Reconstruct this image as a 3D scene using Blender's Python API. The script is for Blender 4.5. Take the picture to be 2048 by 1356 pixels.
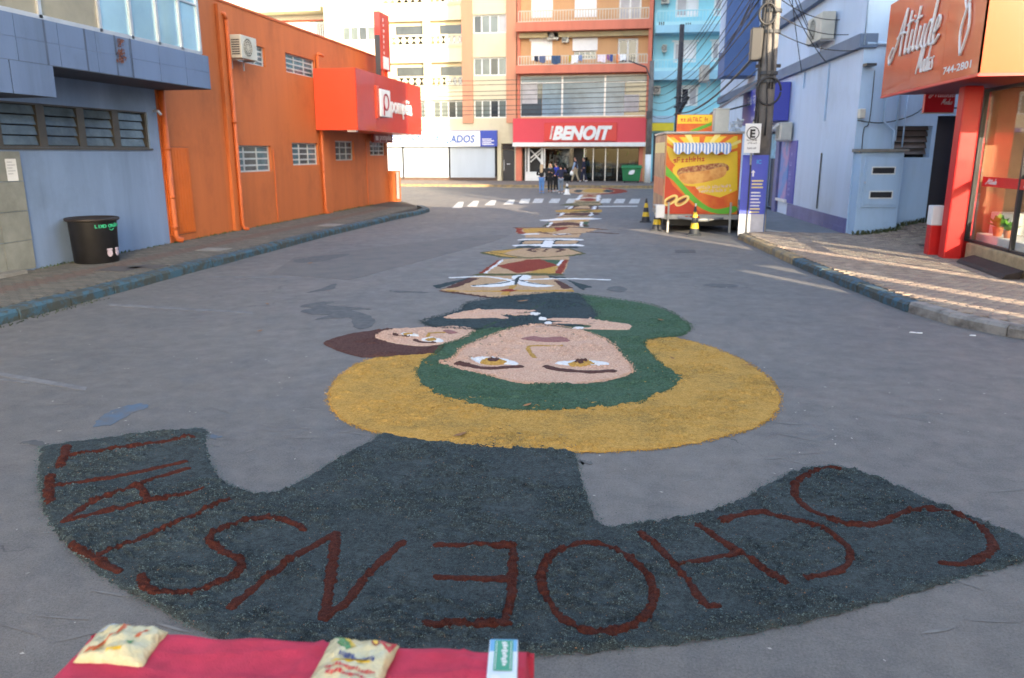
import bpy, bmesh, math, random
import numpy as np
from mathutils import Matrix, Vector

random.seed(7)
rng = np.random.default_rng(7)
scene = bpy.context.scene
for o in list(bpy.data.objects):
    bpy.data.objects.remove(o)
COL = scene.collection

# ---------------------------------------------------------------- camera
F, CAMH, HOR = 1540.0, 2.2, 306.0          # focal length and horizon row, in pixels of a 2048-wide frame
PITCH = math.atan((678 - HOR) / F)
YAW = math.atan2(261, F * math.cos(PITCH) + (678 - HOR) * math.sin(PITCH))
cam = bpy.data.cameras.new('camera')
camo = bpy.data.objects.new('camera', cam)
COL.objects.link(camo)
camo.location = (0, 0, CAMH)
camo.rotation_euler = (math.pi / 2 - PITCH, 0, YAW)
cam.sensor_width = 36
cam.lens = F / 2048 * 36
cam.clip_end = 500
cam.clip_start = 0.05
cam.dof.use_dof = True
cam.dof.focus_distance = 5.0
cam.dof.aperture_fstop = 2.6
scene.camera = camo

# ---------------------------------------------------------------- sky, sun, exposure
SUN_EL, SUN_A = math.radians(18), math.radians(33)     # light travels to the left of the street axis
world = bpy.data.worlds.new('World')
scene.world = world
world.use_nodes = True
wn = world.node_tree.nodes
sky = wn.new('ShaderNodeTexSky')
sky.sky_type = 'NISHITA'
sky.sun_disc = False
sky.sun_elevation = SUN_EL
sx, sy = math.sin(SUN_A), -math.cos(SUN_A)             # horizontal direction towards the sun
sky.sun_rotation = math.atan2(sx, sy)
sky.air_density = 1.0
sky.dust_density = 3.2
sky.ozone_density = 1.0
world.node_tree.links.new(sky.outputs[0], wn['Background'].inputs[0])
wn['Background'].inputs[1].default_value = 0.15
sl = bpy.data.lights.new('sun', 'SUN')
sl.energy = 3.0
sl.angle = math.radians(0.5)
sl.color = (1.0, 0.82, 0.58)
so = bpy.data.objects.new('sun', sl)
COL.objects.link(so)
so.rotation_euler = Vector((-sx * math.cos(SUN_EL), -sy * math.cos(SUN_EL), -math.sin(SUN_EL))).to_track_quat('-Z', 'Y').to_euler()
vs = scene.view_settings
vs.view_transform = 'Standard'
vs.look = 'None'
vs.gamma = 1
vs.use_curve_mapping = False
vs.exposure = 2.45
scene.render.engine = 'CYCLES'
scene.cycles.max_bounces = 6
scene.cycles.transparent_max_bounces = 24

# ---------------------------------------------------------------- helpers: pixels of the photograph to places
def ray(px, py):
    a = px - 1024.0
    b = 678.0 - py
    f = F * math.cos(PITCH) + b * math.sin(PITCH)
    u = -F * math.sin(PITCH) + b * math.cos(PITCH)
    return (a * math.cos(YAW) - f * math.sin(YAW), a * math.sin(YAW) + f * math.cos(YAW), u)

def G(px, py, z=0.0):
    r = ray(px, py)
    t = (z - CAMH) / r[2]
    return (r[0] * t, r[1] * t)

class Fr:
    """a vertical plane: origin, direction along it (to the viewer's right), outward normal"""
    def __init__(s, o, d):
        l = math.hypot(*d)
        s.o = o
        s.d = (d[0] / l, d[1] / l)
        s.n = (s.d[1], -s.d[0])
    def pt(s, u, z, n=0.0):
        return (s.o[0] + s.d[0] * u + s.n[0] * n, s.o[1] + s.d[1] * u + s.n[1] * n, z)
    def uz(s, px, py, n=0.0):
        r = ray(px, py)
        ox, oy = s.o[0] + s.n[0] * n, s.o[1] + s.n[1] * n
        den = r[0] * s.n[0] + r[1] * s.n[1]
        t = (ox * s.n[0] + oy * s.n[1]) / den
        x, y = r[0] * t, r[1] * t
        return ((x - s.o[0]) * s.d[0] + (y - s.o[1]) * s.d[1], CAMH + r[2] * t)
    def rect(s, x0, y0, x1, y1, n=0.0):
        u0 = s.uz(x0, (y0 + y1) / 2, n)[0]
        u1 = s.uz(x1, (y0 + y1) / 2, n)[0]
        zt = s.uz((x0 + x1) / 2, y0, n)[1]
        zb = s.uz((x0 + x1) / 2, y1, n)[1]
        return u0, u1, zb, zt

# ---------------------------------------------------------------- materials
def lin(c):
    c = c / 255.0
    return c / 12.92 if c <= 0.04045 else ((c + 0.055) / 1.055) ** 2.4

def C(r, g, b, k=1.0):
    return (min(lin(r) * k, .9), min(lin(g) * k, .9), min(lin(b) * k, .9))

MATS = {}
def mat(name, col, rough=.7, var=.12, scale=3.0, bump=0.0, bscale=40.0, metal=0.0, spec=.5, col2=None, fac=(.35, .65), trans=0.0, streak=False, coat=0.0, stain=0.0):
    if name in MATS:
        return MATS[name]
    m = bpy.data.materials.new(name)
    m.use_nodes = True
    nt = m.node_tree
    N, L = nt.nodes, nt.links
    p = N['Principled BSDF']
    p.inputs['Roughness'].default_value = rough
    p.inputs['Metallic'].default_value = metal
    p.inputs['Specular IOR Level'].default_value = spec
    p.inputs['Coat Weight'].default_value = coat
    if trans:
        p.inputs['Transmission Weight'].default_value = trans
    tc = N.new('ShaderNodeTexCoord')
    vec = tc.outputs['Object']
    if streak:
        mp = N.new('ShaderNodeMapping')
        mp.inputs['Scale'].default_value = (1, 1, .12)
        L.new(vec, mp.inputs[0])
        svec = mp.outputs[0]
    else:
        svec = vec
    if var > 0 or col2:
        n1 = N.new('ShaderNodeTexNoise')
        n1.inputs['Scale'].default_value = scale
        n1.inputs['Detail'].default_value = 6
        n1.inputs['Roughness'].default_value = .65
        L.new(svec, n1.inputs['Vector'])
        mx = N.new('ShaderNodeMix')
        mx.data_type = 'RGBA'
        mr = N.new('ShaderNodeMapRange')
        mr.inputs[1].default_value, mr.inputs[2].default_value = fac
        L.new(n1.outputs[0], mr.inputs[0])
        L.new(mr.outputs[0], mx.inputs[0])
        if col2 is None:
            mx.inputs[6].default_value = (*[c * (1 - var) for c in col], 1)
            mx.inputs[7].default_value = (*[min(c * (1 + var), .95) for c in col], 1)
        else:
            mx.inputs[6].default_value = (*col, 1)
            mx.inputs[7].default_value = (*col2, 1)
        out = mx.outputs[2]
        if stain > 0:
            for (sc_, zs, lo, hi) in ((1.1, .10, .54, .74), (.5, .8, .52, .66)):
                mp2 = N.new('ShaderNodeMapping')
                mp2.inputs['Scale'].default_value = (1, 1, zs)
                mp2.inputs['Location'].default_value = (3.3, 7.1, 1.7)
                L.new(vec, mp2.inputs[0])
                n3 = N.new('ShaderNodeTexNoise')
                n3.inputs['Scale'].default_value = sc_
                n3.inputs['Detail'].default_value = 8
                n3.inputs['Roughness'].default_value = .7
                L.new(mp2.outputs[0], n3.inputs['Vector'])
                r3 = N.new('ShaderNodeMapRange')
                r3.inputs[1].default_value, r3.inputs[2].default_value = lo, hi
                L.new(n3.outputs[0], r3.inputs[0])
                m3 = N.new('ShaderNodeMix')
                m3.data_type = 'RGBA'
                m3.blend_type = 'MULTIPLY'
                L.new(r3.outputs[0], m3.inputs[0])
                L.new(out, m3.inputs[6])
                k_ = 1 - stain
                m3.inputs[7].default_value = (k_, k_, k_ * .98, 1)
                out = m3.outputs[2]
        L.new(out, p.inputs['Base Color'])
    else:
        p.inputs['Base Color'].default_value = (*col, 1)
    if bump > 0:
        n2 = N.new('ShaderNodeTexNoise')
        n2.inputs['Scale'].default_value = bscale
        n2.inputs['Detail'].default_value = 5
        L.new(vec, n2.inputs['Vector'])
        b = N.new('ShaderNodeBump')
        b.inputs['Strength'].default_value = bump
        b.inputs['Distance'].default_value = .02
        L.new(n2.outputs[0], b.inputs['Height'])
        L.new(b.outputs[0], p.inputs['Normal'])
    MATS[name] = m
    return m

def glass_mat(name, tint=(.8, .85, .85), refl=1.45):
    """thin see-through pane: clear with a fresnel reflection"""
    if name in MATS:
        return MATS[name]
    m = bpy.data.materials.new(name)
    m.use_nodes = True
    N, L = m.node_tree.nodes, m.node_tree.links
    N.remove(N['Principled BSDF'])
    t = N.new('ShaderNodeBsdfTransparent')
    t.inputs[0].default_value = (*tint, 1)
    g = N.new('ShaderNodeBsdfGlossy')
    g.inputs['Roughness'].default_value = .02
    lw = N.new('ShaderNodeLayerWeight')
    lw.inputs[0].default_value = .5
    pw = N.new('ShaderNodeMath')
    pw.operation = 'POWER'
    pw.inputs[1].default_value = 4
    L.new(lw.outputs['Facing'], pw.inputs[0])
    fr = N.new('ShaderNodeMapRange')
    fr.inputs[3].default_value, fr.inputs[4].default_value = .05, .75
    L.new(pw.outputs[0], fr.inputs[0])
    mx = N.new('ShaderNodeMixShader')
    L.new(fr.outputs[0], mx.inputs[0])
    L.new(t.outputs[0], mx.inputs[1])
    L.new(g.outputs[0], mx.inputs[2])
    L.new(mx.outputs[0], N['Material Output'].inputs[0])
    MATS[name] = m
    return m

# ---------------------------------------------------------------- mesh builder
class MB:
    def __init__(s):
        s.v, s.f = [], []
    def quad(s, a, b, c, d):
        i = len(s.v)
        s.v += [a, b, c, d]
        s.f.append((i, i + 1, i + 2, i + 3))
        return s
    def hexa(s, p):
        i = len(s.v)
        s.v += list(p)
        for f in ((0, 3, 2, 1), (4, 5, 6, 7), (0, 1, 5, 4), (1, 2, 6, 5), (2, 3, 7, 6), (3, 0, 4, 7)):
            s.f.append(tuple(i + k for k in f))
        return s
    def box(s, x0, x1, y0, y1, z0, z1):
        return s.hexa([(x0, y0, z0), (x1, y0, z0), (x1, y1, z0), (x0, y1, z0), (x0, y0, z1), (x1, y0, z1), (x1, y1, z1), (x0, y1, z1)])
    def fbox(s, fr, u0, u1, z0, z1, n0, n1):
        P = fr.pt
        return s.hexa([P(u0, z0, n1), P(u1, z0, n1), P(u1, z0, n0), P(u0, z0, n0), P(u0, z1, n1), P(u1, z1, n1), P(u1, z1, n0), P(u0, z1, n0)])
    def fpoly(s, fr, pts, n0, n1):
        """prism from a polygon drawn in the plane (counter-clockwise seen from outside)"""
        a = sum(pts[i][0] * pts[(i + 1) % len(pts)][1] - pts[(i + 1) % len(pts)][0] * pts[i][1] for i in range(len(pts)))
        if a < 0:
            pts = pts[::-1]
        i = len(s.v)
        k = len(pts)
        s.v += [fr.pt(u, z, n1) for u, z in pts] + [fr.pt(u, z, n0) for u, z in pts]
        s.f.append(tuple(i + j for j in range(k)))
        s.f.append(tuple(i + k + j for j in reversed(range(k))))
        for j in range(k):
            j2 = (j + 1) % k
            s.f.append((i + j, i + k + j, i + k + j2, i + j2))
        return s
    def prism(s, pts, z0, z1):
        a = sum(pts[i][0] * pts[(i + 1) % len(pts)][1] - pts[(i + 1) % len(pts)][0] * pts[i][1] for i in range(len(pts)))
        if a < 0:
            pts = pts[::-1]
        i = len(s.v)
        k = len(pts)
        zt = z1 if callable(z1) else (lambda x, y: z1)
        s.v += [(x, y, z0) for x, y in pts] + [(x, y, zt(x, y)) for x, y in pts]
        s.f.append(tuple(i + j for j in reversed(range(k))))
        s.f.append(tuple(i + k + j for j in range(k)))
        for j in range(k):
            j2 = (j + 1) % k
            s.f.append((i + j, i + j2, i + k + j2, i + k + j))
        return s
    def tube(s, pts, r, seg=8, cap=True):
        pts = [Vector(p) for p in pts]
        rs = r if isinstance(r, (list, tuple)) else [r] * len(pts)
        base = len(s.v)
        prev = None
        for i, p in enumerate(pts):
            t = (pts[min(i + 1, len(pts) - 1)] - pts[max(i - 1, 0)]).normalized()
            if prev is None:
                a = t.cross(Vector((0, 0, 1)))
                if a.length < 1e-3:
                    a = t.cross(Vector((0, 1, 0)))
            else:
                a = prev - t * prev.dot(t)
            a.normalize()
            prev = a
            b = t.cross(a)
            for k in range(seg):
                an = 2 * math.pi * k / seg
                s.v.append(tuple(p + (a * math.cos(an) + b * math.sin(an)) * rs[i]))
        for i in range(len(pts) - 1):
            for k in range(seg):
                k2 = (k + 1) % seg
                s.f.append((base + i * seg + k, base + i * seg + k2, base + (i + 1) * seg + k2, base + (i + 1) * seg + k))
        if cap:
            s.f.append(tuple(base + k for k in reversed(range(seg))))
            s.f.append(tuple(base + (len(pts) - 1) * seg + k for k in range(seg)))
        return s
    def lathe(s, c, prof, seg=24):
        """prof: (radius, z) from bottom to top"""
        base = len(s.v)
        for r, z in prof:
            for k in range(seg):
                an = 2 * math.pi * k / seg
                s.v.append((c[0] + r * math.cos(an), c[1] + r * math.sin(an), z))
        for i in range(len(prof) - 1):
            for k in range(seg):
                k2 = (k + 1) % seg
                s.f.append((base + i * seg + k, base + i * seg + k2, base + (i + 1) * seg + k2, base + (i + 1) * seg + k))
        s.f.append(tuple(base + k for k in reversed(range(seg))))
        s.f.append(tuple(base + (len(prof) - 1) * seg + k for k in range(seg)))
        return s
    def build(s, name, m, parent=None, smooth=False, bevel=0.0, label=None):
        me = bpy.data.meshes.new(name)
        me.from_pydata(s.v, [], s.f)
        me.materials.append(m)
        return link(name, me, parent, smooth, bevel, label)

def link(name, me, parent=None, smooth=False, bevel=0.0, label=None):
    if smooth:
        me.polygons.foreach_set('use_smooth', [True] * len(me.polygons))
    o = bpy.data.objects.new(name, me)
    COL.objects.link(o)
    if parent:
        o.parent = parent
        o.matrix_parent_inverse = wmat(parent).inverted()
    if bevel:
        b = o.modifiers.new('bevel', 'BEVEL')
        b.width = bevel
        b.segments = 2
        b.limit_method = 'ANGLE'
    if label:
        o['label'] = label
    return o

def wmat(o):
    m = o.matrix_basis.copy()
    if o.parent:
        m = wmat(o.parent) @ o.matrix_parent_inverse @ m
    return m

def tag(o, label, cat, group=None):
    o['label'] = label
    o['category'] = cat
    if group:
        o['group'] = group
    return o

def thing(name, loc, label, cat, group=None):
    o = bpy.data.objects.new(name, None)
    o.empty_display_size = .2
    COL.objects.link(o)
    o.location = loc
    return tag(o, label, cat, group)

def struct(o, kind='structure'):
    o['kind'] = kind
    return o

def fb(name, fr, u0, u1, z0, z1, n0, n1, m, parent, bevel=0.0, label=None):
    return MB().fbox(fr, u0, u1, z0, z1, n0, n1).build(name, m, parent, bevel=bevel, label=label)

def wall_open(fr, u0, u1, z0, z1, openings, depth=.25, core=None):
    """front sheet with real openings and their reveals; core = thickness of the mass behind"""
    mb = MB()
    us = sorted(set([u0, u1] + [min(max(v, u0), u1) for o in openings for v in o[:2]]))
    zs = sorted(set([z0, z1] + [min(max(v, z0), z1) for o in openings for v in o[2:4]]))
    P = fr.pt
    for i in range(len(us) - 1):
        for j in range(len(zs) - 1):
            uc, zc = (us[i] + us[i + 1]) / 2, (zs[j] + zs[j + 1]) / 2
            if any(o[0] < uc < o[1] and o[2] < zc < o[3] for o in openings):
                continue
            mb.quad(P(us[i], zs[j]), P(us[i + 1], zs[j]), P(us[i + 1], zs[j + 1]), P(us[i], zs[j + 1]))
    for o in openings:
        a, b, c, d = o[:4]
        mb.quad(P(a, c), P(a, d), P(a, d, -depth), P(a, c, -depth))
        mb.quad(P(b, d), P(b, c), P(b, c, -depth), P(b, d, -depth))
        mb.quad(P(a, d), P(b, d), P(b, d, -depth), P(a, d, -depth))
        mb.quad(P(b, c), P(a, c), P(a, c, -depth), P(b, c, -depth))
    if core:
        mb.fbox(fr, u0, u1, z0, z1, -core, -depth - .02)
        mb.quad(P(u0, z1), P(u1, z1), P(u1, z1, -depth - .05), P(u0, z1, -depth - .05))
        mb.quad(P(u0, z0), P(u0, z1), P(u0, z1, -depth - .05), P(u0, z0, -depth - .05))
        mb.quad(P(u1, z1), P(u1, z0), P(u1, z0, -depth - .05), P(u1, z1, -depth - .05))
    return mb

def window(fr, r, parent, fm, pm, cols=2, rows=1, n=-.12, bar=.05, dep=.06, name='window', panemats=None):
    """a framed window: the frame is a part, every pane a sub-part"""
    u0, u1, z0, z1 = r
    f = MB()
    cu = [u0 + (u1 - u0) * i / cols for i in range(cols + 1)]
    cz = [z0 + (z1 - z0) * i / rows for i in range(rows + 1)]
    for i, u in enumerate(cu):
        a = u if i == 0 else u - bar / 2
        b = u if i == cols else u + bar / 2
        if i == 0: b = u + bar
        if i == cols: a = u - bar
        f.fbox(fr, a, b, z0, z1, n, n + dep)
    for i, z in enumerate(cz):
        a = z if i == 0 else z - bar / 2
        b = z if i == rows else z + bar / 2
        if i == 0: b = z + bar
        if i == rows: a = z - bar
        f.fbox(fr, u0 + .004, u1 - .004, a, b, n + .003, n + dep - .003)
    w = f.build(name, fm, parent)
    for i in range(cols):
        for j in range(rows):
            m = pm if panemats is None else panemats[(i + j * cols) % len(panemats)]
            MB().fbox(fr, cu[i] + bar * .4, cu[i + 1] - bar * .4, cz[j] + bar * .4, cz[j + 1] - bar * .4, n + dep * .3, n + dep * .55).build('pane', m, w)
    return w

def text(s, fr, u, z, h, n, m, parent, name='lettering', width=None, shear=0.0, bold=0.0, depth=.01, align='LEFT', rot=0.0):
    """lettering standing on a plane; u, z = lower left of the line"""
    c = bpy.data.curves.new(name, 'FONT')
    c.body = s
    c.size = 1
    c.shear = shear
    c.offset = bold
    c.extrude = .001
    c.resolution_u = 3
    c.align_x = 'LEFT'
    t = bpy.data.objects.new('tmp', c)
    COL.objects.link(t)
    dg = bpy.context.evaluated_depsgraph_get()
    dg.update()
    me = bpy.data.meshes.new_from_object(t.evaluated_get(dg))
    bpy.data.objects.remove(t)
    k = len(me.vertices)
    co = np.empty(k * 3)
    me.vertices.foreach_get('co', co)
    co = co.reshape(-1, 3)
    mn, mxx = co.min(0), co.max(0)
    sz = h / .73
    sxu = sz if width is None else width / (mxx[0] - mn[0])
    x = (co[:, 0] - mn[0]) * sxu
    y = co[:, 1] * sz
    if align == 'CENTER':
        x -= (mxx[0] - mn[0]) * sxu / 2
    cr, sr = math.cos(rot), math.sin(rot)
    x, y = x * cr - y * sr, x * sr + y * cr
    d = np.where(co[:, 2] > 0, n + depth, n)
    out = np.empty((k, 3))
    out[:, 0] = fr.o[0] + fr.d[0] * (u + x) + fr.n[0] * d
    out[:, 1] = fr.o[1] + fr.d[1] * (u + x) + fr.n[1] * d
    out[:, 2] = z + y
    me.vertices.foreach_set('co', out.ravel())
    me.materials.clear()
    me.materials.append(m)
    me.name = name
    return link(name, me, parent)

def script_strokes(fr, strokes, u, z, h, n, m, parent, r=.02, slant=.35, name='lettering', wide=1.0):
    """handwritten lettering from smooth strokes (unit-height letters)"""
    mb = MB()
    for st in strokes:
        p = spline([(a, b) for a, b in st], 6, closed=False)
        mb.tube([fr.pt(u + (a * wide + b * slant) * h, z + b * h, n) for a, b in p], r, 6)
    return mb.build(name, m, parent, smooth=True)

def spline(p, k=6, closed=True):
    p = np.array(p, float)
    n = len(p)
    out = []
    rngi = range(n) if closed else range(n - 1)
    for i in rngi:
        if closed:
            a, b, c, d = p[i - 1], p[i], p[(i + 1) % n], p[(i + 2) % n]
        else:
            a, b, c, d = p[max(i - 1, 0)], p[i], p[i + 1], p[min(i + 2, n - 1)]
        for t in np.arange(k) / k:
            out.append(.5 * (2 * b + (c - a) * t + (2 * a - 5 * b + 4 * c - d) * t ** 2 + (3 * b - a - 3 * c + d) * t ** 3))
    if not closed:
        out.append(p[-1])
    return [tuple(q) for q in out]

# ---------------------------------------------------------------- numpy noise
def _hash(ix, iy, seed):
    h = (ix.astype(np.int64) * 374761393 + iy.astype(np.int64) * 668265263 + seed * 2147483647) & 0xffffffff
    h = ((h ^ (h >> 13)) * 1274126177) & 0xffffffff
    return ((h ^ (h >> 16)) & 0xffff) / 65535.0

def vnoise(x, y, seed=0):
    ix, iy = np.floor(x), np.floor(y)
    fx, fy = x - ix, y - iy
    fx, fy = fx * fx * (3 - 2 * fx), fy * fy * (3 - 2 * fy)
    a, b = _hash(ix, iy, seed), _hash(ix + 1, iy, seed)
    c, d = _hash(ix, iy + 1, seed), _hash(ix + 1, iy + 1, seed)
    return (a * (1 - fx) + b * fx) * (1 - fy) + (c * (1 - fx) + d * fx) * fy

def fbm(x, y, oct=4, seed=0):
    t, a, s = 0, .5, 0
    for i in range(oct):
        t = t + a * vnoise(x * 2 ** i, y * 2 ** i, seed + i)
        s += a
        a *= .5
    return t / s

# ================================================================ SETTING
M_white = mat('white_paint', (.72, .72, .70), .5, .06)
M_black = mat('black_trim', (.02, .02, .022), .5, 0)
M_alum = mat('aluminium', (.5, .52, .55), .35, .06, metal=.6)
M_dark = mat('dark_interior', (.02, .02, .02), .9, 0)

def asphalt():
    m = bpy.data.materials.new('asphalt')
    m.use_nodes = True
    N, L = m.node_tree.nodes, m.node_tree.links
    p = N['Principled BSDF']
    tc = N.new('ShaderNodeTexCoord')
    def noise(sc, det=6, r=.6, vec=None, stretch=None):
        n = N.new('ShaderNodeTexNoise')
        n.inputs['Scale'].default_value = sc
        n.inputs['Detail'].default_value = det
        n.inputs['Roughness'].default_value = r
        if stretch:
            mp = N.new('ShaderNodeMapping')
            mp.inputs['Scale'].default_value = stretch
            L.new(tc.outputs['Object'], mp.inputs[0])
            L.new(mp.outputs[0], n.inputs['Vector'])
        else:
            L.new(tc.outputs['Object'], n.inputs['Vector'])
        return n.outputs[0]
    def ramp(src, a, b):
        r = N.new('ShaderNodeMapRange')
        r.inputs[1].default_value, r.inputs[2].default_value = a, b
        L.new(src, r.inputs[0])
        return r.outputs[0]
    def mix(f, a, b, blend='MIX'):
        x = N.new('ShaderNodeMix')
        x.data_type = 'RGBA'
        x.blend_type = blend
        if isinstance(f, float): x.inputs[0].default_value = f
        else: L.new(f, x.inputs[0])
        for k, c in ((6, a), (7, b)):
            if isinstance(c, tuple): x.inputs[k].default_value = (*c, 1)
            else: L.new(c, x.inputs[k])
        return x.outputs[2]
    c = mix(ramp(noise(.30, 6, .7), .38, .62), (.104, .103, .101), (.180, .158, .136))
    c = mix(ramp(noise(1.0, 6, .7, stretch=(1, .3, 1)), .5, .72), c, (.084, .085, .087))
    c = mix(ramp(noise(.5, 4, .6, stretch=(.6, 1.6, 1)), .56, .72), c, (.170, .144, .128))
    c = mix(ramp(noise(75, 3, .75), .3, .7), mix(.42, c, (.025, .025, .028)), mix(.38, c, (.26, .25, .24)))
    c = mix(ramp(noise(210, 2, .6), .62, .70), c, (.22, .21, .20))
    c = mix(ramp(noise(120, 2, .6), .66, .72), c, (.03, .03, .03))
    c = mix(ramp(noise(9, 3, .75), .70, .76), c, (.21, .21, .21))
    c = mix(ramp(noise(5, 5, .75), .38, .62), mix(.22, c, (.05, .05, .055)), mix(.16, c, (.24, .22, .20)))
    # faint cracks
    vo = N.new('ShaderNodeTexVoronoi')
    vo.feature = 'DISTANCE_TO_EDGE'
    vo.inputs['Scale'].default_value = .45
    nz = N.new('ShaderNodeTexNoise')
    nz.inputs['Scale'].default_value = 1.5
    nz.inputs['Detail'].default_value = 5
    L.new(tc.outputs['Object'], nz.inputs['Vector'])
    ad = N.new('ShaderNodeMix')
    ad.data_type = 'RGBA'
    ad.blend_type = 'ADD'
    ad.inputs[0].default_value = 1.2
    L.new(tc.outputs['Object'], ad.inputs[6])
    L.new(nz.outputs[1], ad.inputs[7])
    L.new(ad.outputs[2], vo.inputs['Vector'])
    cr = ramp(vo.outputs['Distance'], .004, .0)
    mm = N.new('ShaderNodeMath'); mm.operation = 'MULTIPLY'
    L.new(cr, mm.inputs[0]); L.new(ramp(noise(.22, 2), .52, .6), mm.inputs[1])
    c = mix(mm.outputs[0], c, (.05, .05, .05))
    L.new(c, p.inputs['Base Color'])
    rr = ramp(noise(3, 4), .3, .7)
    r2 = N.new('ShaderNodeMapRange')
    r2.inputs[3].default_value, r2.inputs[4].default_value = .62, .85
    L.new(rr, r2.inputs[0])
    L.new(r2.outputs[0], p.inputs['Roughness'])
    b = N.new('ShaderNodeBump')
    b.inputs['Strength'].default_value = .55
    b.inputs['Distance'].default_value = .012
    L.new(noise(130, 4, .7), b.inputs['Height'])
    L.new(b.outputs[0], p.inputs['Normal'])
    return m

M_asph = asphalt()
road = MB()
road.quad((-140, -60, 0), (140, -60, 0), (140, 180, 0), (-140, 180, 0))
struct(road.build('road', M_asph))

# --- sidewalks
M_pavL = mat('grey_paver', C(100, 98, 92, .72), .9, .22, 8, .3, 60)
M_pavL2 = mat('grey_paver_light', C(112, 108, 100, .72), .9, .2, 8, .3, 60)
M_tactile = mat('reddish_paver', C(108, 92, 84, .70), .9, .2, 8, .3, 60)
M_joint = mat('sand_joint', C(78, 72, 66, .7), .95, .25, 9)
M_kerbblue = mat('worn_blue_kerb_paint', C(78, 84, 80, .62), .85, .3, 6, .6, 18, col2=C(66, 104, 124, .7), fac=(.46, .58))
M_kerbwhite = mat('worn_white_kerb_paint', C(150, 145, 138, .8), .85, .3, 3.0, .5, 25, col2=C(112, 106, 100, .7), fac=(.45, .62))
M_kerbyel = mat('worn_yellow_kerb_paint', C(176, 150, 104, .75), .85, .3, 4.0, .4, 25, col2=C(130, 120, 104, .7), fac=(.42, .62))
M_brickR = mat('red_brown_paver', C(148, 130, 116, .84), .9, .3, 5, .3, 60)
M_brickR2 = mat('ochre_brown_paver', C(160, 144, 126, .84), .9, .3, 5, .3, 60)
M_conc = mat('concrete', C(140, 138, 132, .75), .85, .15, 4, .3, 30)

swl = MB().prism([(-10.92, -12), (-8.55, -12), (-8.55, 26.0), (-8.5, 27.6), (-8.35, 28.6), (-9.0, 30.6), (-10.0, 32.6), (-10.92, 34.0)], -.05, .122).build('sidewalk_left', M_joint)
struct(swl)
# kerb stones on the left, one by one
kx = [(-8.2, -12), (-8.2, 6), (-8.28, 11), (-8.32, 15), (-8.35, 20), (-8.2, 25), (-7.95, 28.0), (-8.0, 29.2), (-8.7, 30.6)]
def polyline_at(pts, s):
    for a, b in zip(pts, pts[1:]):
        l = math.hypot(b[0] - a[0], b[1] - a[1])
        if s <= l:
            return (a[0] + (b[0] - a[0]) * s / l, a[1] + (b[1] - a[1]) * s / l)
        s -= l
    return pts[-1]
def poly_len(pts):
    return sum(math.hypot(b[0] - a[0], b[1] - a[1]) for a, b in zip(pts, pts[1:]))
def kerb_run(pts, parent, mats, step=1.0, w=.26, h=.155, inner=1, z0=-.05, pick=None):
    L_ = poly_len(pts)
    s = 0
    i = 0
    while s < L_ - .2:
        a = polyline_at(pts, s + .008)
        b = polyline_at(pts, min(s + step - .008, L_))
        dx, dy = b[0] - a[0], b[1] - a[1]
        l = math.hypot(dx, dy)
        nx, ny = -dy / l * inner * w, dx / l * inner * w
        hh = h + random.uniform(-.012, .012)
        j = random.uniform(-.012, .012)
        mb = MB()
        # front edge slightly battered and rounded
        c = .035
        p = [(a[0] + j, a[1]), (b[0] + j, b[1]), (b[0] + nx, b[1] + ny), (a[0] + nx, a[1] + ny)]
        q = [(a[0] + nx * c / w, a[1] + ny * c / w), (b[0] + nx * c / w, b[1] + ny * c / w)]
        v = [(*p[0], z0), (*p[1], z0), (*p[2], z0), (*p[3], z0), (*p[0], hh - .04), (*p[1], hh - .04), (*q[0], hh), (*q[1], hh), (*p[2], hh), (*p[3], hh)]
        mb.v = v
        mb.f = [(0, 1, 5, 4), (4, 5, 7, 6), (6, 7, 8, 9), (1, 2, 8, 7, 5), (0, 4, 6, 9, 3), (3, 9, 8, 2), (0, 3, 2, 1)]
        m = pick(a) if pick else mats[i % len(mats)]
        mb.build('kerb_stone', m, parent, bevel=.006)
        s += step
        i += 1
kerb_run(kx, swl, [M_kerbblue], inner=1)

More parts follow.
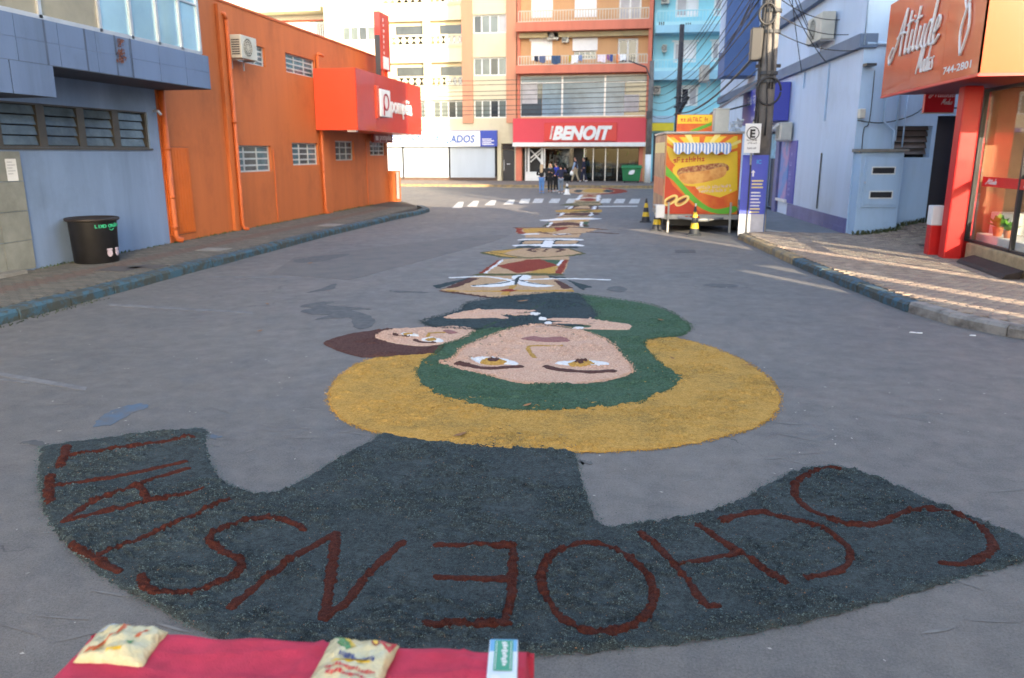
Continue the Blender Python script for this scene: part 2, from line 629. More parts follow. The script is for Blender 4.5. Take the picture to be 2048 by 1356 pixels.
# pavers: shared brick meshes
def paver_mesh(l, w, h, name, m):
    mb = MB()
    b = .008
    x, y = l / 2, w / 2
    mb.v = [(-x, -y, 0), (x, -y, 0), (x, y, 0), (-x, y, 0), (-x, -y, h - b), (x, -y, h - b), (x, y, h - b), (-x, y, h - b), (-x + b, -y + b, h), (x - b, -y + b, h), (x - b, y - b, h), (-x + b, y - b, h)]
    mb.f = [(0, 1, 5, 4), (1, 2, 6, 5), (2, 3, 7, 6), (3, 0, 4, 7), (4, 5, 9, 8), (5, 6, 10, 9), (6, 7, 11, 10), (7, 4, 8, 11), (8, 9, 10, 11)]
    me = bpy.data.meshes.new(name)
    me.from_pydata(mb.v, [], mb.f)
    me.materials.append(m)
    return me
def lay_pavers(cells, meshes, parent, nparts, name, zfun=None):
    """the first nparts cells become separate pavers, the rest one joined part"""
    for (x, y, r, k) in cells[:nparts]:
        o = bpy.data.objects.new(name, meshes[k])
        COL.objects.link(o)
        o.parent = parent
        z = .122 if zfun is None else zfun(x, y)
        o.location = (x, y, z - .004 + random.uniform(-.002, .002))
        o.rotation_euler = (random.uniform(-.01, .01), random.uniform(-.01, .01), r)
    for k in range(len(meshes)):
        V, Fc = [], []
        tv = [tuple(v.co) for v in meshes[k].vertices]
        tf = [tuple(p.vertices) for p in meshes[k].polygons]
        for (x, y, r, kk) in cells[nparts:]:
            if kk != k:
                continue
            b = len(V)
            z = (.122 if zfun is None else zfun(x, y)) - .004 + random.uniform(-.002, .002)
            cr, sr = math.cos(r), math.sin(r)
            V += [(x + a * cr - c * sr, y + a * sr + c * cr, z + d) for a, c, d in tv]
            Fc += [tuple(b + i for i in f) for f in tf]
        if V:
            me = bpy.data.meshes.new(name + '_rest')
            me.from_pydata(V, [], Fc)
            me.materials.append(meshes[k].materials[0])
            o = link('pavers_beyond', me, parent)
            o['kind'] = 'stuff'

pm = [paver_mesh(.214, .104, .022, 'paver', M_pavL), paver_mesh(.214, .104, .022, 'paver', M_pavL2), paver_mesh(.214, .104, .022, 'paver', M_tactile)]
cells = []
row = 0
y = 7.6
while y < 29.5:
    x = -10.78 + (.11 if row % 2 else 0)
    while x < -8.62:
        k = 2 if -9.95 < x < -9.55 else (1 if random.random() < .35 else 0)
        cells.append((x, y, 0, k))
        x += .22
    y += .11
    row += 1
cells.sort(key=lambda c: abs(c[1] - 9.8) + abs(c[0] + 9.2) * .3)
lay_pavers(cells, pm, swl, 300, 'paver')
# manhole lids flush in the left sidewalk
for (cx, cy, lx, ly) in ((-9.35, 12.6, .6, .6), (-9.0, 12.95, .55, .5), (-8.95, 21.6, .55, .7), (-9.2, 15.6, .6, .5)):
    MB().box(cx - lx / 2, cx + lx / 2, cy - ly / 2, cy + ly / 2, .13, .147).build('access_cover', M_conc if cy > 15 else mat('iron_lid', C(92, 88, 86, .7), .8, .2), swl)
# weeds in the wall foot
def weeds(name, spots, label, parent=None, n=14, h=.09, seed=1, col=(70, 95, 40)):
    r = random.Random(seed)
    mb = MB()
    for (x, y, z) in spots:
        for k in range(n):
            a = r.uniform(0, 6.28)
            l = h * r.uniform(.5, 1.2)
            bx, by = x + r.uniform(-.08, .08), y + r.uniform(-.08, .08)
            dx, dy = math.cos(a) * l * .6, math.sin(a) * l * .6
            w = .006 + l * .05
            px_, py_ = -math.sin(a) * w, math.cos(a) * w
            i = len(mb.v)
            mb.v += [(bx - px_, by - py_, z), (bx + px_, by + py_, z), (bx + dx * .5 + px_, by + dy * .5 + py_, z + l * .7), (bx + dx * .5 - px_, by + dy * .5 - py_, z + l * .7), (bx + dx, by + dy, z + l * .9)]
            mb.f += [(i, i + 1, i + 2, i + 3), (i + 3, i + 2, i + 4)]
    o = mb.build(name, mat('weed_green_%d' % col[0], C(*col, .8), .7, .3, 20), parent)
    if parent is None:
        tag(o, label, 'weeds')
    o['kind'] = 'stuff'
    return o
weeds('weeds', [(-10.84, y_, .13) for y_ in np.arange(12.5, 31, .16) if random.random() < .75], 'low green weeds along the foot of the grey and orange walls', n=7, h=.05, seed=3)
weeds('moss', [(-8.16 + random.uniform(-.03, .02), y_, .0) for y_ in np.arange(8.2, 10.6, .09)], 'green moss at the foot of the blue kerb beside the grey building', n=6, h=.022, seed=4, col=(52, 66, 34))

# right sidewalk: rises towards the meter cabinet
def zr(x, y):
    t = min(max((x - 5.2) / 3.2, 0), 1) * min(max((y - 17.5) / 4.0, 0), 1)
    return .13 + .42 * t * t * (3 - 2 * t)
kr = [G(1475, 478), G(1510, 494), G(1570, 523), G(1625, 548), G(1680, 571), G(1735, 594), G(1780, 612), G(1840, 634), G(1900, 650), G(1970, 665), G(2060, 683)]
kr = kr + [(6.5, 8.9), (9.5, 8.3), (16, 8.0)]
gx, gy = 34, 44
mb = MB()
ys = np.linspace(7.5, 23.6, gy)
kpoly = [(16, 8.0)] + kr[::-1][1:] + [(2.45, 22.0), (3.6, 31.0), (3.4, 38)]
def kerb_x(y):
    best = None
    for a, b in zip(kr, kr[1:]):
        if min(a[1], b[1]) <= y <= max(a[1], b[1]) and a[1] != b[1]:
            return a[0] + (b[0] - a[0]) * (y - a[1]) / (b[1] - a[1])
    return kr[0][0] + .1 if y > kr[0][1] else 16
rows = []
for y in np.concatenate([np.linspace(8.05, 20.7, 46), np.linspace(20.9, 24.4, 12)]):
    x0 = kerb_x(y) + .1
    x1 = max(x0 + .05, 11.5)
    rows.append([(x0 + (x1 - x0) * i / 30, y) for i in range(31)])
for r_ in rows:
    for (x, y) in r_:
        mb.v.append((x, y, zr(x, y) - (0 if y > 8.4 else .02)))
for j in range(len(rows) - 1):
    for i in range(30):
        a = j * 31 + i
        mb.f.append((a, a + 1, a + 32, a + 31))
swr = mb.build('sidewalk_right', M_joint, smooth=True)
struct(swr)
def kpick(a):
    if a[1] > 16.9: return M_kerbyel
    if a[1] > 12.0: return M_kerbblue
    return M_kerbwhite
kerb_run(kr, swr, None, step=.8, w=.2, inner=1, h=.15, pick=kpick)
pmr = [paver_mesh(.204, .1, .022, 'paver', M_brickR), paver_mesh(.204, .1, .022, 'paver', M_brickR2)]
cells = []
row = 0
y = 8.8
while y < 21.6:
    x = kerb_x(y) + .36 + (.105 if row % 2 else 0)
    while x < (8.6 if y < 14 else (6.25 if y < 19 else 8.2)):
        cells.append((x, y, 0, 0 if random.random() < .55 else 1))
        x += .21
    y += .106
    row += 1
cells.sort(key=lambda c: abs(c[1] - 12.4) + abs(c[0] - 4.6) * .5)
lay_pavers(cells, pmr, swr, 300, 'paver', zr)
# smooth concrete apron in front of the pale blue building, further along the right
apr = MB().prism([(2.75, 21.6), (5.6, 21.6), (4.6, 37.5), (3.1, 37.5), (2.9, 30)], -.05, .14).build('pavement_right', mat('pavement_cement', C(128, 134, 140, .75), .8, .12, 2.5, .2, 25))
struct(apr)
# far sidewalk across the cross street
swf = MB().box(-70, 60, 51.5, 59.4, -.05, .15).build('sidewalk_far', mat('far_pavement', C(128, 116, 106, .75), .9, .2, 1.5))
struct(swf)
kf = struct(MB().box(-70, 60, 51.2, 51.48, -.05, .158).build('kerb_far', M_kerbyel))
# painted lane edge and sand strip before the far kerb
M_paintw = mat('worn_white_road_paint', (.52, .52, .5), .8, .3, 6, col2=(.22, .22, .22), fac=(.45, .68))
M_painty = mat('worn_yellow_road_paint', (.44, .30, .09), .8, .3, 5, col2=(.16, .14, .11), fac=(.45, .66))
def sheet(name, pts, z, m, label=None, cat=None, group=None):
    o = MB().prism(pts, z - .003, z).build(name, m)
    struct(o)
    return o
sheet('road_edge_line', [(-9.0, 50.2), (3.5, 50.2), (3.5, 50.75), (-9.0, 50.75)], .005, M_painty)
# zebra crossing: one bar after another
zeb = [(920, 412, 955, 405), (955, 410, 985, 403), (993, 408, 1022, 402), (1034, 407, 1058, 400), (1063, 405, 1085, 398), (1097, 405, 1117, 398)]
cw0 = [(-7.9 + .92 * i, 33.2 + .36 * i) for i in range(4)] 
for i, (px_, py0, py1) in enumerate([(915, 416, 404), (945, 413, 402), (980, 410.5, 400.5), (1017, 409, 399.5), (1048, 407, 398), (1075, 406, 397.5), (1108, 406, 397.5), (1142, 406, 397.5), (1177, 406, 397.5), (1210, 406, 397.5), (1238, 406.5, 398), (1268, 407, 398)]):
    a = G(px_ - 11, py0); b = G(px_ + 9, py0); c = G(px_ + 13, py1); d = G(px_ - 5 if i > 3 else px_ + 2, py1)
    sheet('crossing_bar', [a, b, c, d], .005, M_paintw)
sheet('stop_line', [G(1130, 412.5), G(1275, 411.5), G(1275, 413.5), G(1130, 414.5)], .005, M_paintw)
# faint parking lines and old stains on the near road
M_faint = mat('faint_road_paint', (.17, .17, .175), .85, .2, 5, col2=(.115, .115, .12), fac=(.42, .6))
for a, b, c, d in (((215, 612), (505, 628), (505, 624), (218, 607)), ((415, 555), (580, 556), (580, 553.5), (418, 553)), ((-60, 742), (170, 782), (175, 775), (-50, 736)), ((-10, 760), (60, 768), (60, 764), (-10, 757))):
    sheet('parking_line', [G(*a), G(*b), G(*c), G(*d)], .004, M_faint)

def blot(name, pts, m, z=.004, seed=0):
    p = spline([G(*q) for q in pts], 5)
    r = random.Random(seed)
    p = [(x + r.uniform(-.015, .015), y + r.uniform(-.03, .03)) for x, y in p]
    o = MB().prism(p, z - .002, z).build(name, m)
    struct(o)
    return o
M_stain = mat('dark_dye_stain', (.062, .066, .070), .8, .25, 9, col2=(.104, .103, .102), fac=(.4, .65))
M_dye = mat('blue_dye_stain', (.075, .12, .18), .85, .2, 5, col2=(.10, .105, .115), fac=(.42, .62))
M_dust = mat('pale_dust', (.19, .18, .175), .9, .2, 7, col2=(.12, .118, .118), fac=(.42, .62))
for i, pts in enumerate([[(600, 612), (640, 604), (668, 605), (650, 610), (700, 614), (742, 619), (700, 620), (738, 630), (748, 645), (735, 656), (712, 657), (705, 645), (700, 636), (668, 637), (632, 639), (655, 631), (620, 628), (602, 622), (625, 617)],
                         [(612, 586), (640, 578), (672, 567), (668, 578), (640, 582)], [(780, 581), (850, 584), (845, 586), (790, 584)],
                         [(1214, 580), (1225, 573), (1245, 574), (1254, 580), (1240, 584)], [(1405, 570), (1440, 567), (1478, 572), (1440, 575)],
                         [(1155, 923), (1170, 922), (1184, 926), (1165, 929)], [(40, 888), (70, 882), (95, 888), (80, 893)], [(590, 520), (640, 512), (700, 508), (660, 520), (600, 526)]]):
    blot('road_stain', pts, M_stain, seed=i)
for i, pts in enumerate([[(186, 850), (205, 832), (240, 815), (285, 808), (298, 815), (262, 828), (232, 845), (210, 853)], [(405, 872), (430, 868), (440, 875), (420, 880)]]):
    blot('dye_stain', pts, M_dye, seed=20 + i)
sheet('asphalt_patch', [G(590, 515), G(960, 470), G(1020, 470), G(985, 484), G(700, 560), G(540, 548)], .0035, mat('asphalt_patch', (.108, .106, .105), .85, .2, 2, .5, 90, col2=(.150, .136, .126), fac=(.35, .65)))
sheet('drain_cover', [G(1350, 500), G(1390, 500), G(1392, 506), G(1350, 506)], .004, mat('iron_cover', (.06, .06, .065), .7, .2))
# worn pale scuffs on the road
mbs = MB()
r = random.Random(15)
for k in range(320):
    px_, py_ = r.uniform(0, 2048), r.choice([r.uniform(470, 700), r.uniform(560, 900), r.uniform(640, 1300)])
    x, y = G(px_, py_)
    if x < -8 or x > kerb_x(y) - .15 or y > 40:
        continue
    l_, w_ = r.uniform(.04, .22), r.uniform(.004, .018)
    a = r.gauss(.1, .5)
    ca, sa = math.cos(a), math.sin(a)
    pts_ = [(-l_, 0), (-l_ * .4, w_), (l_ * .5, w_ * .7), (l_, 0), (l_ * .3, -w_), (-l_ * .5, -w_ * .6)]
    i = len(mbs.v)
    mbs.v += [(x + u * ca - v * sa, y + u * sa + v * ca, .0028) for u, v in pts_]
    mbs.f.append(tuple(range(i, i + 6)))
o = mbs.build('road_scuffs', mat('pale_scuff', (.165, .158, .150), .9, .2, 9))
tag(o, 'short pale scuff marks worn into the asphalt', 'scuffs')
o['kind'] = 'stuff'
# pale scraps and grit on the road
mbs = MB()
r = random.Random(5)
for k in range(260):
    px_, py_ = r.uniform(20, 2030), r.choice([r.uniform(560, 900), r.uniform(640, 1340)])
    x, y = G(px_, py_)
    if x < -8 or x > kerb_x(y) - .1:
        continue
    s = r.uniform(.006, .02)
    a = r.uniform(0, 3)
    mbs.v += [(x + s * math.cos(a + q) * (1 if q in (0, math.pi) else .5), y + s * math.sin(a + q) * (1 if q in (0, math.pi) else .5), .004 + r.uniform(0, .006)) for q in (0, math.pi / 2, math.pi, -math.pi / 2)]
    i = len(mbs.v) - 4
    mbs.f.append((i, i + 1, i + 2, i + 3))
o = mbs.build('road_grit', mat('pale_scrap', (.38, .36, .33), .9, .2, 9))
tag(o, 'pale grit and tiny scraps scattered over the asphalt', 'grit')
o['kind'] = 'stuff'
for (px_, py_) in ((1825, 666), (1838, 667), (1945, 672)):
    x, y = G(px_, py_)
    o = MB().prism([(x - .04, y - .012), (x + .03, y - .02), (x + .045, y + .012), (x - .012, y + .025)], .003, .012).build('paper_scrap', M_white)
    tag(o, {1825: 'left piece of torn white paper on the road by the right kerb', 1838: 'right piece of torn white paper on the road by the right kerb', 1945: 'lone white paper scrap nearest the pale kerb bend'}[px_], 'litter', 'paper scraps by the right kerb')
def leaf(px_, py_, l, label, col=(150, 105, 60), z=.01):
    x, y = G(px_, py_, z)
    mb = MB()
    p = [(-l, 0), (-l * .4, l * .3), (l * .3, l * .32), (l, 0), (l * .3, -l * .3), (-l * .4, -l * .3)]
    a = random.uniform(0, 6)
    mb.v = [(x, y, z + .004)] + [(x + u * math.cos(a) - v * math.sin(a), y + u * math.sin(a) + v * math.cos(a), z + .006 + .02 * abs(v) / l * .5 + .01 * abs(u) / l) for u, v in p]
    mb.f = [(0, i + 1, (i + 1) % 6 + 1) for i in range(6)]
    o = mb.build('fallen_leaf', mat('dry_leaf', C(*col, .8), .7, .25, 30))
    tag(o, label, 'leaf')
leaf(535, 609, .06, 'dry brown leaf on the asphalt left of the dark stains')
leaf(520, 663, .05, 'dry brown leaf on bare asphalt between kerb and ochre halo')
leaf(620, 527, .10, 'tan leaf on the asphalt near the orange building')

# ================================================================ LEFT: GREY-BLUE BUILDING
LW = Fr((-10.9, 0), (0, 1))
M_grey = mat('grey_blue_wall', C(124, 146, 178, .90), .75, .12, 1.2, .12, 30, streak=True, stain=.16)
M_tile = mat('slate_blue_tile', C(98, 118, 152, .88), .45, .10, .9, .05, 20, streak=True, stain=.22)
M_tiledark = mat('tile_seam', C(70, 84, 108, .8), .7, .2)
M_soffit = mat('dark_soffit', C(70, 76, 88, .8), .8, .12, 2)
M_stone = mat('beige_stone', C(136, 138, 130, .85), .7, .15, 3, .2, 20)
M_steelfr = mat('dark_steel_frame', C(96, 92, 86, .55), .5, .15)
M_louvre = mat('dusty_louvre_glass', C(105, 120, 130, .6), .12, .3, 2, spec=.7)
gb = thing('grey_building', (-10.9, 12, 0), 'grey-blue building with tiled overhanging storey and a strip of louvre windows', 'building')
wu0, wu1 = 8.9, 16.25
wz0, wz1 = 2.30, 3.08
wall_open(LW, -2, 16.62, 0, 3.6, [(wu0, wu1, wz0, wz1)], .2, core=9).build('wall', M_grey, gb)
MB().fbox(LW, -1.98, 16.6, 3.6, 9, -9, -.05).build('upper_wall', M_grey, gb)
# stone cladding panel at the left edge
for i in range(4):
    for j in range(2):
        fb('stone_panel', LW, 11.1 + j * .66, 11.75 + j * .66, .16 + i * .52, .67 + i * .52, .002, .03, M_stone, gb, .004)
fb('door_step', LW, 11.0, 11.9, .12, .2, .03, .3, M_conc, gb, .01)
# strip of seven louvre units: posts and glass blades
nun = 7
wst = thing  # alias kept short
strip = MB()
du = (wu1 - wu0) / nun
for i in range(nun + 1):
    uu = wu0 + du * i
    strip.fbox(LW, uu - (.1 if 0 < i < nun else 0), uu + (.1 if 0 < i < nun else 0) + (.05 if i in (0,) else 0) - (0), wz0, wz1, -.14, -.03) if 0 < i < nun else strip.fbox(LW, min(uu, uu + (.06 if i == 0 else -.06)), max(uu, uu + (.06 if i == 0 else -.06)), wz0, wz1, -.14, -.03)
strip.fbox(LW, wu0, wu1, wz0, wz0 + .03, -.15, -.02).fbox(LW, wu0, wu1, wz1 - .03, wz1, -.15, -.02)
so_ = strip.build('window_strip', M_steelfr, gb)
for i in range(nun):
    for j in range(4):
        a, b = wu0 + du * i + .12, wu0 + du * (i + 1) - .12
        zz0 = wz0 + .03 + (wz1 - wz0 - .06) * j / 4 + .012
        zz1 = wz0 + .03 + (wz1 - wz0 - .06) * (j + 1) / 4 - .012
        P = LW.pt
        mb = MB()
        mb.hexa([P(a, zz0, -.045), P(b, zz0, -.045), P(b, zz0, -.053), P(a, zz0, -.053), P(a, zz1, -.085), P(b, zz1, -.085), P(b, zz1, -.093), P(a, zz1, -.093)])
        mb.build('louvre_pane', M_louvre, so_)
fb('window_backing', LW, wu0, wu1, wz0, wz1, -.20, -.17, M_dark, gb)
fb('window_sill', LW, wu0 - .02, wu1 + .05, wz0 - .04, wz0 - .002, -.02, .035, M_steelfr, gb)
# paper notice on the wall
u_, z_ = LW.uz(20, 340)
nt_ = fb('paper_notice', LW, u_ - .12, u_ + .12, z_ - .19, z_ + .19, .033, .037, M_white, None)
tag(nt_, 'white paper notice stuck on the grey wall under the louvre windows', 'notice')
for k in range(5):
    fb('printed_line', LW, u_ - .09, u_ + .02 + .06 * (k % 2), z_ + .13 - .05 * k, z_ + .14 - .05 * k, .037, .0385, mat('grey_print', (.3, .3, .32), .8, 0), nt_)
# overhang: beam of tiles, soffit, glazing above
OV = Fr((-9.65, 0), (0, 1))
oz0, oz1 = 3.6, 4.3
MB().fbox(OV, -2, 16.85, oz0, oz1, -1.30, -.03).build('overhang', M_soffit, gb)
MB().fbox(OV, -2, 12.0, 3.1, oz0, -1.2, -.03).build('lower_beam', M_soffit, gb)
# cladding tiles, each one a plate
ue = [16.85 - .93 * i for i in range(9)]
for i in range(len(ue) - 1):
    for j, (a, b) in enumerate(((oz0, oz0 + .35), (oz0 + .35, oz1))):
        fb('cladding_tile', OV, ue[i + 1] + .005, ue[i] - .005, a + .002, b - .002, -.03, .0 + random.uniform(-.003, .003), M_tile, gb)
for i in range(4):
    fb('cladding_tile', OV, 12.0 - .93 * (i + 1) + .012, 12.0 - .93 * i - .012, 3.1, oz0 - .004, -.03, random.uniform(-.003, .003), M_tile, gb)
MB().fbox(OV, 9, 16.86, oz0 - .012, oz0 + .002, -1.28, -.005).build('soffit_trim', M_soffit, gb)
# end face tiles of the overhang
E_ = Fr((-10.9, 16.88), (-1, 0))
# dark drip seams
for uu in (11.9, 12.85, 13.65, 14.1):
    fb('drip_streak', OV, uu - .02, uu + .02, oz0, oz1, .003, .005, M_tiledark, gb)
# upper glazing
gz0, gz1 = 4.32, 5.75
M_gl_l = mat('beige_glass', C(160, 156, 138, .75), .12, .2, .7, spec=.6)  # beige tone of the left panes, slightly mottled
M_gl_r = mat('sky_painted_glass', C(165, 205, 222, .9), .05, .12, .6, metal=.3, spec=.8)  # sky reflection of the right panes painted into the base colour
gl = fb('glazing_frame', OV, 8.0, 16.62, gz0 - .02, gz0 + .05, -.12, -.02, M_alum, gb)
gu = [8.0, 9.3, 10.6, 11.9, 13.35, 14.25, 15.1, 15.9, 16.62]
for i, uu in enumerate(gu):
    fb('mullion', OV, uu - .035, uu + .035, gz0, gz1, -.11, -.02, M_alum, gl)
for i in range(len(gu) - 1):
    fb('pane', OV, gu[i] + .035, gu[i + 1] - .035, gz0 + .05, gz1, -.075, -.06, M_gl_l if i < 4 else M_gl_r, gl)
fb('transom', OV, 13.4, 16.62, 5.30, 5.34, -.10, -.025, M_alum, gl)
MB().fbox(OV, -2, 16.7, gz1, 9.0, -1.25, -.03).build('upper_storey', M_tile, gb)
# creeper on the fascia
u_, z_ = OV.uz(238, 84)
mb = MB()
r = random.Random(2)
for k in range(70):
    a, b = u_ + r.gauss(0, .05), z_ + .05 - r.random() * .42
    P = OV.pt
    s = r.uniform(.015, .035)
    mb.quad(P(a - s, b, .02), P(a, b - s, .035), P(a + s, b, .02), P(a, b + s, .03))
o = mb.build('creeper', mat('dry_creeper', C(110, 70, 60, .8), .8, .3, 20))
tag(o, 'small reddish creeper hanging on the tiled overhang', 'plant')
# outlet pipe at the seam
u_, z_ = LW.uz(306, 222)
o = MB().tube([LW.pt(u_, z_, -.02), LW.pt(u_, z_, .12), LW.pt(u_ + .06, z_ - .08, .15)], .03).build('wall_camera', M_alum, gb)

# ================================================================ LEFT: ORANGE BUILDING
M_or = mat('orange_paint', C(176, 95, 46, 1.10), .66, .10, .8, .12, 25, streak=True, stain=.20)
M_or2 = mat('bright_orange_paint', C(184, 90, 38, 1.05), .5, .08, 1.5)
M_ordoor = mat('orange_metal_door', C(206, 100, 26, .95), .5, .08, 2)
M_wfr = mat('pale_window_frame', C(190, 196, 196, .8), .45, .05)
M_wpane = mat('old_window_glass', C(110, 140, 150, .55), .12, .35, 3, spec=.7)
M_wpane2 = mat('old_window_glass_dark', C(105, 105, 105, .6), .15, .35, 3, spec=.7)
ob = thing('orange_building', (-10.9, 25, 0), 'two-storey orange shop building with downpipes and barred windows', 'building')
wins = [LW.rect(466, 291, 543, 344), LW.rect(585, 286, 637, 330), LW.rect(671, 282, 708, 321), LW.rect(740, 283, 771, 311)]
winsU = [LW.rect(474, 88, 530, 128), LW.rect(572, 113, 630, 150)]
ORZ = 6.0
wall_open(LW, 16.64, 33.0, 0, ORZ, wins + winsU, .16, core=10).build('wall', M_or, ob)
fb('parapet_cap', LW, 16.63, 33.02, ORZ + .002, ORZ + .06, -10, .03, M_or2, ob)
for i, r_ in enumerate(wins):
    window(LW, r_, ob, M_wfr, M_wpane if i < 2 else M_wpane2, cols=3, rows=4 if i < 2 else 3, n=-.14, bar=.045, panemats=[M_wpane, M_wpane2, M_wpane] if i < 2 else None)
for r_ in winsU:
    window(LW, r_, ob, M_wfr, M_wpane, cols=3, rows=4, n=-.14, bar=.04)
# door of vertical planks, flush in the wall
u0, u1 = LW.uz(332, 385)[0] + .05, LW.uz(388, 385)[0] - .1
d_ = fb('door', LW, u0, u1, .30, 2.33, .002, .02, M_ordoor, ob)
npl = 8
for k in range(npl):
    a = u0 + .03 + (u1 - u0 - .06) * k / npl
    fb('door_plank', LW, a + .008, a + (u1 - u0 - .06) / npl - .008, .34, 2.28, .02, .034, M_ordoor, d_)
fb('door_gap', LW, u0 - .012, u1 + .012, .285, .299, .0, .012, M_black, d_)
fb('door_gap', LW, u0 - .012, u1 + .012, 2.331, 2.342, .0, .012, M_black, d_)
# pilasters, ribs and downpipes
for (px_, w_, dep_, z1) in ((470, .30, .10, ORZ - .1), (556, .07, .03, 2.3), (655, .55, .12, 2.95), (738, .08, .03, 2.75)):
    u_ = LW.uz(px_, 440)[0]
    fb('pilaster', LW, u_ - w_ / 2, u_ + w_ / 2, .1, z1, .0, dep_, M_or if w_ > .2 else M_or2, ob, .008)
def pipe(u, zt, zb, n, r, m, par, elbow=True, joints=()):
    pts = [LW.pt(u, zt, n), LW.pt(u, zb + .12, n), LW.pt(u + .02, zb + .04, n + .03), LW.pt(u + .08, zb, n + .14)] if elbow else [LW.pt(u, zt, n), LW.pt(u, zb, n)]
    p_ = MB().tube(pts, r, 12).build('downpipe', m, par, smooth=True)
    for z in joints:
        MB().tube([LW.pt(u, z - .04, n), LW.pt(u, z + .04, n)], r * 1.18, 12).build('pipe_collar', m, p_, smooth=True)
pipe(16.75, 3.58, .18, .075, .07, M_or2, ob, joints=(2.3, 1.2, .5))
pipe(19.78, 5.55, .16, .16, .055, M_or2, ob, joints=(3.0,))
MB().tube([LW.pt(19.78, 5.55, .16), LW.pt(19.74, 5.68, .14), LW.pt(19.65, 5.72, .0)], .055, 10).build('pipe_bend', M_or2, ob, smooth=True)
pipe(25.75, 5.35, .16, .07, .055, M_or2, ob, joints=(3.0, 1.6))
MB().tube([LW.pt(25.75, 5.35, .07), LW.pt(25.8, 5.42, .1), LW.pt(25.98, 5.36, .2)], .05, 10).build('pipe_bend', M_or2, ob, smooth=True)
# air conditioner on brackets
M_acw = mat('ac_white', C(196, 196, 186, .85), .45, .08, 4)
M_acg = mat('ac_grille', C(70, 74, 78, .6), .5, .1)
def ac_unit(fr, u0, u1, z0, z1, n0, n1, label, fan_side='front', group=None):
    cu = (u0 + u1) / 2
    t = thing('air_conditioner', fr.pt(cu, z0, n0), label, 'air conditioner', group)
    fb('casing', fr, u0, u1, z0, z1, n0, n1, M_acw, t, .02)
    cz = (z0 + z1) / 2
    R = (z1 - z0) * .4
    cuf = u0 + (u1 - u0) * .4
    mb = MB()
    k = 20
    for rr in (R, R * .75, R * .5, R * .25):
        ring = [fr.pt(cuf + rr * math.cos(6.2832 * i / k), cz + rr * math.sin(6.2832 * i / k), n1 + .012) for i in range(k)]
        mb.tube(ring + [ring[0]], .008, 5, cap=False)
    for i in range(6):
        a = math.pi * i / 6
        mb.tube([fr.pt(cuf - R * math.cos(a), cz - R * math.sin(a), n1 + .016), fr.pt(cuf + R * math.cos(a), cz + R * math.sin(a), n1 + .016)], .006, 5)
    g_ = mb.build('fan_grille', M_acw, t)
    MB().fpoly(fr, [(cuf + R * math.cos(6.2832 * i / k), cz + R * math.sin(6.2832 * i / k)) for i in range(k)], n1 - .01, n1 + .004).build('fan', M_acg, t)
    for i in range(7):
        z = z0 + (z1 - z0) * (.15 + .1 * i)
        P = fr.pt
        MB().fbox(fr, u0 - .006, u0 - .001, z, z + (z1 - z0) * .05, n0 + .05, n1 - .05).build('side_slot', M_acg, t)
    for uu in (u0 + .12, u1 - .12):
        MB().fbox(fr, uu - .015, uu + .015, z0 - .035, z0 - .004, n0 - .06, n1 - .02).fbox(fr, uu - .014, uu + .014, z0 - .25, z0 - .037, n0 - .06, n0 - .03).build('bracket', M_alum, t)
    return t
ac_unit(LW, 19.86, 20.72, 4.62, 5.2, .16, .48, 'white air conditioner high on the orange wall beside a pipe')
# red box sign over the shop entrance
M_redbox = mat('red_acm_panel', C(200, 62, 42, .95), .22, .05, 1.2, spec=.6, coat=.3)
M_redside = mat('orange_red_panel', C(216, 76, 44, 1.0), .4, .04, 1.2)
BX = Fr((-9.4, 0), (0, 1))
bx0, bx1, bz0, bz1 = 25.45, 33.2, 2.95, 4.92
cp = thing('box_sign', (-10.1, 29, bz0), 'large red box sign with white lettering projecting from the orange building', 'sign')
MB().fbox(BX, bx0, bx1, bz0, bz1, -1.48, -.03).build('sign_body', M_redside, cp)
for i in range(4):
    a = bx0 + (bx1 - bx0) * i / 4
    b = bx0 + (bx1 - bx0) * (i + 1) / 4
    fb('sign_panel', BX, a + (.004 if i else 0), b - .004, bz0, bz1, -.03, 0, M_redbox, cp)
u0, z0 = BX.uz(760, 236, .05)
u1, z1 = BX.uz(778, 180, .05)
lw = fb('logo_plate', BX, u0, u1, z0 + .05, z1 - .03, .02, .10, M_white, cp, bevel=.04)
M_redtx = mat('dark_red_print', C(150, 30, 36, .9), .5, 0)
cu_, cz_ = (u0 + u1) / 2 + .02, (z0 + z1) / 2 + .05
ring = [BX.pt(cu_ + .27 * math.cos(6.2832 * i / 24), cz_ + .27 * math.sin(6.2832 * i / 24), .105) for i in range(25)]
MB().tube(ring, .035, 6).tube([BX.pt(cu_ - .27, cz_, .105), BX.pt(cu_ - .27, cz_ - .48, .105)], .035, 6).build('logo_mark', M_redtx, lw)
fb('logo_backing', BX, u0 - .28, u0 - .02, z0 - .02, z1 + .05, .001, .05, M_redside, cp)
u2, z2 = BX.uz(781, 224, .05)
u3, _ = BX.uz(819, 222, .05)
text('pompéia', BX, u2 + .12, z2 + .0, .60, .02, M_white, cp, width=u3 - u2 + .25, bold=.015, depth=.03)
for uu in (29.5, 30.2):
    pass
fb('floodlight', BX, 25.1 + .4, 25.7, bz0 - .06, bz0 - .005, -.4, -.1, M_white, cp)
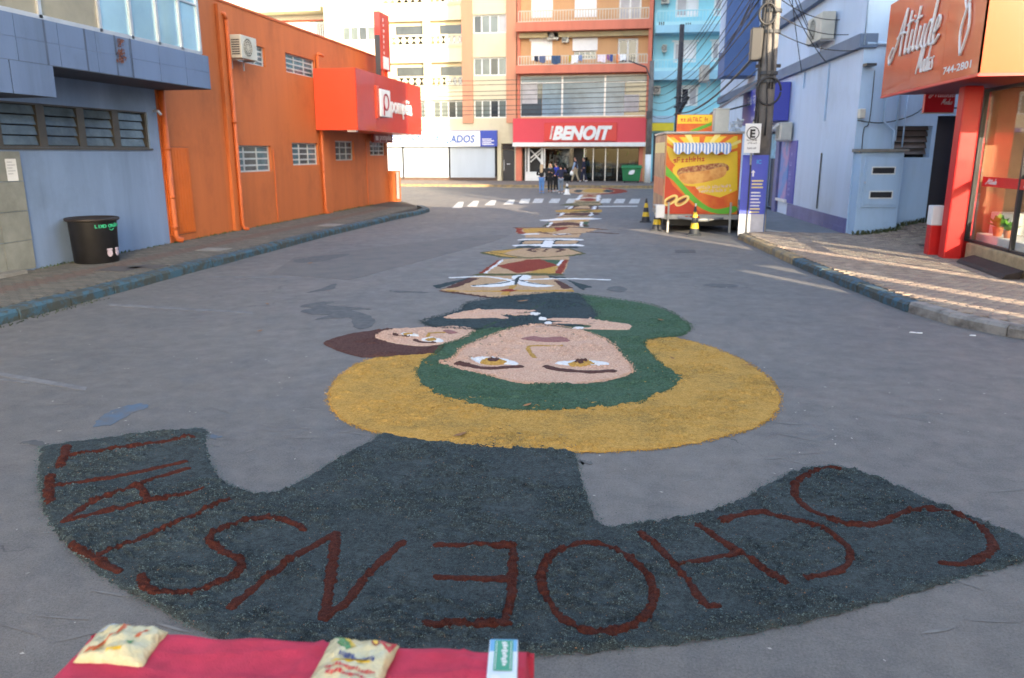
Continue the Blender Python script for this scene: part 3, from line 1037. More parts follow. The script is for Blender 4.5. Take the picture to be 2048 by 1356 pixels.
# tall blade sign on the roof of the box
BLs = Fr((-10.2, 0), (0, 1))
bl = thing('blade_sign', (-10.2, 31, 4.93), 'tall narrow red blade sign standing above the red box', 'sign')
u0, z0 = BLs.uz(755, 145)
u1, z1 = BLs.uz(768, 22)
fb('blade', BLs, 30.15, 31.3, 5.35, 7.45, -.12, .12, M_redbox, bl, .01)
fb('side_strip', BLs, 30.13, 30.15, 5.0, 6.6, -.10, .10, M_acg, bl)
fb('post', BLs, 30.4, 30.55, 4.93, 5.36, -.05, .05, M_redside, bl)
fb('post', BLs, 31.0, 31.15, 4.93, 5.36, -.05, .05, M_redside, bl)
for i, ch in enumerate('pompéia'[::-1]):
    text(ch, BLs, 30.5, 5.95 + .2 * i, .14, .122, M_white, bl, bold=.02, depth=.004)
fb('logo_plate', BLs, 30.4, 31.05, 5.4, 5.85, .121, .14, M_white, bl)
# small sign below the box
u0, u1, z0, z1 = LW.rect(736, 268, 783, 285, .35)
sm = thing('small_shop_sign', LW.pt(31.5, z0, .1), 'small dark red shop sign under the red box', 'sign')
fb('sign_board', LW, 30.3, 32.7, z0, z1, .22, .35, mat('maroon_panel', C(130, 36, 26, .9), .4, .05), sm, .006)
fb('bracket', LW, 31.0, 31.1, z1 - .08, z1 - .04, -.01, .22, M_alum, sm)
fb('logo_plate', LW, 30.5, 30.85, z0 + .08, z1 - .08, .351, .357, M_white, sm)
text('pompéia', LW, 31.0, z0 + .11, .24, .351, M_white, sm, width=1.5, bold=.02, depth=.006)
# corner stub with metal plate at the end of the orange wall
st = thing('wall_stub', (-10.7, 33.2, .12), 'short orange pier with a grey metal edge at the building corner', 'pier')
MB().box(-10.95, -10.5, 33.02, 33.45, .0, 1.45).build('pier', M_or, st, bevel=.01)
MB().box(-10.52, -10.42, 32.9, 33.0, .25, 1.4).build('metal_plate', M_alum, st)
for z in (.3, .75):
    MB().tube([(-10.51, 33.25, z), (-10.47, 33.25, z)], .03).build('bolt', M_black, st)
# ================================================================ black bin
gx_, gy_ = -10.42, 13.45
M_bin = mat('black_plastic', (.010, .010, .012), .5, .25, 5, spec=.3)
bn = thing('waste_bin', (gx_, gy_, .14), 'large round black plastic waste bin against the grey wall', 'bin')
MB().lathe((gx_, gy_), [(.385, .14), (.395, .16), (.425, .92), (.43, .95), (.41, .955), (.40, .93)], 36).build('bin_body', M_bin, bn, smooth=True)
MB().lathe((gx_, gy_), [(.43, .93), (.475, .945), (.48, .985), (.45, 1.0), (.39, 1.0), (.38, .97)], 36).build('rim', mat('bin_rim', C(58, 48, 46, .4), .6, .3, 6), bn, smooth=True)
def wrap(mesh_o, c, R):
    for v in mesh_o.data.vertices:
        pass
def curved_text(s, c, R, ang, z, h, m, parent, step):
    for i, ch in enumerate(s):
        if ch == ' ':
            continue
        a = ang + step * i
        n = (math.cos(a), math.sin(a))
        fr = Fr((c[0] + n[0] * R, c[1] + n[1] * R), (-n[1], n[0]))
        text(ch, fr, 0, z, h, 0.0, m, parent, bold=.03, depth=.006, name='lettering', align='CENTER')
M_grn = mat('green_print', C(60, 190, 140, .9), .5, 0)
toward = math.atan2(0 - gy_, 0 - gx_)
curved_text('LIXO ORGÂNICO', (gx_, gy_), .424, toward + .12, .82, .062, M_grn, bn, .122)
a = toward + .82
n = (math.cos(a), math.sin(a))
fr = Fr((gx_ + n[0] * .421, gy_ + n[1] * .421), (-n[1], n[0]))
MB().tube([fr.pt(.05 * math.cos(t), .80 + .035 * math.sin(t), .0) for t in np.linspace(math.pi * 1.1, math.pi * 1.95, 9)], .008, 5).build('smile_mark', M_grn, bn)
for k, a in enumerate((toward + .62, toward + 1.1)):
    n = (math.cos(a), math.sin(a))
    fr = Fr((gx_ + n[0] * .405, gy_ + n[1] * .405), (-n[1], n[0]))
    MB().fpoly(fr, [(.055 * math.cos(t), .33 + .07 * math.sin(t)) for t in np.linspace(0, 6.28, 13)[:-1]], -.005, .006).fpoly(fr, [(-.06, .39), (.06, .39), (.05, .42), (-.05, .42)], -.003, .008).build('sticker', mat('pale_sticker', C(196, 180, 190, .9), .5, .2, 30), bn)

# ================================================================ FAR: CREAM APARTMENT BUILDING
FF = Fr((0, 59.0), (1, 0))
M_cream = mat('cream_plaster', C(206, 198, 170, .95), .8, .08, .5, .1, 12, streak=True, stain=.12)
M_peach = mat('peach_pilaster', C(206, 146, 116, .95), .8, .08, .6, streak=True)
M_wall_in = mat('cream_recess', C(212, 196, 160, .95), .8, .05)
M_winW = mat('white_window_frame', (.7, .72, .7), .5, .05)
M_pane = mat('far_window_glass', C(120, 132, 130, .6), .08, .35, .5, spec=.8)
M_pane2 = mat('far_window_glass_dark', C(70, 76, 80, .5), .08, .35, .7, spec=.8)
M_curt = mat('curtain_behind_glass', C(190, 190, 196, .75), .3, .15, 1.5)
def fx(px): return FF.uz(px, 150)[0]
def fz(py, px=1000): return FF.uz(px, py)[1]
cb = thing('apartment_building', (-16, 59, .15), 'cream apartment block with peach pilasters and pierced balconies', 'building')
ops, wl = [], []
# window bays (px0, px1, py0, py1)
for (a, b) in ((687, 753), (947, 1013)):
    for (t, bt) in ((28, 66), (114, 151), (199, 236)) if a > 900 else ((44, 75), (130, 160), (205, 236)):
        wl.append((fx(a), fx(b), fz(bt), fz(t)))
for (a, b) in ((864, 926), (772, 848)):
    wl.append((fx(a), fx(b), fz(236), fz(200)))
for (a, b) in ((947, 1013),):
    wl.append((fx(a), fx(b), fz(-20), fz(-58)))
balc = []
for (a, b) in ((770, 850), (862, 926)):
    for (t, m_, bt) in ((37, 66, 88), (122, 150, 171), (-48, -19, 3)):
        balc.append((fx(a), fx(b), fz(bt), fz(m_), fz(t)))
ops = wl + [(u0, u1, z0, zt) for (u0, u1, z0, zm, zt) in balc]
dx0, dx1 = fx(1002), fx(1029)
shop = (fx(700), fx(994), .15, fz(292))
ops2 = ops + [(dx0, dx1, .15, fz(287)), shop]
wall_open(FF, fx(655), fx(1033), .1, 16.2, ops2, .35, core=12).build('wall', M_cream, cb)
for r_ in wl:
    window(FF, r_, cb, M_winW, M_pane, cols=4, rows=1, n=-.2, bar=.09, panemats=random.choice([[M_pane, M_pane, M_pane2, M_pane], [M_pane, M_curt, M_pane2, M_pane], [M_pane2, M_pane, M_pane, M_curt]]))
for (px0, px1) in ((925, 946), (1013, 1033)):
    fb('pilaster', FF, fx(px0), fx(px1) - .004, fz(246), 16.3, .002, .14, M_peach, cb)
for (px0, px1) in ((655, 684), (849, 862), (756, 770)):
    fb('pilaster', FF, fx(px0), fx(px1), fz(262), 16.3, .002, .12, M_cream, cb)
# balconies: recess, dark door, pierced parapet
for (u0, u1, z0, zm, zt) in balc:
    b_ = MB().fbox(FF, u0, u1, z0 - .12, z0 - .02, -1.2, .06).build('balcony', M_cream, cb)
    mb = MB()
    P = FF.pt
    dpt = 1.1
    MB().quad(P(u0 + .01, z0, -.34), P(u1 - .01, z0, -.34), P(u1 - .01, zt, -.34), P(u0 + .01, zt, -.34)).build('back_wall', M_wall_in, b_)
    du0 = u0 + (u1 - u0) * .28
    window(FF, (du0, u1 - .1, z0 + .02, zt - .3), cb, M_pane2, M_pane2, cols=2, rows=1, n=-.33, bar=.06, name='balcony_door')
    pier = FF
    # pierced parapet: rails, posts and X blocks
    nb = 6
    mb.fbox(FF, u0, u1, z0 - .02, z0 + .10, -.06, .1).fbox(FF, u0, u1, zm - .10, zm, -.06, .1)
    for k in range(nb + 1):
        uu = u0 + (u1 - u0) * k / nb
        mb.fbox(FF, max(uu - .05, u0), min(uu + .05, u1), z0 + .10, zm - .10, -.05, .09)
    mb.build('parapet', M_cream, b_)
    right = u0 > fx(858)
    for k in range(nb):
        a = u0 + (u1 - u0) * (k + .12) / nb
        b2 = u0 + (u1 - u0) * (k + .88) / nb
        x = MB()
        h0, h1 = z0 + .10, zm - .10
        if right and k >= 3:
            for q in range(5):
                x.tube([P(a + (b2 - a) * q / 4, h0, .02), P(a + (b2 - a) * q / 4, h1, .02)], .018, 5)
            x.tube([P(a, h0, .03), P(b2, h1, .03)], .018, 5).tube([P(b2, h0, .03), P(a, h1, .03)], .018, 5)
            x.build('railing', M_winW, b_)
        else:
            cm = (a + b2) / 2
            for s in (-1, 1):
                x.fpoly(FF, [(cm + s * (b2 - a) * .62, h0), (cm + s * (b2 - a) * .62, h1), (cm + s * .02, (h0 + h1) / 2)], -.03, .06)
            x.build('pierced_block', M_cream, b_)
# shop on the ground floor: long sign, white blinds
sg = thing('shop_sign', (fx(890), 58.8, 2.7), 'long white and blue shop sign with blue lettering on the cream building', 'sign')
s0, s1, zb, zt = fx(720), fx(961), fz(293), fz(262)
M_signw = mat('sign_white', (.74, .74, .72), .5, .03)
M_signb = mat('sign_blue', C(44, 66, 160, 1.0), .5, .05)
M_txb = mat('blue_letters', C(40, 92, 170, 1.0), .5, 0)
fb('sign_board', FF, s0, s1, zb, zt, .05, .35, M_signw, sg)
fb('sign_board', FF, s1 + .004, fx(995), zb, zt + .04, .05, .36, M_signb, sg)
fb('sign_edge', FF, s0, s1 - .01, zt, zt + .04, .05, .36, M_signb, sg)
text('ESPORTE CALÇADOS', FF, fx(780), zb + .3, .55, .35, M_txb, sg, width=fx(950) - fx(780), shear=.15, bold=.025, depth=.02)
for k in range(4):
    fb('small_print', FF, fx(965), fx(989) - .2 * (k % 2), zb + .12 + .13 * k, zb + .18 + .13 * k, .36, .366, M_signw, sg)
M_blind = mat('grey_white_blind', C(176, 186, 196, .95), .7, .06, .8, streak=True)
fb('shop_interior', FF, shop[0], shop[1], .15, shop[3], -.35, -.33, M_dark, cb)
edges = [700, 801, 896, 991]
for a, b in zip(edges, edges[1:]):
    o = fb('shop_blind', FF, fx(a + (2 if a > 700 else 0)), fx(b - 2), fz(354), fz(292.5), .02, .05, M_blind, cb)
    fb('blind_bar', FF, fx(a + 2), fx(b - 2), fz(355.5), fz(354), .01, .06, M_alum, o)
for px_ in (800, 897):
    fb('blind_post', FF, fx(px_ - 1), fx(px_ + 1), .2, fz(294), -.06, .0, M_black, cb)
fb('shop_plinth', FF, shop[0], shop[1], .15, .45, -.2, -.02, mat('brown_plinth', C(110, 88, 76, .7), .8, .2), cb)
d_ = fb('entrance_door', FF, dx0 + .08, dx1 - .05, .16, fz(300), -.3, -.2, M_black, cb)
fb('door_handle', FF, dx0 + .16, dx0 + .2, .9, 1.7, -.2, -.16, M_alum, d_)
fb('letter_slot', FF, dx0 + .4, dx0 + .65, 1.35, 1.42, -.2, -.19, M_alum, d_)
fb('fanlight', FF, dx0 + .05, dx1 - .05, fz(299), fz(288), -.28, -.2, M_pane2, cb)
# neighbour further left, in full sun, with eave and railings
nb_ = thing('white_building', (-30, 62, .15), 'sunlit white building with a wide eave and balcony railings behind the orange roof', 'building')
NF = Fr((0, 62.0), (1, 0))
def nx(px): return NF.uz(px, 50)[0]
def nz(py): return NF.uz(580, py)[1]
o_ = [(nx(556), nx(584), nz(70), nz(52)), (nx(620), nx(654), nz(80), nz(44))]
wall_open(NF, -52, nx(657), .1, 17, o_, .4, core=10).build('wall', mat('white_plaster', (.74, .72, .66), .8, .05, .6), nb_)
MB().fbox(NF, -52, nx(659), nz(30), nz(22), -.1, 1.6).build('eave', mat('eave_cream', C(210, 205, 170, .95), .8, .06), nb_)
fb('red_fascia', NF, nx(560), nx(655), nz(44), nz(41), .0, .10, mat('terracotta_trim', C(190, 96, 70, .95), .7, .1), nb_)
for i, r_ in enumerate(o_):
    window(NF, r_, nb_, M_winW, M_pane2, cols=2, rows=1, n=-.3, bar=.09)
mb = MB()
rl = MB().fbox(NF, nx(622), nx(656), nz(50), nz(48), .3, .38).fbox(NF, nx(622), nx(656), nz(82), nz(80), .3, .38).build('railing', M_white, nb_)
for k in range(9):
    uu = nx(622) + (nx(656) - nx(622)) * k / 8
    fb('baluster', NF, uu - .05, uu + .05, nz(80), nz(50), .31, .36, M_white, rl)
rl = MB().fbox(NF, nx(545), nx(585), nz(-12), nz(-14), 1.3, 1.4).build('railing', M_white, nb_)
for k in range(9):
    uu = nx(546) + (nx(584) - nx(546)) * k / 8
    fb('baluster', NF, uu - .05, uu + .05, nz(18), nz(-12), 1.31, 1.38, M_peach, rl)

# ================================================================ FAR: BUILDING WITH THE RED SIGN
M_tan = mat('tan_plaster', C(200, 156, 112, 1.0), .8, .08, .7, streak=True, stain=.12)
M_terra = mat('terracotta_beam', C(200, 116, 92, 1.0), .8, .12, .8, streak=True, stain=.12)
M_rail = mat('cream_railing', C(206, 196, 176, .9), .6, .05)
M_shut = mat('white_shutter', (.78, .78, .78), .5, .03)
M_glassb = mat('curtain_wall_glass', C(132, 160, 178, .8), .12, .3, .35, spec=.5)
M_red = mat('red_sign', C(206, 52, 70, .95), .45, .04, .5)
M_red2 = mat('red_sign_plate', C(208, 42, 38, .95), .4, .03, .5)
bb = thing('store_building', (-4.6, 59, .15), 'tan and terracotta building with balconies over the red store sign', 'building')
bx0, bx1 = fx(1035), fx(1302)
fl = [(50, 145), (-45, 50)]
M1 = 1170
wo = []
shut, doors = [], []
for (a, b, t, bt) in ((1062, 1104, 78, 121), (1147, 1191, 78, 119), (1062, 1104, -10, 36), (1147, 1190, -10, 35)):
    shut.append((fx(a), fx(b), fz(bt, a), fz(t, a)))
for (a, b, t, bt) in ((1234, 1274, 77, 128), (1234, 1278, -10, 43)):
    doors.append((fx(a), fx(b), fz(bt, a), fz(t, a)))
glr = (fx(1041), fx(1296), fz(233, M1), fz(150, M1))
sf = (fx(1045), fx(1290), .15, fz(296, M1))
wall_open(FF, bx0, bx1, .1, 16.5, shut + doors + [glr, sf], .3, core=12).build('wall', M_tan, bb)
for i, r_ in enumerate(shut):
    if i == 1:
        window(FF, (r_[0], r_[1], r_[2], r_[2] + (r_[3] - r_[2]) * .42), bb, M_winW, M_pane, cols=4, rows=1, n=-.18, bar=.07)
        fb('shutter', FF, r_[0] - .1, r_[1] + .1, r_[2] + (r_[3] - r_[2]) * .42, r_[3] + .05, -.08, .05, M_shut, bb)
        MB().fbox(FF, r_[0], r_[1], r_[2], r_[2] + .05, -.28, -.26).build('inner_backing', M_dark, bb)
    else:
        s_ = fb('shutter', FF, r_[0], r_[1], r_[2], r_[3], -.1, -.02, M_shut, bb)
        fb('shutter_box', FF, r_[0] - .12, r_[1] + .12, r_[3] - .14, r_[3] + .05, .002, .06, M_shut, s_)
        for k in range(1, 10):
            z = r_[2] + (r_[3] - r_[2]) * k / 10
            fb('slat', FF, r_[0] + .04, r_[1] - .04, z - .06, z + .06, -.02, -.012, M_shut, s_)
for i, r_ in enumerate(doors):
    window(FF, r_, bb, M_winW, M_pane2, cols=2, rows=1, n=-.15, bar=.13, name='balcony_door', panemats=[M_pane2, M_pane2] if i == 0 else [M_curt, M_curt])
# slabs, side pillars
for (py0, py1, pr) in ((132, 148, 1.1), (46, 64, 1.1), (-48, -36, 1.1)):
    fb('balcony_slab', FF, bx0 + .05, bx1 - .05, fz(py1, M1), fz(py0, M1), .0, pr, M_terra, bb)
fb('beam', FF, bx0 + .2, bx1 - .25, fz(75, M1), fz(65, M1), .0, .5, mat('beam_cream', C(186, 172, 134, .9), .8, .1), bb)
fb('side_pillar', FF, bx0, fx(1041), fz(240, M1), 16.5, .002, .16, M_terra, bb)
fb('side_pillar', FF, fx(1294), bx1, fz(240, M1), 16.5, .002, 1.0, M_terra, bb)
for (pt, pb) in ((113, 133), (23, 47), (-70, -47)):
    z0, z1 = fz(pb, M1), fz(pt, M1)
    u0, u1 = fx(1041) + .0, fx(1293)
    rl = MB().fbox(FF, u0, u1, z1 - .06, z1, .95, 1.02).fbox(FF, u0, u1, z0 + .05, z0 + .1, .95, 1.02).build('railing', M_rail, bb)
    nbal = 46
    for k in range(nbal + 1):
        uu = u0 + (u1 - u0) * k / nbal
        MB().fbox(FF, uu - .028, uu + .028, z0, z1 - .06, .96, 1.01).build('baluster', M_rail, rl)
# curtain wall
gw = MB()
us = [glr[0], fx(1125), fx(1211), glr[1]]
for u in us:
    gw.fbox(FF, u - .06, u + .06, glr[2], glr[3], -.12, -.02)
zt_ = glr[3] - .5
gw.fbox(FF, glr[0], glr[1], zt_ - .03, zt_ + .03, -.11, -.03).fbox(FF, glr[0], glr[1], glr[2], glr[2] + .06, -.11, -.03).fbox(FF, glr[0], glr[1], glr[3] - .06, glr[3], -.11, -.03)
gwo = gw.build('glazing_frame', M_alum, bb)
M_glassd = mat('curtain_wall_glass_dark', C(92, 104, 110, .6), .06, .3, .6, spec=.8)
for k in range(3):
    fb('pane', FF, us[k] + .06, us[k + 1] - .06, zt_ + .03, glr[3] - .06, -.08, -.07, M_glassb, gwo)
    if k == 1:
        fb('pane', FF, us[k] + .06, us[k + 1] - .06, glr[2] + .06, zt_ - .03, -.08, -.07, M_glassb, gwo)
    else:
        um = us[0] + 1.6 if k == 0 else us[3] - 1.6
        fb('pane', FF, us[k] + .06, um - .01, glr[2] + .06, zt_ - .03, -.08, -.07, M_glassd if k == 0 else M_glassb, gwo)
        fb('pane', FF, um + .01, us[k + 1] - .06, glr[2] + .06, zt_ - .03, -.08, -.07, M_glassb if k == 0 else M_glassd, gwo)
for (a, b, t, bt) in ((1044, 1056, 208, 232), (1044, 1075, 162, 206), (1250, 1280, 190, 225)):
    fb('glass_poster', FF, fx(a), fx(b), fz(bt, M1), fz(t, M1), -.068, -.064, random.choice([M_glassd, M_curt]), gwo)
# red fascia with lettering
rs = thing('store_sign', (-4.6, 58.3, 2.8), 'wide red store sign with white block lettering', 'sign')
z0, z1 = fz(285, M1), fz(237, M1)
u0, u1 = fx(1030), fx(1296)
fb('fascia', FF, u0, u1, z0, z1, .0, .95, M_red, rs)
fb('white_strip', FF, u0 - .02, u1 + .02, fz(293, M1), z0 - .003, .0, 1.05, M_white, rs)
fb('sign_plate', FF, fx(1093), fx(1238), fz(284, M1) + .05, fz(246, M1), .952, 1.12, M_red2, rs, .02)
zl = fz(278.5, M1)
text('BENOIT', FF, fx(1110), zl, fz(253, M1) - zl, 1.12, M_white, rs, width=fx(1229) - fx(1110), shear=.28, bold=.055, depth=.06)
MB().fpoly(FF, [(fx(1104), zl), (fx(1107.5), zl), (fx(1112), fz(253, M1)), (fx(1108.5), fz(253, M1))], 1.12, 1.17).build('lettering_bar', M_white, rs)
text('LOJAS', FF, fx(1107.3), zl + .08, .12, 1.185, M_redtx, rs, width=.72, depth=.004, rot=math.radians(78))
# shopfront under it
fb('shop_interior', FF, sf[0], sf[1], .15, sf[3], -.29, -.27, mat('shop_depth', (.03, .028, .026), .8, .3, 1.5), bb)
fb('pillar', FF, fx(1033), fx(1045), .15, fz(293, M1), .0, .3, M_terra, bb)
fb('pillar', FF, fx(1284), fx(1292), .15, fz(293, M1), -.1, .1, M_terra, bb)
dr = MB()
for (a, b) in ((1056, 1060), (1083, 1088), (1051, 1053)):
    dr.fbox(FF, fx(a), fx(b), .16, fz(295, M1), -.15, .02)
dr.fbox(FF, fx(1051), fx(1088), .16, fz(344, M1), -.14, .015)
dro = dr.build('white_door_frame', M_white, bb)
for (p, q) in (((1061, 300), (1083, 322)), ((1083, 298), (1061, 316)), ((1061, 324), (1083, 304)), ((1070, 310), (1083, 326))):
    a, b = FF.uz(*p), FF.uz(*q)
    MB().tube([FF.pt(*a, -.02), FF.pt(*b, -.02)], .05, 6).build('brace', M_white, dro)
u_, z_ = FF.uz(1101, 330)
lt = text('HEXA', FF, fx(1099), fz(330, M1), fz(308, M1) - fz(330, M1), -.12, mat('silver_letters', (.5, .52, .5), .4, .1), bb, width=fx(1140) - fx(1099), bold=.03, depth=.06, rot=-.12)
MB().fbox(FF, fx(1089), fx(1092), .16, fz(295, M1), -.15, -.05).fbox(FF, fx(1089), fx(1150), fz(297, M1), fz(295, M1), -.15, -.06).build('shop_window_frame', M_alum, bb)
gl_ = glass_mat('shop_glass', (.45, .5, .5))
for (a, b) in ((1092, 1150), (1172, 1190), (1191, 1215), (1216, 1240), (1241, 1283)):
    p_ = fb('glass_pane', FF, fx(a), fx(b), .2, fz(297, M1), -.06, -.05, gl_, bb)
for px_ in (1172, 1190.5, 1215.5, 1240.5):
    fb('glass_post', FF, fx(px_) - .03, fx(px_) + .03, .16, fz(296, M1), -.08, -.03, M_alum, bb)
M_poster = mat('yellow_poster', C(190, 160, 70, .8), .6, .4, 3, col2=C(150, 80, 50, .8), fac=(.5, .6))
M_prod = mat('pale_appliance', C(170, 180, 185, .8), .4, .1)
for (a, b, t, bt) in ((1176, 1187, 332, 346), (1194, 1206, 332, 345), (1218, 1228, 332, 345), (1234, 1244, 335, 345)):
    fb('poster', FF, fx(a), fx(b), fz(bt, M1), fz(t, M1), -.2, -.18, M_poster, bb)
for (a, b, t, bt) in ((1174, 1188, 322, 355), (1192, 1207, 325, 352), (1216, 1229, 322, 352), (1264, 1276, 320, 340), (1140, 1147, 325, 345)):
    fb('appliance', FF, fx(a), fx(b), fz(bt, M1), fz(t, M1), -.26, -.21, M_prod, bb)
M_swirl = mat('green_ribbon', C(110, 140, 60, .8), .6, .3, 4)
for px_ in (1110, 1165, 1210, 1250):
    pts = spline([FF.uz(px_, 299), FF.uz(px_ + 6, 304), FF.uz(px_ + 4, 310), FF.uz(px_ + 1, 315)], 5, False)
    MB().tube([FF.pt(u, z, -.15) for u, z in pts], [.02 + .09 * math.sin(math.pi * i / (len(pts) - 1)) for i in range(len(pts))], 6).build('hanging_ribbon', M_swirl, bb, smooth=True)
ac_unit(FF, fx(1095), fx(1117), fz(81, 1100), fz(66, 1100), .02, .5, 'air conditioner with round fan above the left shuttered window')
ac_unit(FF, fx(1124), fx(1137), fz(86, 1130), fz(71, 1130), .02, .45, 'small air conditioner between the shuttered windows of the tan building')
# washing on the balcony railing
cols = [(40, 50, 70), (90, 100, 130), (60, 80, 110), (190, 170, 60), (225, 225, 230), (120, 140, 180), (230, 215, 220), (150, 100, 150), (70, 90, 150), (220, 130, 70), (230, 230, 230)]
for i, (a, b, c_) in enumerate(((1072, 1080, 0), (1082, 1094, 1), (1106, 1124, 2), (1140, 1144, 3), (1145, 1158, 4), (1159, 1166, 5), (1196, 1212, 6), (1214, 1219, 7), (1220, 1226, 8), (1232, 1239, 9), (1236, 1252, 10))):
    names = ['navy', 'slate blue', 'denim blue', 'yellow', 'wide white', 'pale blue', 'long white', 'mauve', 'deep blue', 'orange', 'white rightmost']
    u0, u1 = fx(a), fx(b)
    zt_ = fz(114, M1)
    zb_ = fz(124 + (i * 3) % 7, M1)
    mb = MB()
    ns = 6
    for k in range(ns):
        a0 = u0 + (u1 - u0) * k / ns
        a1 = u0 + (u1 - u0) * (k + 1) / ns
        w0, w1 = .04 * math.sin(k * 2.1 + i), .04 * math.sin((k + 1) * 2.1 + i)
        P = FF.pt
        mb.quad(P(a0, zb_ + .05 * math.sin(k + i), 1.09 + w0), P(a1, zb_ + .05 * math.sin(k + 1 + i), 1.09 + w1), P(a1, zt_ + .02, 1.03), P(a0, zt_ + .02, 1.03))
        mb.quad(P(a0, zt_ + .02, 1.03), P(a1, zt_ + .02, 1.03), P(a1, zt_ - .35, .92), P(a0, zt_ - .35, .92))
    o = mb.build('hanging_laundry', mat('cloth_%d' % i, C(*cols[c_], .9), .9, .2, 6), smooth=True)
    tag(o, names[i] + ' laundry piece drying over the tan balcony railing', 'laundry', 'washing on the balcony railing')

# ================================================================ FAR: TURQUOISE BUILDING
M_turq = mat('turquoise_plaster', C(148, 212, 226, 1.0), .8, .06, .6, streak=True, stain=.12)
M_turq2 = mat('turquoise_slab', C(150, 196, 214, .95), .8, .08, .6, streak=True, stain=.12)
M_turqr = mat('pale_turquoise_railing', C(170, 220, 228, .9), .6, .04)
tb = thing('turquoise_building', (3.5, 59, .15), 'turquoise apartment house with long balconies right of the red sign', 'building')
tx0, tx1 = fx(1304), fx(1500)
M2 = 1370
tw = []
for (a, b, t, bt) in ((1345, 1390, 84, 125), (1345, 1390, -12, 34), (1420, 1450, 84, 125), (1420, 1450, -12, 34), (1362, 1398, 174, 212)):
    tw.append((fx(a), fx(b), fz(bt, M2), fz(t, M2)))
wall_open(FF, tx0, tx1, .1, 16, tw, .25, core=12).build('wall', M_turq, tb)
for i, r_ in enumerate(tw):
    w_ = window(FF, r_, tb, M_winW, M_curt, cols=2, rows=1, n=-.12, bar=.14, panemats=[M_pane2, M_curt] if i == 4 else [M_curt, M_shut])
    fb('window_trim', FF, r_[0] - .14, r_[1] + .14, r_[3] + .002, r_[3] + .12, .0, .05, M_winW, w_)
for (py0, py1) in ((145, 162), (55, 70), (-40, -26)):
    fb('balcony_slab', FF, tx0 + .1, tx1, fz(py1, M2), fz(py0, M2), .0, 1.3, M_turq2, tb)
for (pt, pb) in ((122, 146), (26, 56)):
    z0, z1 = fz(pb, M2), fz(pt, M2)
    u0, u1 = tx0 + .15, tx1
    rl = MB().fbox(FF, u0, u1, z1 - .06, z1, 1.2, 1.27).fbox(FF, u0, u1, z0, z0 + .25, 1.2, 1.28).build('railing', M_turqr, tb)
    for k in range(31):
        uu = u0 + (u1 - u0) * k / 30
        MB().fbox(FF, uu - .025, uu + .025, z0 + .25, z1 - .06, 1.21, 1.25).build('baluster', M_turqr, rl)
for (px_, py_) in ((1318, 50), (1371, 52)):
    u_, z_ = FF.uz(px_, py_, 1.29)
    for k in range(3):
        fb('vent_slot', FF, u_ + k * .14, u_ + k * .14 + .07, z_ - .2, z_ + .2, 1.28, 1.29, M_black, tb)
fb('yellow_board', FF, tx0 + .1, fx(1352), fz(262, M2), fz(246, M2), .3, .42, mat('yellow_board', C(214, 196, 40, .95), .6, .06), tb)
fb('pale_board', FF, tx0 + .1, fx(1352), fz(245, M2), fz(232, M2), .3, .40, mat('pale_blue_board', C(160, 190, 210, .95), .6, .06), tb)
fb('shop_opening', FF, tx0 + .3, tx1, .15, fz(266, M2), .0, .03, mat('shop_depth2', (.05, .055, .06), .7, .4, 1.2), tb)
for i, (a, b, t, bt, lb) in enumerate(((1322, 1331, 90, 104, 'air conditioner beside the middle window of the turquoise building'), (1316, 1332, -8, 8, 'air conditioner at the top left of the turquoise building'), (1308, 1322, 172, 188, 'air conditioner low on the turquoise building near the pole'))):
    ac_unit(FF, fx(a), fx(b), fz(bt, M2), fz(t, M2), .03, .5, lb)

# far cross-street objects: green container
gc = thing('waste_container', (-.85, 56.2, .15), 'green wheeled waste container with a white leaf mark', 'container')
M_gc = mat('green_plastic', C(24, 120, 70, .9), .5, .1, 2)
cx, cy = G(1263, 366, .15)
cy = 56.5; cx = FF.uz(1263, 350)[0] * .96
mb = MB()
w0, w1, d0, d1 = .58, .68, .42, .5
mb.hexa([(cx - w0, cy - d0, .27), (cx + w0, cy - d0, .27), (cx + w0, cy + d0, .27), (cx - w0, cy + d0, .27), (cx - w1, cy - d1, 1.15), (cx + w1, cy - d1, 1.15), (cx + w1, cy + d1, 1.15), (cx - w1, cy + d1, 1.15)])
mb.build('container_body', M_gc, gc, bevel=.04)
MB().box(cx - .74, cx + .74, cy - .56, cy + .56, 1.15, 1.24).build('rim', M_gc, gc, bevel=.02)
mb = MB()
for k in range(9):
    t0, t1 = math.pi * k / 8, math.pi * (k + 1) / 8
lidp = [(cy - .54 * math.cos(math.pi * k / 8), 1.24 + .14 * math.sin(math.pi * k / 8)) for k in range(9)]
LF = Fr((cx, 0), (0, 1))
MB().fpoly(LF, lidp, -.7, .7).build('lid', M_gc, gc, smooth=False)
for k in range(5):
    xx = cx - .48 + .24 * k
    MB().hexa([(xx - .03, cy - .455, .3), (xx + .03, cy - .455, .3), (xx + .03, cy - .42, .3), (xx - .03, cy - .42, .3), (xx - .03, cy - .515, 1.0), (xx + .03, cy - .515, 1.0), (xx + .03, cy - .46, 1.0), (xx - .03, cy - .46, 1.0)]).build('rib', M_gc, gc)
for sx_ in (-1, 1):
    for sy_ in (-1, 1):
        MB().tube([(cx + sx_ * .48 - .04, cy + sy_ * .3, .26), (cx + sx_ * .48 + .04, cy + sy_ * .3, .26)], .11, 14).build('wheel', M_black, gc)
CF = Fr((cx, cy - .535), (1, 0))
MB().fpoly(CF, spline([(-.2, .76), (-.1, .98), (.2, 1.04), (.19, .85), (.05, .74)], 4), .0, .012).build('leaf_mark', M_white, gc)

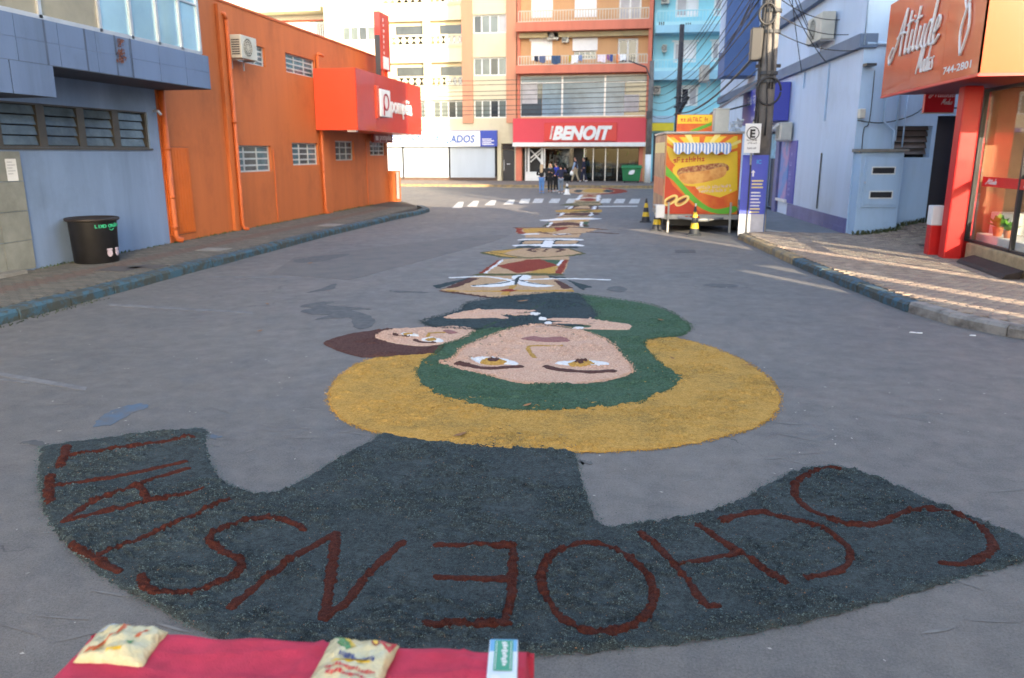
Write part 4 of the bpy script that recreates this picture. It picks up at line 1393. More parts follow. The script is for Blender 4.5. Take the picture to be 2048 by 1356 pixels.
def scribble(fr, u, z, w, h, n, m, parent, vertical=False, tilt=0.0):
    """a line of small lettering too blurred to read: a run of uneven strokes"""
    r = random.Random(int(abs(u * 977 + z * 331)))
    mb = MB()
    t = 0
    k = h * .75
    while t < w - k:
        if r.random() < .14:
            t += k * .7
            continue
        for (a, b, c, d) in r.sample([(0, 0, .22, 1), (.62, 0, .84, .7), (.1, .82, .8, 1), (.1, 0, .8, .18), (.1, .42, .75, .58), (.35, 0, .55, .7)], 3):
            q = [(t + a * k, b * h), (t + c * k, b * h), (t + c * k, d * h), (t + a * k, d * h)]
            if vertical:
                q = [(u - y_, z + x_) for x_, y_ in q]
            else:
                q = [(u + x_, z + y_ + tilt * x_) for x_, y_ in q]
            nn = n + r.uniform(.0005, .0018)
            mb.fpoly(fr, q, n, nn)
        t += k
    return mb.build('blurred_lettering', m, parent)

# ================================================================ RIGHT: PALE BLUE BUILDING
RW = Fr((4.78, 30.8), (5.34 - 4.78, 21.47 - 30.8))
MF = Fr((5.34, 21.47), (.987, .163))
M_pblue = mat('pale_blue_wall', C(192, 206, 226, .98), .75, .05, .8, .08, 20, streak=True, stain=.10)
M_pblue2 = mat('light_blue_wall', C(166, 194, 222, .95), .75, .06, .8, .08, 20, streak=True, stain=.12)
M_band = mat('slate_band', C(88, 112, 142, .85), .6, .1, 1.5)
M_dkblue = mat('deep_blue_wall', C(74, 104, 156, .9), .65, .08, 1)
M_dado = mat('violet_blue_dado', C(104, 108, 158, .85), .6, .15, 2)
M_blsign = mat('royal_blue_sign', C(62, 72, 170, .95), .4, .05, 1)
pb = thing('pale_blue_building', (5.2, 26, .13), 'pale blue building with slate cornice and blue shop signs on the right', 'building')
doorR = (-1.45, 1.0, .14, 3.0)
sidew = (1.75, 3.75, .62, 2.5)
wall_open(RW, -13.5, 9.35, .05, 4.74, [doorR], .3).build('wall', M_pblue, pb)
P = RW.pt
wall_open(RW, -13.5, 9.35, 5.08, 9.0, [], .3).build('upper_wall', M_pblue, pb)
# solid mass behind; unseen taller block added to cast the cream facade's shadow edge
crn = [RW.pt(-13.5, 0), RW.pt(9.35, 0)]
mass = [RW.pt(-13.5, 0, -.36)[:2], RW.pt(8.9, 0, -.36)[:2], MF.pt(.42, 0, -.42)[:2], MF.pt(3.6, 0, -.42)[:2], (30, 26), (30, 44.3)]
MB().prism(mass, .05, 9.0).build('rear_wing', M_pblue2, pb)
MB().prism([RW.pt(-13.3, 0, -.6)[:2], RW.pt(2.4, 0, -.35)[:2], (12, 27.6), (28, 27), (28, 43.8)], 9.0, 27).build('added_shade_block', M_pblue2, pb)
fb('cornice_band', RW, -13.5, 9.40, 4.742, 5.08, -.3, .14, M_band, pb, .01)
fb('roof_band', RW, -13.5, 9.40, 6.55, 6.85, -.02, .18, M_band, pb, .01)
fb('dado', RW, 3.0, 9.352, .05, .53, .0, .025, M_dado, pb)
for k in range(6):
    fb('dado_tile', RW, 3.05 + 1.05 * k, 4.07 + 1.05 * k, .1, .29, .025, .04, M_dado, pb, .004)
# front face with the meter cabinet
fwin = (1.02, 1.95, 2.09, 2.87)
fdoor = (2.05, 2.85, .4, 3.12)
wall_open(MF, 0, 6, .05, 9.0, [fwin, fdoor], .3).build('front_wall', M_pblue2, pb)
for k in range(5):
    z = fwin[2] + .08 + .15 * k
    MB().hexa([MF.pt(fwin[0], z, -.18), MF.pt(fwin[1], z, -.18), MF.pt(fwin[1], z, -.20), MF.pt(fwin[0], z, -.20), MF.pt(fwin[0], z + .13, -.26), MF.pt(fwin[1], z + .13, -.26), MF.pt(fwin[1], z + .13, -.28), MF.pt(fwin[0], z + .13, -.28)]).build('louvre_slat', mat('grey_brown_slat', C(128, 118, 112, .7), .5, .15), pb)
fb('louvre_backing', MF, fwin[0], fwin[1], fwin[2], fwin[3], -.32, -.30, M_dark, pb)
fb('dark_door', MF, fdoor[0], fdoor[1], fdoor[2], fdoor[3], -.28, -.22, mat('dark_brown_door', C(52, 44, 48, .7), .5, .1), pb)
for (pts, r_) in (([(-.03, 8.5), (-.03, 4.8)], .02), ([(.05, 4.84), (.62, 4.84), (.66, 4.78), (.66, 2.98), (.95, 2.75), (.95, 2.0)], .035), ([(1.0, 8.5), (1.0, 2.5)], .03), ([(1.2, 3.9), (1.2, 2.35)], .02), ([(.3, 4.2), (.3, 3.0), (.18, 2.8), (.18, 2.3)], .012), ([(2.0, 3.8), (1.5, 3.2), (.7, 2.95), (-.0, 3.0)], .012)):
    pt_ = [MF.pt(u, z, .05) for u, z in (spline(pts, 5, False) if r_ == .012 else pts)]
    MB().tube(pt_, r_, 8).build('wall_conduit', M_pblue2 if r_ > .015 else M_acg, pb, smooth=True)
fb('flood_lamp', MF, -.02, .12, 3.05, 3.28, .02, .2, M_acw, pb, .02)
fb('cable_bracket', MF, .0, .25, 4.3, 4.36, .02, .25, M_acg, pb)
# meter cabinet
mc = thing('meter_cabinet', MF.pt(.6, .13, .2), 'pale blue meter cabinet with two dark viewing slots', 'meter cabinet')
MB().fbox(MF, .03, 1.1, .10, 2.22, .0, .42).build('cabinet_body', M_pblue2, mc, bevel=.01)
fb('cap', MF, -.05, 1.18, 2.22, 2.30, -.0, .5, M_conc, mc, .01)
dr_ = fb('cabinet_door', MF, .13, 1.02, .85, 2.1, .42, .45, M_pblue2, mc, .006)
fb('cabinet_door_panel', MF, .19, .96, .92, 2.03, .45, .465, M_pblue2, dr_, .004)
for z in (1.7, 1.1):
    s_ = fb('viewing_slot', MF, .30, .90, z - .03, z + .17, .463, .47, M_winW, dr_)
    fb('slot_glass', MF, .33, .87, z, z + .14, .468, .474, M_black, s_)
fb('lock', MF, .15, .18, 1.45, 1.5, .45, .47, M_alum, dr_)
# windows, doors and posters on the long wall
dk = fb('shop_entrance', RW, doorR[0], doorR[1], doorR[2], doorR[3], -.34, -.3, mat('shop_entry_dark', (.05, .06, .09), .5, .3, 2), pb)
fb('door_panel', RW, -.2, .9, .2, 1.9, -.25, -.2, mat('deep_blue_panel', C(60, 66, 120, .8), .4, .2, 3), pb)
fb('door_poster', RW, -.9, .4, 2.0, 2.9, -.2, -.15, mat('aqua_poster', C(120, 180, 210, .9), .5, .35, 3), pb)
fb('pilaster', RW, 1.0, 1.5, .1, 3.1, .0, .1, M_dado, pb)
fb('poster', RW, 1.55, 2.7, .65, 2.85, .0, .03, mat('blue_pink_poster', C(92, 140, 206, .9), .5, .3, 1.6, col2=C(178, 140, 190, .9), fac=(.42, .6)), pb)
bn_ = fb('banner', RW, 2.8, 3.7, .55, 2.6, .0, .03, M_blsign, pb)
scribble(RW, 3.2, .75, 1.7, .24, .031, mat('lilac_print', C(150, 150, 210, .9), .6, 0), bn_, vertical=True)
fb('poster_sill', RW, 1.5, 2.9, .55, .64, .0, .1, M_white, pb)
bs = thing('blue_shop_sign', RW.pt(0, 3.2, .2), 'blue box sign with white lettering on the pale blue building', 'sign')
BS = Fr(RW.pt(1.6, 0, 0)[:2], (.92, -.39))
sb = MB().fbox(RW, -3.2, 2.2, 3.28, 4.55, .02, .62).build('sign_box', M_blsign, bs, bevel=.01)
scribble(RW, -2.2, 4.02, 2.9, .3, .62, M_white, bs)
scribble(RW, -.8, 3.75, 1.3, .16, .62, M_white, bs)
scribble(RW, -1.2, 3.42, 1.9, .16, .62, M_white, bs)
u0, u1, z0, z1 = RW.rect(1612, 42, 1648, 84, .4)
ac_unit(RW, u0 + .2, u1 - .2, z0, z0 + .72, .06, .42, 'beige air conditioner high on the pale blue wall above the cornice')
ac_unit(RW, 2.1, 3.0, 2.62, 3.2, .06, .40, 'air conditioner with a white hose beside the blue sign')
MB().tube([RW.pt(*q) for q in ((1.75, 2.6, .5), (1.9, 2.72, .58), (2.2, 2.85, .6), (2.5, 3.0, .56), (2.7, 3.15, .45))], .04, 8).build('drain_hose', M_white, pb, smooth=True)
for (u_, z0, z1) in ((6.55, 3.1, 4.7), (3.9, 4.7, 4.2), (6.6, .6, 2.2)):
    MB().tube([RW.pt(u_, z0, .03), RW.pt(u_, z1, .03)], .022, 6).build('wall_conduit', M_acg if u_ > 6.58 else M_pblue2, pb)
# deep blue projecting storey further along
u0 = RW.uz(1437, 120, 1.3)[0]
u1 = RW.uz(1500, 100, 1.3)[0]
pj = MB().fbox(RW, u0, -4.2, 5.35, 12.0, -.2, 1.3).build('projecting_storey', M_dkblue, pb)
for k in range(5):
    uu = u0 + .5 + 1.4 * k
    if uu < -4.8:
        fb('window_slot', RW, uu, uu + .55, 6.6, 10.5, 1.3, 1.32, M_pane2, pj)
        fb('fin', RW, uu + .75, uu + .9, 6.3, 11.5, 1.3, 1.5, M_pblue, pj)
u0_, z0_ = RW.uz(1463, 138, 1.5)
ac_unit(RW, -9.2, -8.2, 5.5, 6.2, 1.34, 1.7, 'air conditioner on the deep blue projecting storey behind the cables')
# brown awning
aw = thing('awning', RW.pt(-7, 3.6, .8), 'sagging grey-brown fabric awning below the deep blue storey', 'awning')
a0, a1 = RW.uz(1432, 228, 1.9)[0], -3.4
mb = MB()
ns = 14
for k in range(ns):
    f0, f1 = k / ns, (k + 1) / ns
    c0, c1 = a0 + (a1 - a0) * f0, a0 + (a1 - a0) * f1
    s0, s1 = .06 * math.sin(f0 * 9), .06 * math.sin(f1 * 9)
    P = RW.pt
    mb.quad(P(c0, 3.75 + s0, 1.9), P(c1, 3.75 + s1, 1.9), P(c1, 5.0, .15), P(c0, 5.0, .15))
    mb.quad(P(c0, 3.55 + s0 * 1.5, 1.92), P(c1, 3.55 + s1 * 1.5, 1.92), P(c1, 3.75 + s1, 1.9), P(c0, 3.75 + s0, 1.9))
mb.build('awning_cloth', mat('grey_brown_canvas', C(122, 108, 104, .8), .9, .15, 3), aw)
for f in (0.02, .5, .98):
    c = a0 + (a1 - a0) * f
    MB().tube([RW.pt(c, 3.74, 1.88), RW.pt(c, 4.2, .02)], .025, 6).build('awning_arm', M_acg, aw)
# weeds along the wall foot and rubble
weeds('weeds', [(MF.pt(u, 0, .12 if u > 1.15 else .5)[0], MF.pt(u, 0, .12 if u > 1.15 else .5)[1], zr(*MF.pt(u, 0, .3)[:2])) for u in np.arange(.05, 3.4, .09)], 'green and brown weeds at the foot of the meter cabinet wall', n=16, h=.14, seed=9, col=(84, 92, 58))

# ================================================================ RIGHT: CORNER SHOP WITH ORANGE FASCIA
M_fas = mat('orange_red_fascia', C(226, 92, 48, .80), .2, .05, .8, spec=.7, coat=.4)
M_colr = mat('red_column_paint', C(206, 30, 28, .95), .4, .08, 2)
M_plinth = mat('stone_plinth', C(176, 150, 110, .85), .85, .2, 6, .6, 25)
SF = Fr((5.4, 0), (0, -1))                  # street side of the fascia, u = -y
cs = thing('corner_shop', (7, 16, .13), 'corner shop with an orange fascia, red column and glass front', 'building')
FZ0, FZ1 = 3.48, 5.45
MB().box(5.43, 14, 14.46, 19.75, FZ0 + .02, FZ1 - .01).build('canopy', mat('soffit_dark_red', C(140, 40, 34, .9), .5, .1), cs)
fpan = [-19.8, -17.9, -16.1, -14.42]
for a, b in zip(fpan, fpan[1:]):
    fb('fascia_panel', SF, a + .004, b, FZ0, FZ1, -.03, .0, M_fas, cs)
SS = Fr((5.4, 14.42), (1, .0))              # side-street face
for k in range(4):
    fb('fascia_panel', SS, .0 + 2.1 * k + (.004 if k else .0), 2.1 * (k + 1), FZ0, FZ1, -.03, .0, M_fas, cs)
fb('fascia_trim', SF, -19.8, -14.40, FZ0 - .05, FZ0 - .003, -.05, .01, M_colr, cs)
fb('fascia_trim', SS, .02, 8.4, FZ0 - .05, FZ0 - .003, -.05, .01, M_colr, cs)
MB().box(5.6, 14, 14.6, 19.6, FZ1 - .01, 6.2).build('roof_block', M_pblue2, cs)
# handwritten name on the fascia, from strokes
A_ = [[(0.05, .25), (-.15, .05), (.0, -.1), (.35, .3), (.75, 1.0)], [(.75, 1.0), (.72, .4), (.78, .0)], [(.3, .42), (.6, .5), (.95, .48)]]
def off(strokes, dx): return [[(a + dx, b) for a, b in st] for st in strokes]
t_ = [[(.1, .9), (.06, .3), (.12, .02), (.25, .1)], [(-.1, .62), (.32, .68)]]
i_ = [[(.06, .48), (.04, .1), (.12, .0), (.22, .12)], [(.08, .72), (.09, .76)]]
u_l = [[(.05, .48), (.03, .12), (.14, 0), (.3, .15), (.36, .48), (.34, .1), (.46, .02)]]
d_l = [[(.36, .42), (.18, .5), (.02, .25), (.1, .02), (.3, .12), (.42, 1.0), (.38, .1), (.5, .02)]]
e_l = [[(.02, .22), (.22, .3), (.26, .46), (.12, .5), (.02, .22), (.12, .0), (.38, .14)]]
word = off(A_, 0) + off(t_, 1.05) + off(i_, 1.4) + off(t_, 1.68) + off(u_l, 2.02) + off(d_l, 2.55) + off(e_l, 3.12)
M_scr = mat('silver_script', (.75, .73, .7), .35, .05)
script_strokes(SF, word, -19.25, 4.22, .92, .03, M_scr, cs, r=.026, slant=.28, wide=.88)
M_l = [[(0, 0), (.12, .5), (.25, 1.0), (.35, .2), (.62, 1.0), (.62, .3), (.72, .0)]]
o_l = [[(.2, .46), (.04, .3), (.1, .02), (.28, .1), (.3, .4), (.2, .46), (.42, .4)]]
a_l = [[(.3, .44), (.08, .4), (.04, .1), (.16, 0), (.3, .3), (.3, .05), (.42, .02)]]
s_l = [[(.24, .46), (.08, .38), (.22, .2), (.2, .02), (.02, .04)]]
word2 = off(M_l, 0) + off(o_l, .8) + off(d_l, 1.22) + off(a_l, 1.75) + off(s_l, 2.2)
script_strokes(SF, word2, -17.45, 3.75, .5, .03, M_scr, cs, r=.016, slant=.3, wide=.72)
# slim figure-shaped flourish
script_strokes(SF, [[(.1, 1.0), (.0, .75), (.14, .55), (.22, .85), (.1, .98)], [(.12, .55), (.0, .3), (.1, .0)], [(.2, .6), (.28, .3), (.1, .0)]], -15.35, 3.85, 1.35, .03, M_scr, cs, r=.022, slant=.05, wide=.9, name='flourish')
text('744-2801', SF, -16.0, 3.6, .13, .002, M_white, cs, width=1.25, bold=.01, depth=.004, name='lettering')
# column, glass front, plinth
cx_, cy_ = 6.2, 16.75
MB().box(cx_ - .17, cx_ + .17, cy_ - .15, cy_ + .17, .1, FZ0 - .03).build('column', M_colr, cs, bevel=.03)
MB().box(5.92, 6.16, 17.15, 17.4, .1, .75).build('low_post', M_colr, cs, bevel=.02)
MB().box(5.91, 6.17, 17.14, 17.41, .751, 1.15).build('low_post_cap', M_white, cs, bevel=.02)
AF = Fr((6.5, 0), (0, -1))
fb('plinth', AF, -16.5, -13.2, .05, .48, -.15, .12, M_plinth, cs, .02)
gfr = MB()
for u_ in (-16.85, -14.9, -13.3):
    gfr.fbox(AF, u_ - .03, u_ + .03, .48, 3.4, -.06, .02)
gfr.fbox(AF, -16.85, -13.3, 3.34, 3.4, -.05, .02).fbox(AF, -16.85, -13.3, .48, .53, -.05, .02)
gf = gfr.build('shop_window_frame', M_black, cs)
clr = glass_mat('clear_shop_glass', (.9, .92, .92))
for a, b in ((-16.82, -14.93), (-14.87, -13.33)):
    p_ = fb('glass_pane', AF, a, b, .53, 3.34, -.025, -.015, clr, gf)
SS2 = Fr((6.5, 13.3), (1, 0))
fb('side_glass_pane', SS2, .05, 3.4, .53, 3.34, -.02, -.01, clr, gf)
fb('side_plinth', SS2, -.1, 7.4, .05, .48, -.2, .1, M_plinth, cs, .02)
fb('red_band', AF, -16.42, -13.35, 1.58, 1.76, .003, .012, M_colr, cs)
script_strokes(AF, word, -16.25, 1.63, .1, .012, M_white, cs, r=.007, slant=.3, wide=1.3)
script_strokes(AF, word, -14.7, 1.63, .1, .012, M_white, cs, r=.007, slant=.3, wide=1.3)
fb('red_jamb', AF, -17.15, -16.9, .1, 3.42, -.12, .02, M_colr, cs, .01)
# room behind the glass
MB().box(6.6, 13.9, 13.4, 17.2, .30, .46).build('shop_floor', mat('shop_floor_tile', (.6, .57, .52), .4, .06), cs)
MB().box(9.9, 10.0, 13.6, 19.6, .46, 3.44).build('shop_back_wall', mat('shop_wall_beige', C(176, 140, 104, .9), .8, .1), cs)
MB().box(6.75, 9.9, 17.2, 17.3, .46, 3.44).build('shop_partition', mat('shop_wall_tan', C(150, 116, 84, .9), .8, .1), cs)
MB().box(7.5, 13.8, 17.35, 19.6, .1, 3.47).build('rear_room', M_pblue2, cs)
MB().box(6.7, 8.3, 14.0, 16.9, .461, .64).build('display_platform', M_white, cs, bevel=.01)
MB().box(13.86, 14.0, 13.4, 19.6, .1, 3.47).build('end_wall', M_pblue2, cs)
MB().box(8.2, 9.4, 15.6, 16.6, .46, 1.3).build('display_counter', M_white, cs, bevel=.02)
MB().box(7.0, 8.0, 16.6, 17.1, .46, 1.05).build('display_block', M_white, cs, bevel=.02)
# small red projecting sign
HS = Fr(G(1848, 478)[:2], (.987, .163))
HS = Fr((6.35, 19.9), (.987, .163))
u0, u1, z0, z1 = HS.rect(1848, 177, 1908, 225)
hs = thing('projecting_sign', HS.pt((u0 + u1) / 2, z0), 'small square red sign with white handwriting under the orange fascia', 'sign')
fb('sign_board', HS, u0, u1, z0, z1, -.05, .05, mat('bright_red_sign', C(206, 24, 34, .95), .4, .04), hs, .008)
fb('sign_rim', HS, u0 - .02, u1 + .02, z0 - .025, z0 - .004, -.06, .06, M_acw, hs)
script_strokes(HS, word, u0 + .1, z0 + .34, .2, .055, M_white, hs, r=.008, slant=.3, wide=.8)
script_strokes(HS, word2, u0 + .38, z0 + .18, .12, .055, M_white, hs, r=.006, slant=.3, wide=.8)
for z in (z0 + .1, z1 - .08):
    MB().tube([HS.pt(u1, z, 0), HS.pt(u1 + .45, z, 0)], .02, 6).build('sign_arm', M_acg, hs)
# wooden drain board leaning by the plinth
o = MB().hexa([(6.0, 13.9, .15), (6.28, 13.9, .15), (6.3, 16.0, .16), (6.05, 16.0, .16), (6.05, 13.9, .22), (6.33, 13.9, .30), (6.35, 16.0, .30), (6.1, 16.0, .22)]).build('drain_box', mat('dark_wood', C(70, 56, 48, .7), .8, .25, 6), bevel=.01)
tag(o, 'dark wooden board lying along the shop plinth', 'board')
# potted plants behind the glass
def pot_plant(x, y, z, label, s=1.0, seed=0):
    t = thing('potted_plant', (x, y, z), label, 'plant')
    MB().lathe((x, y), [(.07 * s, z), (.10 * s, z + .16 * s), (.11 * s, z + .17 * s), (.09 * s, z + .165 * s)], 14).build('pot', mat('terracotta_pot', C(200, 120, 80, .9), .7, .1), t, smooth=True)
    r = random.Random(seed)
    mb = MB()
    for k in range(26):
        a = r.uniform(0, 6.28)
        l = s * r.uniform(.16, .34)
        e = r.uniform(.5, 1.3)
        base = Vector((x, y, z + .16 * s))
        d = Vector((math.cos(a) * math.cos(e), math.sin(a) * math.cos(e), math.sin(e)))
        sd = Vector((-math.sin(a), math.cos(a), 0)) * l * .22
        tip = base + d * l - Vector((0, 0, l * .15))
        mid = base + d * l * .55
        mb.quad(tuple(base), tuple(mid - sd), tuple(tip), tuple(mid + sd))
    mb.build('leaves', mat('leaf_green', C(96, 150, 50, .8), .5, .3, 10), t)
pot_plant(6.82, 16.25, .645, 'green potted plant inside the shop window beside the red column', 1.0, 1)
pot_plant(6.85, 15.9, .645, 'smaller green potted plant further right inside the shop window', .8, 2)

# ================================================================ unseen blocks added behind and beside the camera to shade the road
M_off = mat('beige_plaster', C(190, 178, 160, .9), .8, .08, .5)
t1 = MB().prism([(5.8, 4.0), (8.2, 4.0), (16, -8), (16, -16), (5.8, -16)], 0, 26).build('shade_tower', M_off)  # unseen mass added to keep street and left wall shaded
tag(t1, 'tall beige block added out of view to shade the street', 'building')
SD = (math.tan(SUN_A), -1.0)                      # slot sides run parallel to the sun's rays
def oblique(x0, x1, y1, y0, z0, z1):
    k = SD[0] * (y1 - y0)
    return MB().prism([(x0, y1), (x1, y1), (x1 + k, y0), (x0 + k, y0)], z0, z1)
t2 = thing('slotted_shade_wall', (10, 1, 0), 'thin beige walls added out of view, slotted to shape the sun streaks', 'building')  # thin unseen walls added; their slots let the sun streaks through
oblique(8.25, 9.25, 3.9, 2.6, 0, 10.8).build('shade_wall', M_off, t2)
oblique(9.25, 9.5, 3.9, 2.6, 4.9, 10.8).build('sun_slot_cap', M_off, t2)
oblique(9.5, 10.2, 3.9, 2.6, 0, 10.8).build('shade_wall', M_off, t2)
oblique(10.6, 12.2, 3.9, 2.6, 0, 10.8).build('shade_wall', M_off, t2)
oblique(10.2, 10.6, 3.9, 2.6, 5.2, 10.8).build('sun_slot_cap', M_off, t2)
t3 = MB().prism([(15.6, 3.9), (44, 3.9), (44, -10), (15.6 + 13.9 * SD[0], -10)], 0, 18).build('shade_block', M_off)  # unseen mass added to shade the pale blue front wall
tag(t3, 'wide beige block added out of view to shade the right side', 'building')
t4 = MB().box(-30, -11, -40, -3, 0, 9).build('rear_shade_block', M_off)  # unseen mass added for shade, left of the camera
tag(t4, 'low beige block added for shade on the left behind the viewpoint', 'building')
M_leafoff = None

# ================================================================ HOT DOG TRAILER
TR = Fr((.64, 22.55), (.997, .077))
tw_, td_ = 2.08, 3.0
tz0, tz1 = .50, 2.72
tr = thing('food_trailer', (1.6, 24, 0), 'hot dog trailer with printed orange panels and a striped awning', 'trailer')
M_or_p = mat('print_orange', C(228, 120, 36, .9), .35, .08, 2, col2=C(214, 84, 30, .9), fac=(.4, .62))
M_yel = mat('print_yellow', C(236, 196, 50, .9), .35, .06, 2)
M_pyel = mat('print_pale_yellow', C(240, 220, 130, .9), .35, .04, 2)
M_redp = mat('print_red', C(196, 58, 32, .9), .35, .12, 2)
M_lime = mat('print_green', C(96, 176, 48, .9), .35, .12, 3)
M_bun = mat('print_bun', C(226, 168, 92, .95), .4, .1, 3, col2=C(206, 132, 60, .95), fac=(.42, .6))
M_sau = mat('print_sausage', C(150, 76, 50, .9), .4, .2, 14, col2=C(206, 160, 100, .9), fac=(.45, .6))
M_frame = mat('trailer_metal', C(170, 170, 166, .85), .4, .12, metal=.3)
MB().fbox(TR, .0, tw_, tz0, tz1, -td_, -.02).build('cabin', mat('trailer_body', C(190, 160, 130, .8), .5, .1), tr, bevel=.01)
fb('roof_edge', TR, -.05, tw_ + .05, tz1, tz1 + .06, -td_ - .05, .04, M_frame, tr, .01)
def pzz(px, py, n=0): return TR.uz(px, py, n)
pnl = fb('printed_panel', TR, .02, tw_ - .02, tz0 + .02, tz1 - .02, -.02, 0, M_or_p, tr)
def pr(name, pts, m, n, par=pnl, sm=True):
    q = [pzz(*p) for p in pts]
    if sm:
        q = spline(q, 5)
    q = [(min(max(u, .025), tw_ - .025), min(max(z, tz0 + .025), tz1 - .025)) for u, z in q]
    return MB().fpoly(TR, q, n - .0015, n).build(name, m, par)
pr('printed_field', [(1321, 275), (1475, 272), (1475, 380), (1440, 395), (1400, 385), (1370, 350), (1340, 320), (1321, 300)], M_yel, .002, sm=False)
pr('printed_field', [(1321, 345), (1345, 370), (1375, 400), (1400, 425), (1420, 430), (1321, 430)], M_redp, .0035, sm=False)
# sun rays
for k in range(9):
    a0 = math.radians(18 + 16 * k)
    a1 = a0 + math.radians(7)
    c = (1398, 318)
    R = 110
    pts = []
    pr('printed_ray', [(c[0] + 40 * math.cos(a0), c[1] - 22 * math.sin(a0)), (c[0] + R * math.cos(a0), c[1] - 60 * math.sin(a0)), (c[0] + R * math.cos(a1), c[1] - 60 * math.sin(a1)), (c[0] + 40 * math.cos(a1), c[1] - 22 * math.sin(a1))], M_or_p if k % 2 == 0 else M_pyel, .004, sm=False)
pr('printed_swoosh', [(1322, 325), (1345, 345), (1375, 378), (1400, 402), (1430, 418), (1470, 412), (1470, 424), (1440, 428), (1405, 418), (1375, 394), (1345, 360), (1322, 345)], M_lime, .006)
pr('printed_glow', [(1345, 340), (1365, 325), (1420, 318), (1460, 325), (1466, 345), (1450, 362), (1400, 372), (1365, 368)], M_yel, .005)
pr('printed_filling', [(1354, 345), (1362, 336), (1400, 330), (1440, 326), (1455, 330), (1457, 340), (1440, 345), (1390, 350), (1360, 352)], M_sau, .0075)
pr('printed_bun', [(1358, 350), (1370, 346), (1410, 341), (1445, 333), (1453, 338), (1450, 350), (1435, 358), (1400, 366), (1375, 368), (1362, 362)], M_bun, .009)
for cx_p, cy_p in ((1341, 400), (1364, 401)):
    pr('printed_glow', [(cx_p - 15, cy_p + 6), (cx_p - 8, cy_p - 4), (cx_p + 8, cy_p - 11), (cx_p + 15, cy_p - 6), (cx_p + 8, cy_p + 5), (cx_p - 8, cy_p + 12)], M_pyel, .0065)
    pr('printed_bun', [(cx_p - 11, cy_p + 6), (cx_p - 6, cy_p - 2), (cx_p + 7, cy_p - 8), (cx_p + 11, cy_p - 4), (cx_p + 4, cy_p + 4), (cx_p - 6, cy_p + 9)], M_bun, .008)
    pr('printed_sausage', [(cx_p - 9, cy_p + 3), (cx_p, cy_p - 3), (cx_p + 9, cy_p - 6), (cx_p + 6, cy_p), (cx_p - 4, cy_p + 5)], mat('print_dark_sausage', C(96, 40, 24, .9), .4, .1), .0095)
M_pink = mat('print_pinkish', C(226, 190, 190, .9), .4, 0)
u_, z_ = pzz(1345, 326)
scribble(TR, u_, z_, .95, .15, .0075, M_redp, pnl, tilt=.06)
u_, z_ = pzz(1394, 386)
scribble(TR, u_, z_, .95, .075, .0075, M_pink, pnl, tilt=.06)
u_, z_ = pzz(1393, 378)
scribble(TR, u_, z_, .95, .075, .0075, M_pink, pnl, tilt=.06)
# scalloped striped awning
aw2 = thing('striped_awning', TR.pt(1.05, 2.35, .2), 'blue and white striped scalloped awning on the hot dog trailer', 'awning')
u0, zt = pzz(1347, 289, .2)
u1, _ = pzz(1462, 289, .2)
zb = pzz(1400, 306, .2)[1]
M_stb = mat('awning_blue', C(110, 150, 206, .9), .7, .06)
ns = 34
for k in range(ns):
    a = u0 + (u1 - u0) * k / ns
    b = u0 + (u1 - u0) * (k + 1) / ns
    dip = lambda u: .10 * abs(math.sin((u - u0) / (u1 - u0) * math.pi * 6))
    P = TR.pt
    mb = MB()
    mb.quad(P(a, zt, .26), P(b, zt, .26), P(b, zt + .05, .02), P(a, zt + .05, .02))
    mb.quad(P(a, zb - dip(a) + .06, .28), P(b, zb - dip(b) + .06, .28), P(b, zt, .26), P(a, zt, .26))
    mb.build('awning_stripe', M_stb if k % 2 else M_white, aw2)
# left side panel, printed in browns
LS = Fr(TR.pt(0, 0, -td_)[:2], (TR.n[0], TR.n[1]))
sp = fb('side_panel', LS, .03, td_ - .03, tz0 + .02, tz1 - .02, .0, .02, mat('print_brown_side', C(196, 150, 100, .85), .4, .35, 2.2, col2=C(150, 90, 60, .85), fac=(.4, .6)), tr)
fb('side_stripe', LS, .06, td_ - .06, 1.0, 1.5, .021, .024, M_or_p, sp)
fb('side_stripe', LS, .06, td_ - .06, 2.2, 2.5, .021, .024, M_pyel, sp)
# chassis, legs, wheels, drawbar
fb('underbody', TR, .1, tw_ - .1, .16, tz0 - .135, -td_ + .1, -.4, M_black, tr)
fb('chassis', TR, -.02, tw_ + .02, tz0 - .13, tz0 - .003, -td_, .06, M_frame, tr, .01)
for u_ in (.14, 1.86):
    fb('support_leg', TR, u_ - .025, u_ + .025, .0, .85, .07, .12, M_frame, tr)
for u_, s in ((-.06, -1), (tw_ + .06, 1)):
    w_ = MB().tube([TR.pt(u_ - .08, .32, -.75), TR.pt(u_ + .08, .32, -.75)], .32, 24).build('wheel', mat('tyre_rubber', (.015, .015, .016), .8, .2), tr, bevel=.03)
    MB().tube([TR.pt(u_ + s * .082, .32, -.75), TR.pt(u_ + s * .095, .32, -.75)], .18, 20).build('rim', M_alum, w_)
    MB().fbox(TR, u_ - .12, u_ + .12, .68, .72, -1.15, -.35).build('mudguard', M_frame, tr)
for k, (a, b) in enumerate((((.4, .42), (.95, .40)), ((1.7, .42), (1.15, .40)))):
    MB().tube([TR.pt(a[0], a[1], .0), TR.pt(b[0], b[1], .55)], .04, 8).build('drawbar', M_frame, tr)
MB().tube([TR.pt(.9, .40, .56), TR.pt(1.2, .40, .56)], .05, 8).build('coupling', M_frame, tr)
for u_ in (.62, .75, .95):
    fb('reflector', TR, u_, u_ + .07, tz0 - .1, tz0 - .04, .061, .068, M_redp, tr)
fb('white_box', TR, -.22, .02, .42, .78, .02, .25, M_white, tr, .01)
